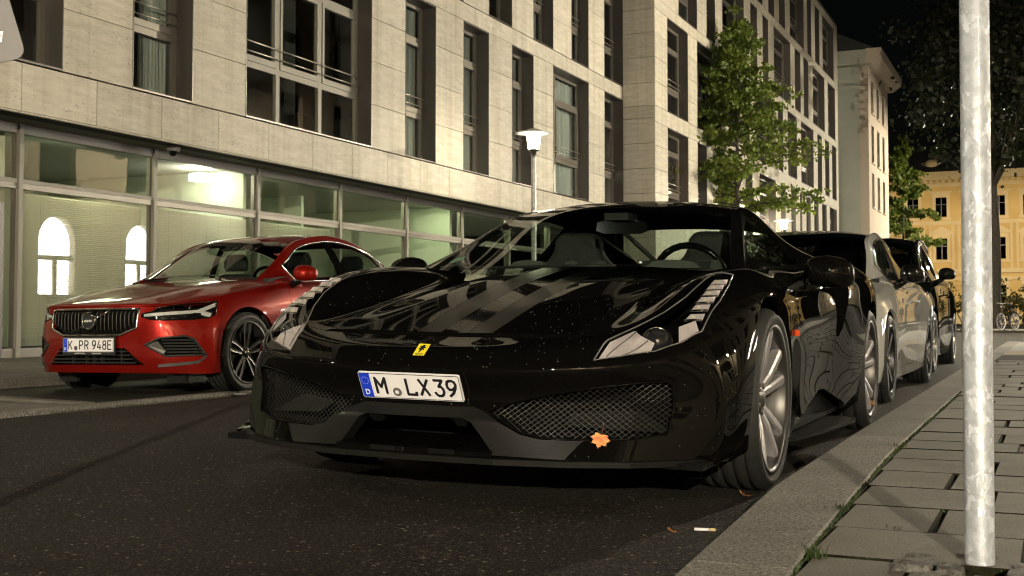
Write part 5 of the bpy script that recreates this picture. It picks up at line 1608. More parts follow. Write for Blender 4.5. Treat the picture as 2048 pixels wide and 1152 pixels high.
# ------------------------------------------------------------------ saloon kit (red saloon, pale coupe, dark SUV)
def build_saloon(name, X0, Y0, label, group, paint, roof_mat=None, k=(1, 1, 1), wb=2.87, Rt=.335, Rr=.255, doors=4, face=True, mirror_mat=None,
                 pillar_mat=None, spoke_style='fork', spoke_mat=None, rim_mat=None, trim='chrome', glass='car_glass', rot=.2, roll=0.0, rails_on_roof=False, arch=.365, nwheel=5):
    kx, ky, kz = k
    car = empty(name, (X0, Y0, 0), 0, label, 'car', group)
    car.rotation_euler = (0, R(roll), 0)
    P = paint; roof_mat = roof_mat or P; mirror_mat = mirror_mat or P; pillar_mat = pillar_mat or P
    fit_y = lambda y: y * ky if y < 1.0 else 1.0 * ky + (y - 1.0) * (wb - 1.0 * ky) / (2.87 - 1.0) if y < 2.87 else wb + (y - 2.87) * ky
    zz = lambda z: (z - .17) * kz + .17 + (kz - 1) * .10
    T = lambda p: (p[0] * kx, fit_y(p[1]), zz(p[2]))
    S = [-.18, .05, .3, .6, .95, 1.4, 1.9, 2.4, 2.87, 3.3, 3.7]
    def rail(front, xs, zs):
        return front + [(x, y, z) for x, y, z in zip(xs if isinstance(xs, list) else [xs] * 11, S, zs)]
    rails = [
        rail([(0, -.80, .715), (0, -.70, .757)], 0.0, [.865, .905, .945, .985, 1.0, 1.0, 1.0, 1.0, 1.03, 1.04, 1.02]),
        rail([(.30, -.785, .715), (.30, -.69, .760)], .31, [.868, .908, .946, .982, .995, 1.0, 1.0, 1.0, 1.03, 1.04, 1.02]),
        rail([(.55, -.725, .712), (.555, -.63, .757)], [.565, .57, .57, .57, .56, .56, .56, .56, .55, .54, .52], [.858, .898, .938, .972, .99, .99, .99, .995, 1.02, 1.03, 1.01]),
        rail([(.70, -.60, .705), (.71, -.50, .748)], [.725, .73, .735, .735, .72, .72, .72, .72, .72, .70, .66], [.835, .872, .913, .952, .972, .975, .975, .98, 1.0, 1.01, .99]),
        rail([(.80, -.46, .695), (.815, -.36, .738)], [.835, .845, .85, .845, .835, .825, .825, .83, .825, .79, .74], [.803, .838, .875, .912, .93, .935, .94, .945, .962, .968, .955]),
        rail([(.855, -.445, .59), (.888, -.33, .63)], [.908, .92, .92, .91, .90, .895, .895, .902, .915, .88, .81], [.675, .705, .735, .76, .77, .78, .79, .80, .82, .83, .84]),
        rail([(.878, -.445, .45), (.908, -.335, .475)], [.923, .932, .93, .922, .915, .912, .912, .92, .932, .90, .83], [.50, .53, .56, .58, .58, .58, .59, .60, .615, .63, .65]),
        rail([(.882, -.445, .30), (.908, -.345, .31)], [.92, .928, .925, .915, .902, .895, .895, .908, .925, .90, .83], [.325, .34, .35, .35, .345, .345, .35, .36, .38, .41, .46]),
        rail([(.862, -.46, .175), (.88, -.37, .178)], [.887, .89, .89, .885, .885, .885, .885, .887, .89, .86, .80], [.18, .178, .175, .172, .17, .17, .17, .18, .20, .25, .32])]
    shell = [[T(rails[v][u]) for v in range(9)] for u in range(13)]
    front = [[(0, -.835, .60), (.30, -.820, .60), (.55, -.755, .598), (.72, -.61, .594)],
             [(0, -.842, .46), (.30, -.826, .46), (.56, -.752, .452), (.745, -.61, .448)],
             [(0, -.838, .31), (.30, -.818, .31), (.56, -.745, .302), (.745, -.61, .298)],
             [(0, -.800, .19), (.30, -.785, .19), (.55, -.712, .185), (.73, -.585, .18)]]
    front = [[T(p) for p in r_] for r_ in front]
    rear = [[(0, 3.93, .90), (.3, 3.92, .90), (.52, 3.88, .90), (.66, 3.82, .89)], [(0, 3.95, .72), (.3, 3.94, .72), (.52, 3.91, .72), (.7, 3.84, .71)],
            [(0, 3.96, .50), (.3, 3.95, .50), (.52, 3.92, .50), (.7, 3.85, .50)], [(0, 3.90, .34), (.3, 3.89, .34), (.52, 3.86, .34), (.7, 3.79, .34)]]
    rear = [[T(p) for p in r_] for r_ in rear]
    BODY, HOOD, BUMP, REAR, ARCH, LIGHT, FOG, GR, LOW, DOOR, DOOR2 = 1, 2, 3, 5, 20, 21, 22, 23, 24, 25, 26
    def ids(u, v, part):
        if part == 'f': return BUMP
        if part == 'r': return REAR
        if 5 <= u <= 9 and v <= 2: return None
        if v <= 2 and u <= 4: return HOOD
        if u == 0: return BUMP
        return BODY
    cre = [(('s', 0, v), ('s', 0, v + 1), 0.35) for v in range(4)] + [(('s', u, 4), ('s', u + 1, 4), 0.3) for u in range(1, 12)]
    cre += [(('s', u, 8), ('s', u + 1, 8), 1.0) for u in range(12)] + [(('f', 4, c), ('f', 4, c + 1), 1.0) for c in range(4)]
    v, f, fm, cr = grid_cage(shell, front, rear, 4, ids, cre)
    v, f, fm, cr = mirror_half(v, f, fm, cr)
    co, fs, fi = subsurf(v, f, fm, 3, cr, fit=3)
    sk = Skin(co, fs, fi)
    TZ = lambda pts: [(x * kx, zz(z)) for x, z in pts]
    TY = lambda pts: [(fit_y(y), zz(z)) for y, z in pts]
    hl = TZ([(.465, .656), (.465, .632), (.53, .612), (.62, .603), (.78, .610), (.850, .622), (.866, .65), (.838, .742), (.826, .756), (.79, .745), (.68, .724), (.575, .702), (.535, .668)])
    gr = TZ([(-.43, .695), (-.44, .685), (-.435, .545), (-.29, .487), (.29, .487), (.435, .545), (.44, .685), (.43, .695)])
    low = TZ([(-.485, .252), (.485, .252), (.335, .385), (-.335, .385)])
    fog = TZ([(.500, .412), (.60, .463), (.75, .478), (.80, .452), (.858, .328), (.64, .322)])
    for s in (1, -1):
        sk.cut(circle_poly(0, Rt + .01, arch, 40), (1, 2), ARCH, lambda c, n, s=s: c.x * s > .72)
        sk.cut(circle_poly(wb, Rt + .01, arch, 40), (1, 2), ARCH, lambda c, n, s=s: c.x * s > .72)
        if face:
            sk.cut([(s * x, z) for x, z in hl][::s], (0, 2), LIGHT, lambda c, n, s=s: c.x * s > .4 and c.y < .0 and n.y < .35)
            sk.cut([(s * x, z) for x, z in fog][::s], (0, 2), FOG, lambda c, n, s=s: c.x * s > .4 and c.y < -.3 and n.y < .2)
        if doors == 4:
            sk.cut(TY([(.60, .25), (.57, .55), (.66, .98), (1.67, .99), (1.68, .25)]), (1, 2), DOOR, lambda c, n, s=s: c.x * s > .7, only=[BODY])
            sk.cut(TY([(1.685, .25), (1.675, .99), (2.55, 1.0), (2.70, .86), (2.52, .60), (2.42, .25)]), (1, 2), DOOR2, lambda c, n, s=s: c.x * s > .7, only=[BODY])
        else:
            sk.cut(TY([(.62, .25), (.60, .55), (.68, .98), (1.98, .99), (2.0, .60), (1.93, .25)]), (1, 2), DOOR, lambda c, n, s=s: c.x * s > .7, only=[BODY])
    if face:
        sk.cut(gr, (0, 2), GR, lambda c, n: c.y < -.5 and n.y < 0)
        sk.cut(low, (0, 2), LOW, lambda c, n: c.y < -.5 and n.y < 0)
    sk.part(HOOD, 'bonnet', P, car, gap=.003, rim=.015)
    sk.part(BUMP, 'front_bumper', P, car, gap=.0015, rim=.025)
    sk.part(BODY, 'body', P, car, gap=.0015, rim=.025)
    sk.part(REAR, 'rear_bumper', P, car, rim=.02)
    for s in (1, -1):
        for pid, yh in ((DOOR, 1.5 if doors == 4 else 1.75), (DOOR2, 2.45)):
            d = sk.part(pid, 'door', P, car, gap=.003, rim=.02, side=s)
            if d:
                hy = fit_y(yh); hz = zz(.80)
                mb = MB(); mb.tube([(s * .895 * kx, hy - .12, hz), (s * .935 * kx, hy - .10, hz), (s * .938 * kx, hy + .06, hz + .005), (s * .90 * kx, hy + .09, hz + .005)], [.008, .012, .012, .008], 8)
                mb.build('door_handle', P if trim != 'chrome' else P, d)
        if face:
            sk.part(LIGHT, 'headlight_glass', MAT['lamp_glass'], car, gap=.002, rim=.012, side=s)
            sk.part(LIGHT, 'headlight_bowl', MAT['headlight_bowl'], car, off=-.05, side=s)
            skin_tube(sk, LIGHT, .006, 'headlight_seal', MAT['black_gloss'], car, s, -.002)
            from mathutils.bvhtree import BVHTree
            bvh = BVHTree.FromPolygons([tuple(p) for p in co], fs)
            def fy(x, z):
                h = bvh.ray_cast(Vector((x * kx, -2.5, zz(z))), Vector((0, 1, 0)))
                return h[0].y if h[0] else -.5
            def strip(pts, dz, off, nm, mt):
                mb = MB()
                q = [(s * x * kx, fy(s * x, z) + off, zz(z)) for x, z in pts]
                for a, b in zip(q[:-1], q[1:]):
                    mb.quad((a[0], a[1], a[2] - dz), (b[0], b[1], b[2] - dz), (b[0], b[1], b[2] + dz), (a[0], a[1], a[2] + dz))
                    mb.quad((a[0], a[1] + .03, a[2] + dz), (a[0], a[1], a[2] + dz), (b[0], b[1], b[2] + dz), (b[0], b[1] + .03, b[2] + dz))
                mb.build(nm, mt, car)
            strip([(.475, .645), (.53, .647), (.60, .653), (.68, .660), (.74, .666), (.79, .672)], .0125, .012, 'daylight_bar', MAT['lamp_white'])
            strip([(.785, .672), (.805, .688), (.82, .706), (.832, .726)], .015, .014, 'daylight_bar', MAT['lamp_white'])
            strip([(.785, .668), (.81, .656), (.83, .646), (.848, .640)], .016, .014, 'daylight_bar', MAT['lamp_white'])
            rr = random.Random(5)
            for (x, z, w, h) in ((.60, .690, .035, .011), (.66, .700, .03, .012), (.735, .705, .05, .013), (.57, .626, .035, .010), (.64, .624, .03, .009), (.72, .632, .05, .013)):
                mb = MB()
                for q in range(5):
                    xa = x - w / 2 + w * q / 5; xb = xa + w / 5 * .85
                    ya = fy(s * xa, z) + .025 + rr.uniform(-.006, .006)
                    mb.quad((s * xa * kx, ya, zz(z - h)), (s * xb * kx, ya + rr.uniform(-.012, .012), zz(z - h)), (s * xb * kx, ya + rr.uniform(0, .02), zz(z + h)), (s * xa * kx, ya + .01, zz(z + h)))
                mb.build('lamp_cell', MAT['chrome'], car)
            # fog intake: dark pocket with slats and a satin frame
            sk.part(FOG, 'intake_pocket', MAT['dark_void'], car, off=-.06, side=s)
            skin_tube(sk, FOG, .009, 'intake_frame', MAT['black_plastic'], car, s, -.001)
            mb = MB()
            tri = [(.500, .412), (.585, .44), (.64, .36), (.62, .335)]
            mb.add([(s * x * kx, fy(s * x, z) + .006, zz(z)) for x, z in tri], [(0, 1, 2, 3)]); mb.build('intake_blade', MAT['alloy_grey'], car)
            for q in range(5):
                z = .350 + q * .024
                xs = np.linspace(lerp(.635, .60, q / 4), lerp(.845, .80, q / 4), 6)
                mb = MB(); pp = [(s * x * kx, fy(s * x, z) + .018, zz(z)) for x in xs]
                for a, b in zip(pp[:-1], pp[1:]):
                    mb.quad((a[0], a[1], a[2] - .007), (b[0], b[1], b[2] - .007), (b[0], b[1] + .012, b[2] + .008), (a[0], a[1] + .012, a[2] + .008))
                mb.build('intake_slat', MAT['black_plastic'], car)
            mb = MB(); pp = [(s * x * kx, fy(s * x, z) - .008, zz(z)) for x, z in ((.585, .243), (.68, .252), (.78, .262), (.825, .27), (.865, .322))]
            for a, b in zip(pp[:-1], pp[1:]):
                mb.quad((a[0], a[1], a[2] - .010), (b[0], b[1], b[2] - .010), (b[0], b[1], b[2] + .014), (a[0], a[1], a[2] + .012))
            mb.build('bumper_strip', MAT['black_plastic'], car)
    if face:
        # main grille
        sk.part(GR, 'grille_back', MAT['dark_void'], car, off=-.045)
        skin_tube(sk, GR, .010, 'grille_frame', MAT['chrome'], car, 0, .003)
        for i in range(22):
            x = lerp(-.405, .405, i / 21)
            zb, zt = (.505 + max(0, abs(x) - .29) * .42), .680
            mb = MB()
            yy = -.842 + .10 * x * x * 1.6
            for a, b, c, d in ((zb, zb + .03, .020, .0), (zb + .03, .60, 0.0, -.004), (.60, zt - .02, -.004, 0.0), (zt - .02, zt, .0, .02)):
                mb.quad((x - .0045, yy + c + .012, zz(a)), (x + .0045, yy + c + .012, zz(a)), (x + .0045, yy + d + .012, zz(b)), (x - .0045, yy + d + .012, zz(b)))
                mb.quad((x + .0045, yy + c + .012, zz(a)), (x + .0045, yy + c + .04, zz(a)), (x + .0045, yy + d + .04, zz(b)), (x + .0045, yy + d + .012, zz(b)))
                mb.quad((x - .0045, yy + c + .04, zz(a)), (x - .0045, yy + c + .012, zz(a)), (x - .0045, yy + d + .012, zz(b)), (x - .0045, yy + d + .04, zz(b)))
            mb.build('grille_slat', MAT['steel'], car)
        mb = MB(); mb.tube([(-.175, -.850, .515), (.205, -.850, .685)], .0055, 6); mb.build('grille_bar', MAT['chrome'], car)
        bd = empty('badge'); bd.parent = car; bd.location = (0, -.862, .602)
        mb = MB(); mb.lathe([(.052, .004), (.052, -.006), (.066, -.009), (.072, -.002), (.072, .012)], 40, 1); mb.build('badge_ring', MAT['chrome'], bd)
        mb = MB(); mb.lathe([(0, -.002), (.053, -.002)], 32, 1); mb.build('badge_disc', MAT['ink'], bd)
        mb = MB(); mb.prism([(.040, .038), (.062, .060), (.050, .062), (.080, .082), (.088, .055), (.074, .066), (.078, .052), (.056, .030)][:4], 1, -.006, .0); mb.build('badge_arrow', MAT['chrome'], bd, recalc=True)
        MB().box(-.053, .053, -.0045, -.002, -.011, .011).build('badge_band', MAT['ink'], bd)
        text_mesh('badge_lettering', 'VOLVO', .026, MAT['white_ink'], bd, Matrix.Translation((0, -.0058, 0)) @ Matrix.Rotation(R(90), 4, 'X'), .0004, .0006, .95)
        # lower grille
        sk.part(LOW, 'lower_grille_back', MAT['dark_void'], car, off=-.06)
        for z in (.272, .300, .330, .360):
            w = lerp(.47, .34, (z - .252) / .133) - .01
            MB().box(-w, w, -.828, -.81, z - .0045, z + .0045).build('lower_grille_slat', MAT['black_plastic'], car)
        for x in (-.20, -.06, .02, .10, .30):
            MB().box(x - .005, x + .005, -.820, -.79, .26, .372).build('lower_grille_post', MAT['black_plastic'], car)
        Mp = Matrix.Translation((0, -.862, .412))
        po = plate(car, ('K',), '', .52, .11, Mp, .077, [('P', -.070), ('R', -.014), ('9', .064), ('4', .117), ('8', .170), ('E', .222)], -.126, -.182, frame=.012, sx=.58, bold=.0098)
        Mt = Matrix.Rotation(R(90), 4, 'X')
        text_mesh('frame_lettering', 'MADE BY SWEDEN.', .013, MAT['white_ink'], po, Matrix.Translation((-.085, -.0005, -.067)) @ Mt, .0003, 0, 1.0)
        text_mesh('frame_lettering', 'VOLVOCARS.DE', .013, MAT['white_ink'], po, Matrix.Translation((.085, -.0005, -.067)) @ Mt, .0003, 0, 1.0)
        # tow hooks / air guides under the nose
        for x in (-.56, .58):
            MB().box(x - .09, x + .09, -.50, -.46, .10, .18).build('air_guide', MAT['black_plastic'], car)
    mb = MB(); mb.box(-.84 * kx, .84 * kx, fit_y(-.38), fit_y(3.7), zz(.17), zz(.19)); mb.box(-.80 * kx, .80 * kx, fit_y(-.52), fit_y(-.45), zz(.18), zz(.66))
    mb.build('underbody', MAT['dark_void'], car)
    mb = MB()
    for s in (1, -1):
        for cy in (0, wb):
            r = arch + .02
            po = [(cy + r * math.cos(t), Rt + .01 + r * math.sin(t)) for t in np.linspace(-.35, math.pi + .35, 18)]
            for a, b in zip(po[:-1], po[1:]):
                mb.quad((s * .84 * kx, a[0], a[1]), (s * .84 * kx, b[0], b[1]), (s * .55, b[0], b[1]), (s * .55, a[0], a[1]))
            mb.add([(s * .55, y, z) for y, z in po], [tuple(range(len(po)))])
    mb.build('wheel_arch_liner', MAT['dark_void'], car)
    xo = .918 * kx
    for s in (1, -1):
        for cy in (0, wb):
            wheel_alloy(car, s, (s * xo, cy, Rt - .002), Rt, Rr, .235, rim_mat or MAT['alloy_grey'], spoke_mat or MAT['alloy_grey'], nwheel, spoke_style, rot + cy)
    # greenhouse
    G = [[(0, .22, .985), (.35, .27, .980), (.665, .46, .968), (.715, .52, .962), (.80, .60, .945), (.85, .62, .92)],
         [(0, .55, 1.155), (.34, .58, 1.150), (.630, .74, 1.112), (.680, .79, 1.095), (.80, .84, .948), (.855, .86, .92)],
         [(0, .80, 1.270), (.33, .82, 1.265), (.597, .93, 1.225), (.642, .97, 1.206), (.80, 1.12, .952), (.855, 1.13, .92)],
         [(0, 1.05, 1.362), (.32, 1.06, 1.355), (.556, 1.15, 1.320), (.605, 1.18, 1.300), (.80, 1.35, .956), (.855, 1.37, .92)],
         [(0, 1.60, 1.434), (.32, 1.6, 1.427), (.54, 1.6, 1.395), (.592, 1.62, 1.370), (.80, 1.66, .96), (.855, 1.66, .925)],
         [(0, 2.0, 1.422), (.32, 2.0, 1.414), (.535, 2.0, 1.383), (.590, 2.0, 1.358), (.80, 2.0, .965), (.855, 2.0, .93)],
         [(0, 2.4, 1.365), (.32, 2.4, 1.355), (.53, 2.38, 1.325), (.588, 2.36, 1.295), (.797, 2.35, .972), (.852, 2.35, .935)],
         [(0, 2.75, 1.248), (.31, 2.74, 1.240), (.52, 2.68, 1.220), (.585, 2.66, 1.195), (.79, 2.64, .985), (.845, 2.62, .945)],
         [(0, 3.08, 1.08), (.3, 3.06, 1.075), (.52, 2.98, 1.07), (.615, 2.93, 1.06), (.77, 2.90, .995), (.83, 2.90, .955)],
         [(0, 3.25, 1.03), (.3, 3.23, 1.03), (.5, 3.16, 1.03), (.62, 3.12, 1.02), (.74, 3.10, .985), (.8, 3.1, .95)]]
    if name == 'parked_suv':
        for u, row in ((6, 1.400), (7, 1.335), (8, 1.12)):
            dz = row - G[u][0][2]
            G[u] = [(x, y + (.12 if i < 4 else .08), z + dz * (1 if i < 4 else .1)) for i, (x, y, z) in enumerate(G[u])]
    G = [[T(p) for p in r_] for r_ in G]
    WS, ROOF, SIDE, SKIRT, RW, PIL, SIDE2 = 40, 41, 42, 43, 44, 45, 46
    def gid(u, v, part):
        if u <= 2 and v <= 1: return WS
        if u <= 2 and v == 2: return PIL
        if u == 0 and v >= 3: return PIL
        if v == 3 and 1 <= u <= 3: return SIDE
        if v == 3 and 4 <= u <= 7: return SIDE2
        if v >= 4: return SKIRT
        if 6 <= u <= 7 and v <= 1: return RW
        if v == 2 and u >= 3: return PIL
        return ROOF
    v, f, fm, cr = grid_cage(G, None, None, 4, gid, [])
    v, f, fm, cr = mirror_half(v, f, fm, cr)
    co2, fs2, fi2 = subsurf(v, f, fm, 3, cr, fit=3)
    gh = Skin(co2, fs2, fi2)
    gh.part(WS, 'windscreen', MAT[glass], car, gap=.001)
    gh.part(PIL, 'roof_pillar', pillar_mat, car, rim=.03, side=1); gh.part(PIL, 'roof_pillar', pillar_mat, car, rim=.03, side=-1)
    gh.part(ROOF, 'roof', roof_mat, car, rim=.02)
    gh.part(SKIRT, 'window_ledge', P, car)
    gh.part(RW, 'rear_window', MAT[glass], car)
    for s in (1, -1):
        gh.part(SIDE, 'side_window', MAT['saloon_glass'], car, gap=.012, side=s)
        gh.part(SIDE2, 'side_window', MAT['saloon_glass'], car, gap=.012, side=s)
        skin_tube(gh, [SIDE, SIDE2], .0075, 'window_trim', MAT[trim], car, s, .004)
        mb = MB()
        yb = fit_y(1.645)
        for dy in (0,):
            a = (.592 * kx, fit_y(1.62), zz(1.368)); b = (.80 * kx, fit_y(1.66), zz(.955))
            n = 6
            pts = [(lerp(a[0], b[0], t) + .025 * math.sin(math.pi * t), lerp(a[1], b[1], t), lerp(a[2], b[2], t)) for t in np.linspace(0, 1, n)]
            for p, q in zip(pts[:-1], pts[1:]):
                mb.quad((s * (p[0] + .003), p[1] - .045, p[2]), (s * (q[0] + .003), q[1] - .045, q[2]), (s * (q[0] + .003), q[1] + .045, q[2]), (s * (p[0] + .003), p[1] + .045, p[2]))
                mb.quad((s * (p[0] - .03), p[1] - .045, p[2]), (s * (q[0] - .03), q[1] - .045, q[2]), (s * (q[0] + .003), q[1] - .045, q[2]), (s * (p[0] + .003), p[1] - .045, p[2]))
        if doors == 4: mb.build('door_post', MAT['black_gloss'], car)
        # mirrors
        mr = empty('wing_mirror'); mr.parent = car
        if face and s < 0: mr.location = (.13, .26, 0)     # folded in
        secs = []
        for (x, y, z, a, b) in ((.895, .70, 1.0, .03, .03), (.91, .70, 1.005, .080, .066), (.96, .705, 1.008, .098, .082), (1.02, .72, 1.006, .095, .080), (1.065, .745, 1.0, .07, .063), (1.085, .76, .998, .028, .03)):
            ring = []
            for q in range(14):
                t = 2 * math.pi * q / 14; cc, ss = math.cos(t), math.sin(t)
                ring.append((s * x * kx, fit_y(y) + a * (abs(cc) ** .75) * (1 if cc > 0 else -1) * (.5 if cc > 0 else 1), zz(z) + b * (abs(ss) ** .8) * (1 if ss > 0 else -.85)))
            secs.append(ring)
        mb = MB(); vs = [p for r_ in secs for p in r_]; fs_ = []
        for q in range(len(secs) - 1):
            for e in range(14):
                e2 = (e + 1) % 14
                fs_.append((q * 14 + e, q * 14 + e2, (q + 1) * 14 + e2, (q + 1) * 14 + e))
        fs_.append(tuple(range(13, -1, -1))); fs_.append(tuple(range((len(secs) - 1) * 14, len(secs) * 14)))
        mb.add(vs, fs_, True); h = mb.build('mirror_housing', mirror_mat, mr, recalc=True)
        sub = h.modifiers.new('s', 'SUBSURF'); sub.levels = 1; sub.render_levels = 1
        mb = MB(); mb.tube([(s * .84 * kx, fit_y(.70), zz(.90)), (s * .90 * kx, fit_y(.70), zz(.935)), (s * .95 * kx, fit_y(.71), zz(.975))], [.035, .032, .035], 8)
        mb.build('mirror_foot', MAT['black_gloss'], mr)
        if rails_on_roof:
            mb = MB(); mb.tube([(s * .60 * kx, fit_y(y), zz(z) ) for y, z in ((1.30, 1.33), (1.36, 1.375), (1.6, 1.395), (2.0, 1.39), (2.4, 1.35), (2.5, 1.31))], .014, 8)
            mb.build('roof_rail', MAT['chrome'], car)
    # cabin
    for sx, sy in ((-.37, 1.45), (.37, 1.45), (-.40, 2.35), (.40, 2.35)):
        seat = empty('seat'); seat.parent = car
        w = .24 if sy < 2 else .30
        mb = MB(); mb.prism([(sx - w, .5), (sx + w, .5), (sx + w * .9, .95), (sx + w * .7, 1.06), (sx - w * .7, 1.06), (sx - w * .9, .95)], 1, fit_y(sy), fit_y(sy) + .11)
        mb.v = [(x * kx, y, zz(z)) for x, y, z in mb.v]
        o = mb.build('seat_back', MAT['seat'], seat, recalc=True); bv = o.modifiers.new('b', 'BEVEL'); bv.width = .03; bv.segments = 2
        mb = MB(); mb.prism([(sx - .13, 1.09), (sx + .13, 1.09), (sx + .135, 1.18), (sx + .10, 1.255), (sx - .10, 1.255), (sx - .135, 1.18)], 1, fit_y(sy) + .03, fit_y(sy) + .11)
        mb.v = [(x * kx, y, zz(z)) for x, y, z in mb.v]
        o = mb.build('headrest', MAT['seat'], seat, recalc=True); bv = o.modifiers.new('b', 'BEVEL'); bv.width = .03; bv.segments = 2
    mb = MB(); mb.prism(TY([(.42, .90), (.50, .965), (.75, .99), (.95, .97), (1.0, .85), (1.0, .5), (.42, .5)]), 0, -.76 * kx, .76 * kx); mb.build('dashboard', MAT['dash'], car, recalc=True)
    MB().box(-.78 * kx, .78 * kx, fit_y(.6), fit_y(3.1), zz(.40), zz(.46)).build('cabin_floor', MAT['dark_void'], car)
    MB().box(-.74 * kx, .74 * kx, fit_y(2.62), fit_y(3.15), zz(.93), zz(.965)).build('parcel_shelf', MAT['dark_void'], car)
    sw = MB(); n = 24
    sw.tube([(.37 * kx + .18 * math.cos(2 * math.pi * i / n), fit_y(1.05) - .07 * math.sin(2 * math.pi * i / n), zz(.92) + .17 * math.sin(2 * math.pi * i / n)) for i in range(n + 1)], .016, 8, False)
    sw.build('steering_wheel', MAT['black_gloss'], car)
    mb = MB(); mb.prism([(-.12, 1.255), (.12, 1.255), (.125, 1.305), (.08, 1.32), (-.08, 1.32), (-.125, 1.305)], 1, fit_y(.98), fit_y(1.01))
    mb.v = [(x, y, zz(z)) for x, y, z in mb.v]; mb.build('inner_mirror', MAT['black_gloss'], car, recalc=True)
    mb = MB(); mb.tube([(-.55 * kx, fit_y(.40), zz(.985)), (-.1, fit_y(.28), zz(.995)), (.35 * kx, fit_y(.29), zz(.995))], .008, 6); mb.build('wiper', MAT['black_plastic'], car)
    return car

MAT['lamp_white'] = mat('lamp_white', (.62, .62, .60), .3)
MAT['headlight_bowl'] = mat('headlight_bowl', (.02, .02, .02), .15, metal=.3)
MAT['saloon_glass'] = glass_mat('saloon_glass', (.50, .56, .52), 1.5)
red_car = build_saloon('parked_car', -7.0, 8.18, 'glossy red four-door saloon with chrome grille and grey wheels on the far kerb', 'cars parked along the kerb', MAT['red_paint'],
                       spoke_mat=MAT['alloy_mid'], rim_mat=MAT['alloy_mid'], rot=0.0, roll=-.6)
pale_coupe = build_saloon('parked_car', -2.03, 9.38, 'pale two-door coupe with black roof parked right behind the black sports car', 'cars parked along the kerb', MAT['white_paint'],
                          roof_mat=MAT['black_gloss'], wb=2.94, doors=2, face=False, mirror_mat=MAT['black_gloss'], spoke_style='bar', spoke_mat=MAT['alloy_dark'], rim_mat=MAT['alloy_dark'],
                          trim='black_gloss', glass='dark_glass', rot=.3, roll=1.0, nwheel=7, k=(.985, 1, .985))
dark_suv = build_saloon('parked_suv', -2.20, 14.55, 'dark green-black tall SUV with roof rails and bright wheels behind the pale coupe', 'cars parked along the kerb', MAT['green_black_paint'],
                        wb=2.90, doors=4, face=False, k=(1.02, 1, 1.17), Rt=.365, Rr=.275, arch=.40, spoke_style='bar', spoke_mat=MAT['chrome'], rim_mat=MAT['steel'], glass='dark_glass', rails_on_roof=True, roll=1.0, nwheel=7, pillar_mat=MAT['green_black_paint'])
# ------------------------------------------------------------------ street lamps
MAT['galv'] = noise_mat('galv', (.34, .33, .33), (.62, .60, .61), 26, .34, .12, stretch=(1, 1, .55), rough2=.55, metal=.75, contrast=(.42, .62), bscale=30)
MAT['hat'] = mat('hat', (.75, .73, .66), .5)
lamp_meshes = {}
MAT['frosted'] = bpy.data.materials.new('frosted'); MAT['frosted'].use_nodes = True
def _frost(m):
    N, L = nodes(m); N.remove(N['Principled BSDF'])
    e = N.new('ShaderNodeEmission'); e.inputs['Color'].default_value = (*LAMP_COL, 1); e.inputs['Strength'].default_value = 70.0
    t = N.new('ShaderNodeBsdfTransparent'); x = N.new('ShaderNodeMixShader'); x.inputs[0].default_value = .30
    L.new(t.outputs[0], x.inputs[1]); L.new(e.outputs[0], x.inputs[2]); L.new(x.outputs[0], N['Material Output'].inputs['Surface'])
_frost(MAT['frosted'])
lamp_mats = {}
def street_lamp(x, y, z0, label, power, tall=0.0):
    l = empty('street_lamp', (x, y, z0), 0, label, 'street lamp', 'street lamps with disc hats')
    if power not in lamp_mats: lamp_mats[power] = emit_mat('lamp_bulb', LAMP_COL, power * 12.0)
    if not lamp_meshes:
        t = MB(); t.lathe([(.075, 0), (.075, .6), (.055, .65), (.050, 3.72)], 16, 2); t.build('pole', MAT['galv'], l)
        t = MB(); t.lathe([(.05, 3.70), (.055, 3.72), (.055, 3.84), (.12, 3.86), (.12, 3.885), (0, 3.886)], 20, 2); t.build('collar', MAT['steel'], l)
        t = MB(); t.lathe([(.105, 3.888), (.145, 4.19)], 24, 2); t.build('lamp_glass', MAT['frosted'], l)
        t = MB(); t.lathe([(0, 4.075), (.032, 4.088), (.045, 4.12), (.032, 4.152), (0, 4.165)], 12, 2); t.build('lamp_bulb', lamp_mats[power], l)
        t = MB(); t.lathe([(.0, 4.215), (.16, 4.214), (.375, 4.200), (.375, 4.212), (.16, 4.262), (.08, 4.30), (0, 4.305)], 32, 2); t.build('hat', MAT['hat'], l)
        lamp_meshes['root'] = l
    else:
        for ch in lamp_meshes['root'].children:
            c = ch.copy(); C.objects.link(c); c.parent = l
            if tall:
                if ch.name.startswith('pole'): c.scale = (1, 1, (3.72 + tall) / 3.72)
                else: c.location = (0, 0, tall)
            if ch.name.startswith('lamp_bulb'):
                c.material_slots[0].link = 'OBJECT'; c.material_slots[0].material = lamp_mats[power]
    return l
street_lamp(-9.47, 22.0, .11, 'lit street lamp with a disc hat standing before the second-storey windows', LAMPS[0])
street_lamp(-9.42, 46.1, .11, 'lit street lamp far down the street, glowing under the leafy tree', LAMPS[1])
street_lamp(-9.9, -.9, .11, 'street lamp out of view on the far pavement, lighting the office front', LAMPS[2])
for _y, _pw, _tl, _lab in ((-13, LAMPS[3][0], 0, 'street lamp out of view behind the viewer across the street'), (9.0, LAMPS[3][1], 0, 'street lamp out of view before the cream town house, beside the sports car'), (36.0, LAMPS[3][2], 4.0, 'tall street lamp out of view, lighting the leafy tree')):
    street_lamp(4.5 if _y > 20 else (5.2 if _y < 0 else 7.0), _y, .12, _lab, _pw, _tl)  # the tall one is added out of view to light the tree
street_lamp(4.5, 81.0, .0, 'tall street lamp out of view right of the palace, lighting the corner house', LAMPS[4], 5.0)  # added unseen, raised so its light climbs the house wall
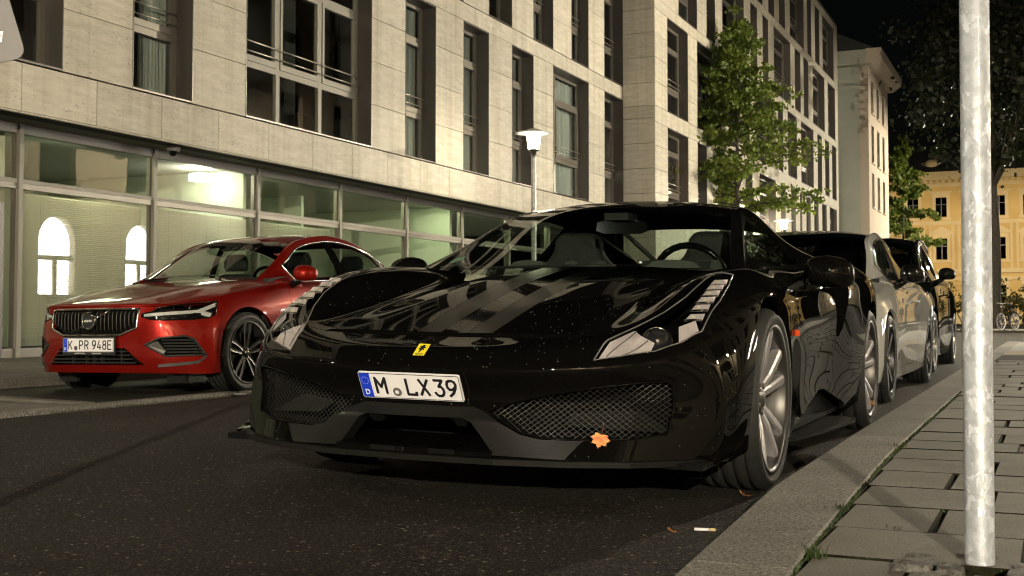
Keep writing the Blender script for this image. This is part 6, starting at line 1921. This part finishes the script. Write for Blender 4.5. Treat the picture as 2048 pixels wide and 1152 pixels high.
for _x, _y, _lab in ((-14.5, 103.0, 'street lamp at the left foot of the yellow palace, hidden'), (-5.75, 103.0, 'street lamp at the middle of the yellow palace, hidden behind the tree'), (1.5, 103.0, 'street lamp at the right foot of the yellow palace, hidden')):
    street_lamp(_x, _y, -.08, _lab, LAMPS[5], 4.5)  # hidden lamps added on raised poles to light the palace front

# ------------------------------------------------------------------ steel sign pole in front
MAT['zinc'] = None
def zinc():
    m = mat('zinc', (.5, .49, .5), .5, metal=.35)
    N, L = nodes(m); b = N['Principled BSDF']
    tc = N.new('ShaderNodeTexCoord'); mp = N.new('ShaderNodeMapping'); mp.inputs['Scale'].default_value = (1, 1, .7)
    L.new(tc.outputs['Object'], mp.inputs['Vector'])
    vo = N.new('ShaderNodeTexVoronoi'); vo.inputs['Scale'].default_value = 85; vo.feature = 'F1'; vo.distance = 'EUCLIDEAN'
    nz = N.new('ShaderNodeTexNoise'); nz.inputs['Scale'].default_value = 22; nz.inputs['Detail'].default_value = 5; nz.inputs['Distortion'].default_value = 1.2
    wv = N.new('ShaderNodeMix'); wv.data_type = 'RGBA'; wv.inputs['Factor'].default_value = .06
    L.new(mp.outputs['Vector'], nz.inputs['Vector']); L.new(mp.outputs['Vector'], wv.inputs['A']); L.new(nz.outputs['Color'], wv.inputs['B'])
    L.new(wv.outputs['Result'], vo.inputs['Vector'])
    sp = N.new('ShaderNodeSeparateColor'); L.new(vo.outputs['Color'], sp.inputs['Color'])
    rp = N.new('ShaderNodeValToRGB'); e = rp.color_ramp.elements
    e[0].position = .15; e[0].color = (.40, .42, .47, 1); e[1].position = .80; e[1].color = (.50, .525, .585, 1)
    x = e.new(.93); x.color = (.66, .69, .76, 1)
    L.new(sp.outputs[0], rp.inputs['Fac'])
    mx = N.new('ShaderNodeMix'); mx.data_type = 'RGBA'; mx.blend_type = 'MULTIPLY'; mx.inputs['Factor'].default_value = .75
    r2 = N.new('ShaderNodeValToRGB'); r2.color_ramp.elements[0].position = .35; r2.color_ramp.elements[0].color = (.75, .75, .75, 1); r2.color_ramp.elements[1].position = .62; r2.color_ramp.elements[1].color = (1.1, 1.1, 1.1, 1)
    L.new(nz.outputs['Fac'], r2.inputs['Fac']); L.new(rp.outputs['Color'], mx.inputs['A']); L.new(r2.outputs['Color'], mx.inputs['B']); L.new(mx.outputs['Result'], b.inputs['Base Color'])
    mr = N.new('ShaderNodeMapRange'); mr.inputs['To Min'].default_value = .62; mr.inputs['To Max'].default_value = .46
    L.new(sp.outputs[0], mr.inputs['Value']); L.new(mr.outputs['Result'], b.inputs['Roughness'])
    bp = N.new('ShaderNodeBump'); bp.inputs['Strength'].default_value = .08; bp.inputs['Distance'].default_value = .001
    L.new(nz.outputs['Fac'], bp.inputs['Height']); L.new(bp.outputs['Normal'], b.inputs['Normal'])
    return m
MAT['zinc'] = zinc()
pole = empty('sign_pole', (-.152, 2.706, .09), 0, 'galvanised steel pole standing on the right pavement close to the viewer', 'pole')
pole.rotation_euler = (0, R(.32), 0)
t = MB(); t.lathe([(.0300, 0), (.0300, 3.4), (.0, 3.4)], 40, 2); t.build('tube', MAT['zinc'], pole)
a = R(-118)
t = MB(); t.box(-.0009, .0009, .0293, .0302, .0, 3.4); o = t.build('weld_seam', MAT['zinc'], pole); o.rotation_euler = (0, 0, R(180) + R(24 - 6))

# ------------------------------------------------------------------ back of a road sign, top left
MAT['sign_back'] = mat('sign_back', (.16, .155, .16), .5, metal=.3)
sign = empty('road_sign', (-2.40, 2.18, 1.40), 0, 'grey back of a road sign with a small white sticker at the upper left edge', 'road sign')
fwd = Vector((-math.sin(R(24.33)), math.cos(R(24.33)), 0)); rt = Vector((math.cos(R(24.33)), math.sin(R(24.33)), 0)); up = Vector((0, 0, 1))
Ms = Matrix((rt, up, fwd)).transposed().to_4x4()
sign.matrix_world = Matrix.Translation((-2.40, 2.18, 1.40)) @ Ms
def rc(pts, r, n=5):
    out = []
    for i in range(len(pts)):
        p0, p1, p2 = Vector(pts[i - 1]), Vector(pts[i]), Vector(pts[(i + 1) % len(pts)])
        a, b = p1 + (p0 - p1).normalized() * r, p1 + (p2 - p1).normalized() * r
        for q in range(n + 1):
            s_ = q / n; out.append(tuple(a.lerp(p1, s_).lerp(p1.lerp(b, s_), s_)))
    return out
SG = [(.075, -.117), (-.02, .185), (-.62, .20), (-.52, -.225)]
t = MB(); t.prism(rc(SG, .035), 2, 0, .004); t.build('sign_panel', MAT['sign_back'], sign, recalc=True)
st = MB(); st.prism([(.013, -.078), (.016, -.05), (-.03, -.058), (-.033, -.10), (.003, -.095), (.001, -.081)], 2, -.0012, -.0004); st.build('sticker', MAT['plate_white'], sign, recalc=True)
t = MB(); t.prism([(-.016, -.083), (-.012, -.066), (-.019, -.062), (-.022, -.075)], 2, -.0020, -.0013); t.build('sticker_emblem', mat('sticker_red', (.6, .05, .04), .5), sign, recalc=True)
t = MB(); t.prism([(.007, -.052), (.007, -.048), (-.009, -.050), (-.009, -.054)], 2, -.0020, -.0013); t.build('sticker_tab', MAT['ink'], sign, recalc=True)
text_mesh('sticker_lettering', 'CE 06', .009, MAT['ink'], sign, Matrix.Translation((.0, -.062, -.0016)) @ Matrix.Rotation(R(6), 4, 'Z') @ Matrix.Diagonal((1, 1, -1, 1)), .0002)
t = MB(); t.tube([(-.32, -1.4, .035), (-.32, .5, .035)], .030, 16); t.build('sign_post', MAT['zinc'], sign)
for yb in (-.10, .10):
    t = MB(); t.box(-.36, -.28, yb - .015, yb + .015, .004, .07); t.build('bracket', MAT['galv'], sign)

# ------------------------------------------------------------------ dome camera under the ledge
dome = empty('dome_camera', (-11.75, 13.92, 3.117), 0, 'small grey dome camera hanging under the ledge above the glazing', 'security camera')
t = MB(); t.lathe([(.0, .03), (.105, .03), (.105, -.02), (.085, -.05), (.07, -.055)], 24, 2); t.build('housing', mat('cam_grey', (.22, .21, .21), .5), dome)
t = MB(); t.lathe([(.068, -.056), (.062, -.09), (.04, -.118), (.0, -.128)], 20, 2); t.build('dome', MAT['black_gloss'], dome)

# ------------------------------------------------------------------ bicycle
MAT['bike_rim'] = mat('bike_rim', (.75, .74, .78), .4)
def bicycle(x, y, z, rz, label):
    b = empty('bicycle', (x, y, z), rz, label, 'bicycle')
    for wx in (0, 1.02):
        w = empty('wheel'); w.parent = b; w.location = (wx, 0, .34)
        t = MB(); n = 36; t.tube([(.335 * math.cos(2 * math.pi * i / n), 0, .335 * math.sin(2 * math.pi * i / n)) for i in range(n + 1)], .020, 6, False); t.build('tyre', MAT['bike_tyre'], w)
        t = MB(); t.tube([(.312 * math.cos(2 * math.pi * i / n), 0, .312 * math.sin(2 * math.pi * i / n)) for i in range(n + 1)], .014, 6, False); t.build('rim', MAT['bike_rim'], w)
        for i in range(18):
            a = 2 * math.pi * i / 18
            t = MB(); t.tube([(.02 * math.cos(a + .6), .02 * (-1) ** i, .02 * math.sin(a + .6)), (.31 * math.cos(a), 0, .31 * math.sin(a))], .004, 3, False); t.build('spoke', MAT['bike_rim'], w)
        t = MB(); t.lathe([(0, -.05), (.045, -.05), (.05, 0), (.045, .05), (0, .05)], 12, 1); t.build('hub', MAT['chrome'], w)
    t = MB()
    for p in ([(0, 0, .34), (-.03, 0, .34 + .02), (.14, 0, .86), (.15, 0, .92)], [(.16, 0, .80), (.62, 0, .84)], [(.17, 0, .72), (.55, 0, .30)], [(.55, 0, .30), (.64, 0, .94)], [(.55, 0, .30), (1.02, 0, .34)], [(.62, 0, .84), (1.02, 0, .34)]):
        t.tube(p, .018, 6)
    t.build('bicycle_frame', MAT['black_gloss'], b)
    t = MB(); t.tube([(.15, 0, .90), (.14, 0, 1.06)], .014, 6); t.tube([(.22, -.30, 1.08), (.12, -.18, 1.08), (.10, 0, 1.06), (.12, .18, 1.08), (.22, .30, 1.08)], .013, 6); t.build('handlebar', MAT['galv'], b)
    t = MB(); t.prism([(.52, .97), (.60, 1.0), (.80, 1.02), (.80, .96), (.60, .94)], 1, -.07, .07); t.build('saddle', MAT['rubber'], b, recalc=True)
    t = MB(); n = 20; t.tube([(1.02 + .38 * math.cos(R(10 + 160 * i / n)), 0, .34 + .38 * math.sin(R(10 + 160 * i / n))) for i in range(n + 1)], .02, 5); t.build('mudguard', MAT['black_plastic'], b)
    t = MB(); t.lathe([(0, -.02), (.09, -.02), (.09, .02), (0, .02)], 18, 1, (.55, 0, .30)); t.tube([(.55, .06, .30), (.62, .06, .16), (.62, .16, .16)], .012, 5); t.tube([(.55, -.06, .30), (.48, -.06, .44), (.48, -.16, .44)], .012, 5); t.build('crank', MAT['steel'], b)
    t = MB(); t.box(.02, .08, -.03, .03, .90, .96); t.build('headlight', MAT['chrome'], b)
    t = MB(); t.box(.92, 1.36, -.09, .09, .80, .82); t.tube([(1.02, .07, .36), (1.2, .07, .80)], .01, 5); t.build('carrier', MAT['steel'], b)
    return b
MAT['bike_tyre'] = mat('bike_tyre', (.16, .15, .17), .6)
bicycle(-1.95, 51.5, .11, R(62), 'parked city bicycle with a bright spoked front wheel beside the far tree')

# ------------------------------------------------------------------ small things on the ground
def maple(name, size, mt, stem=True, curl=.25, seed=1):
    rr = random.Random(seed)
    lob = [(90, 1.0), (78, .82), (70, .64), (58, .78), (48, .92), (38, .74), (32, .60), (20, .74), (10, .86), (0, .66), (-12, .50), (-26, .60), (-42, .48), (-75, .30), (-90, .20), (-105, .30), (222, .48), (206, .60), (192, .50), (180, .66), (170, .86), (160, .74), (148, .60), (142, .74), (132, .92), (122, .78), (110, .64), (102, .82)]
    pts = []
    for a, r in lob:
        for da, k in ((-5, .80), (0, 1.0), (5, .80)) if r > .84 else ((0, 1.0),):
            pts.append((r * k * math.cos(R(a + da)), r * k * math.sin(R(a + da))))
    t = MB()
    def h(x, y): return curl * (x * x * .8 + .4 * y * y * (1 if y > 0 else .3)) + rr.uniform(-.03, .03)
    vs = [(x * size, y * size, h(x, y) * size) for x, y in pts] + [(0, 0, 0)]
    n = len(pts)
    t.add(vs, [(i, (i + 1) % n, n) for i in range(n)])
    b = empty(name)
    t.build('leaf_blade', mt, b)
    if stem:
        s_ = MB(); s_.tube([(0, -.1 * size, 0), (.02 * size, -.7 * size, .10 * size), (.10 * size, -1.25 * size, .28 * size)], [.018 * size, .014 * size, .02 * size], 5); s_.build('leaf_stem', MAT['leaf_stem'], b)
    return b
MAT['maple'] = noise_mat('maple', (.58, .15, .055), (.70, .36, .13), 38, .7, contrast=(.4, .6))
MAT['leaf_stem'] = mat('leaf_stem', (.42, .12, .06), .7)
MAT['dry_leaf'] = noise_mat('dry_leaf', (.30, .13, .03), (.45, .22, .07), 20, .8)
lf = maple('maple_leaf', .040, MAT['maple'], True, .35, 4)
tag(lf, 'orange-brown maple leaf caught on the lower edge of the right grille', 'leaf')
LEAF = lf
fallen = []
for i, (x, y, z, s, lab) in enumerate([(-1.02, 4.25, -.002, .030, 'small ochre leaf on the asphalt by the front wheel'), (-1.03, 3.42, .002, .022, 'thin curled brown leaf in the gutter near the cigarette end'),
                                         (-.98, 7.25, .124, .035, 'brown leaf on the kerb edge beside the rear wheel of the black car')]):
    f_ = maple('dry_leaf', s, MAT['dry_leaf'], True, .9, 10 + i); f_.location = (x, y, z + .004); f_.rotation_euler = (R(-20 + 20 * i), R(25), R(70 * i))
    tag(f_, lab, 'leaf', 'dry leaves on the ground')
butt = empty('cigarette_end', (-.965, 3.50, .000), R(12), 'white cigarette end lying in the gutter beside the kerb', 'cigarette end')
t = MB(); t.tube([(-.022, 0, .006), (.020, 0, .006)], .0045, 8); t.build('paper', MAT['plate_white'], butt)
t = MB(); t.tube([(.0205, 0, .006), (.040, 0, .006)], .0047, 8); t.build('filter', mat('filter', (.55, .42, .22), .8), butt)
sc_ = empty('paper_scrap', (-6.00, 7.95, .012), R(15), 'white paper scrap on the asphalt near the red car wheel', 'litter')
t = MB(); t.prism([(-.05, -.015), (.045, -.02), (.05, .012), (-.04, .02)], 2, 0, .006); t.build('paper', MAT['plate_white'], sc_, recalc=True)
# rusty cover in the slabs
MAT['rust'] = noise_mat('rust', (.020, .008, .006), (.06, .024, .016), 30, .8, .5)
cov = empty('iron_cover', (.16, 5.15, .105), 0, 'rusty dark iron cover let into the slabs behind the steel pole', 'cover')
t = MB(); t.bbox(-.36, .36, -.125, .125, -.03, .006, .006); t.build('cover_plate', MAT['rust'], cov)
t = MB()
for q in range(9): t.box(-.30 + q * .068, -.28 + q * .068, -.10, .10, .0065, .0105)
t.build('cover_rib', MAT['rust'], cov)
# ------------------------------------------------------------------ trees and plants
MAT['bark'] = noise_mat('bark', (.035, .030, .024), (.09, .078, .062), 8, .9, .8, stretch=(3, 3, .6))
def leaf_mat(name, c1, c2, trans=.45):
    m = mat(name, c1, .55)
    N, L = nodes(m); b = N['Principled BSDF']
    tc = N.new('ShaderNodeTexCoord'); n1 = N.new('ShaderNodeTexNoise'); n1.inputs['Scale'].default_value = 1.4; n1.inputs['Detail'].default_value = 6
    L.new(tc.outputs['Object'], n1.inputs['Vector'])
    rp = N.new('ShaderNodeValToRGB'); rp.color_ramp.elements[0].position = .35; rp.color_ramp.elements[0].color = (*c1, 1); rp.color_ramp.elements[1].position = .65; rp.color_ramp.elements[1].color = (*c2, 1)
    L.new(n1.outputs['Fac'], rp.inputs['Fac']); L.new(rp.outputs['Color'], b.inputs['Base Color'])
    t = N.new('ShaderNodeBsdfTranslucent'); L.new(rp.outputs['Color'], t.inputs['Color'])
    x = N.new('ShaderNodeMixShader'); x.inputs[0].default_value = trans
    L.new(b.outputs[0], x.inputs[1]); L.new(t.outputs[0], x.inputs[2]); L.new(x.outputs[0], N['Material Output'].inputs['Surface'])
    return m
MAT['ginkgo'] = leaf_mat('ginkgo', (.08, .125, .016), (.16, .20, .03), .5)
MAT['dark_leaf'] = leaf_mat('dark_leaf', (.006, .010, .003), (.018, .024, .007), .3)
MAT['hedge_leaf'] = leaf_mat('hedge_leaf', (.03, .045, .012), (.11, .09, .025))
MAT['grass'] = leaf_mat('grass', (.02, .042, .008), (.05, .08, .016))

def leaves(cl, n, size, rr, spread, flat=.6):
    """n leaves round each clump centre; triangles with a fan-shaped tip (2 triangles each)"""
    t = MB(); vs = []; fs = []
    for (p, r) in cl:
        for _ in range(n):
            d = Vector((rr.gauss(0, 1), rr.gauss(0, 1), rr.gauss(0, flat))) * r * spread
            c = p + d
            s = size * rr.uniform(.6, 1.3)
            a = Vector((rr.gauss(0, 1), rr.gauss(0, 1), rr.gauss(0, .8))).normalized()
            b = a.orthogonal().normalized()
            b.rotate(Matrix.Rotation(rr.uniform(0, 6.28), 3, a))
            w = a.cross(b) * s * .62
            k = len(vs)
            vs += [c, c + b * s * .55 + w, c + b * s * 1.0, c + b * s * .55 - w]
            fs.append((k, k + 1, k + 2, k + 3))
    t.v = [tuple(v) for v in vs]; t.f = fs; t.s = [False] * len(fs); t.m = [0] * len(fs)
    return t

def ginkgo(x, y, z0, label, group, base_z, top_z, half_w, nb, nl, leaf, seed, trunk_r=.11, prof=None):
    rr = random.Random(seed)
    tr = empty('street_tree', (x, y, z0), 0, label, 'tree', group)
    t = MB()
    pts = [(0.04 * math.sin(z * .9), .05 * math.cos(z * .7), z) for z in np.linspace(-.1, top_z, 14)]
    t.tube(pts, [lerp(trunk_r, .012, i / 13) for i in range(14)], 10); t.build('trunk', MAT['bark'], tr)
    cl = []; lim = MB()
    for i in range(nb):
        u = (i + rr.uniform(0, .8)) / nb
        z = lerp(base_z, top_z - .4, u ** .9)
        wz = half_w * (np.interp(u, [0, .12, .45, .62, .8, 1], prof or [.95, 1.0, .80, .55, .42, .12])) * rr.uniform(.55, 1.08)
        a = rr.uniform(0, 2 * math.pi) if i % 3 else i * 2.4
        up_ = rr.uniform(.05, .35) * wz
        bp = []
        for q in range(6):
            s = q / 5
            bp.append(Vector((math.cos(a) * wz * s, math.sin(a) * wz * s, z + up_ * s - .12 * wz * s * s)) + Vector((rr.gauss(0, .05), rr.gauss(0, .05), rr.gauss(0, .05))) * s)
        lim.tube(bp, [.028 * (1 - .16 * q) * (1.2 - u) + .006 for q in range(6)], 5, False)
        for q in range(1, 6):
            cl.append((bp[q] + Vector((rr.gauss(0, .08), rr.gauss(0, .08), rr.gauss(0, .06))), .20 + .05 * wz * (1 - abs(q - 3.5) / 5)))
            if rr.random() < .7 and q > 1:
                cl.append((bp[q] + Vector((rr.gauss(0, .28), rr.gauss(0, .28), rr.gauss(0, .10))), .17))
    lim.build('limbs', MAT['bark'], tr)
    for q in range(10):
        z = top_z - rr.uniform(-.2, 1.2); cl.append((Vector((rr.gauss(0, .12), rr.gauss(0, .12), z)), .14))
    leaves(cl, nl, leaf, rr, .62, .42).build('crown', MAT['ginkgo'], tr)
    return tr
ginkgo(-9.55, 39.5, .1, 'slim ginkgo street tree in full leaf before the far wing, lit from below', 'trees along the far pavement', 3.95, 10.7, 3.05, 70, 26, .12, 11, prof=[.98, 1.0, .74, .46, .26, .08])
ginkgo(-9.6, 88.0, -.05, 'small ginkgo tree in front of the yellow palace', 'trees along the far pavement', 5.2, 13.2, 2.6, 40, 22, .20, 23, prof=[.9, 1.0, .72, .45, .25, .06])

def broad_tree(x, y, z0, label, group, h0, h1, rad, nc, nl, leaf, seed, trunk_r, lean=(0, 0)):
    rr = random.Random(seed)
    tr = empty('broad_tree', (x, y, z0), 0, label, 'tree', group)
    t = MB(); pts = [(.12 * math.sin(z * .5) + lean[0] * z / h0, .1 * math.cos(z * .45) + lean[1] * z / h0, z) for z in np.linspace(-.1, h0 + 1.5, 12)]
    t.tube(pts, [trunk_r * (1.25 if i == 0 else 1) * lerp(1, .6, i / 11) for i in range(12)], 12); t.build('trunk', MAT['bark'], tr)
    cl = []; lim = MB(); top = Vector(pts[-3])
    for i in range(nc):
        while True:
            p = Vector((rr.uniform(-1, 1), rr.uniform(-1, 1), rr.uniform(-1, 1)))
            if .35 < p.length < 1: break
        c = Vector((p.x * rad, p.y * rad, (h0 + h1) / 2 + p.z * (h1 - h0) / 2))
        cl.append((c, rr.uniform(.45, 1.0) * rad * .16))
        if i % 6 == 0:
            m_ = top.lerp(c, .5) + Vector((0, 0, -.3))
            lim.tube([top, m_, c], [trunk_r * .34, trunk_r * .18, .02], 6, False)
    lim.build('limbs', MAT['bark'], tr)
    leaves(cl, nl, leaf, rr, .9, .8).build('crown', MAT['dark_leaf'], tr)
    return tr
broad_tree(-2.75, 63.0, -.02, 'tall dark broad-leaved tree on the right, its trunk just behind the steel pole', 'broad trees at the crossing', 7.0, 21, 4.3, 120, 80, .22, 5, .26, (.15, 0))
broad_tree(2.6, 57.0, -.02, 'dark broad-leaved tree overhanging the upper right corner', 'broad trees at the crossing', 9.0, 22, 6.0, 110, 60, .24, 6, .28)
# low branch with leaves at the right edge
# hedge and planting beyond the bicycle
def bush(x, y, z, rx, ry, rz_, n, nl, leaf, seed, label, mt='hedge_leaf'):
    rr = random.Random(seed); b = empty('bush', (x, y, z), 0, label, 'bush', 'bushes beyond the bicycle')
    cl = []; st = MB()
    for i in range(n):
        p = Vector((rr.uniform(-1, 1) * rx, rr.uniform(-1, 1) * ry, rr.uniform(.15, 1) * rz_ * (1 - .25 * rr.random())))
        cl.append((p, .28)); 
        if i % 4 == 0: st.tube([(p.x * .3, p.y * .3, 0), tuple(p)], .02, 4, False)
    st.build('stems', MAT['bark'], b); leaves(cl, nl, leaf, rr, .8, .8).build('foliage', MAT[mt], b)
bush(-1.9, 66.5, 0, 1.6, 1.0, 2.6, 50, 34, .14, 1, 'tall reddish bush behind the bicycle at the right edge')
bush(-4.2, 69, 0, 1.3, 1.0, 2.6, 40, 30, .14, 2, 'dark bush between the SUV and the steel pole')
bush(.8, 66, 0, 1.6, 1.0, 3.0, 50, 34, .14, 3, 'bush with yellowing leaves right of the tall reddish bush')
# small round stones round the tree pit
mb = MB(); rr = random.Random(8)
for i in range(160):
    mb.lathe([(0, .03), (.03, .015), (.035, -.01)], 5, 2, (-2.6 + rr.uniform(-1.0, 2.2), 52 + rr.uniform(-.9, .9), .115), False)
tag(mb.build('gravel', mat('gravel', (.55, .5, .42), .8)), kind='stuff')
MB().box(-6, 3, 51, 64, -.08, .108).build('tree_island', MAT['paving_far']); bpy.data.objects['tree_island']['kind'] = 'structure'
# low steps in front of the palace
for i in range(5):
    pass
# moss line and grass tufts in the joints of the right pavement
mb = MB(); rr = random.Random(4)
def moss(x, y, w, d, k):
    for _ in range(k):
        px, py = x + rr.uniform(-w, w), y + rr.uniform(-d, d); s = rr.uniform(.002, .006)
        a = rr.uniform(0, 6.28)
        mb.add([(px + s * math.cos(a), py + s * math.sin(a), .112), (px + s * math.cos(a + 2.1), py + s * math.sin(a + 2.1), .112), (px + s * math.cos(a + 4.2), py + s * math.sin(a + 4.2), .112), (px + rr.uniform(-.003, .003), py + rr.uniform(-.003, .003), .112 + rr.uniform(.006, .013))], [(0, 1, 3), (1, 2, 3), (2, 0, 3)])
y = 2.2
while y < 9:
    dens = 4 if mnoise.noise(Vector((y * 2.3, 0, 0))) > .05 else 1
    moss(kx_in(y), y, .004, .012, dens); y += .02
for i in range(60):
    moss(rr.uniform(-.4, 1.0), rr.choice(ROWS[1:14]), .03, .004, 3)
tag(mb.build('moss', MAT['grass']), kind='stuff')
def tuft(x, y, n, h, seed, lab):
    r2 = random.Random(seed); t = MB()
    for _ in range(n):
        a = r2.uniform(0, 6.28); l = h * r2.uniform(.5, 1.2); px, py = x + r2.gauss(0, .012), y + r2.gauss(0, .012)
        out = r2.uniform(.2, .8) * l; w = .0016
        p0 = Vector((px, py, .112)); p1 = p0 + Vector((math.cos(a) * out * .4, math.sin(a) * out * .4, l * .6)); p2 = p0 + Vector((math.cos(a) * out, math.sin(a) * out, l * .85))
        sd = Vector((-math.sin(a), math.cos(a), 0)) * w
        t.add([p0 - sd, p0 + sd, p1 + sd * .8, p1 - sd * .8, p2], [(0, 1, 2, 3), (3, 2, 4)])
    tag(t.build('grass_tuft', MAT['grass']), lab, 'grass', 'grass tufts in the pavement joints')
tuft(-.475, 2.63, 46, .045, 1, 'largest grass tuft at the kerb joint nearest the viewer')
tuft(-.53, 3.33, 26, .026, 2, 'low flat weed at the kerb joint, second from the viewer')
tuft(-.575, 5.02, 26, .03, 3, 'small weed at the kerb joint beside the front wheel')
tuft(-.36, 3.08, 8, .02, 4, 'sparse grass in a slab joint left of the steel pole')
# the caught leaf: where the view of the grille puts it
# ------------------------------------------------------------------ the leaf on the grille, found on the real surface
bpy.context.view_layer.update()
LEAF.parent = None
_p = sports_car.matrix_world @ Vector((.605, -.912, .258))
LEAF.location = _p
LEAF.matrix_world = Matrix.Translation(_p) @ Matrix.Rotation(R(20), 4, 'Z') @ Matrix.Rotation(R(62), 4, 'X') @ Matrix.Rotation(R(165), 4, 'Z')
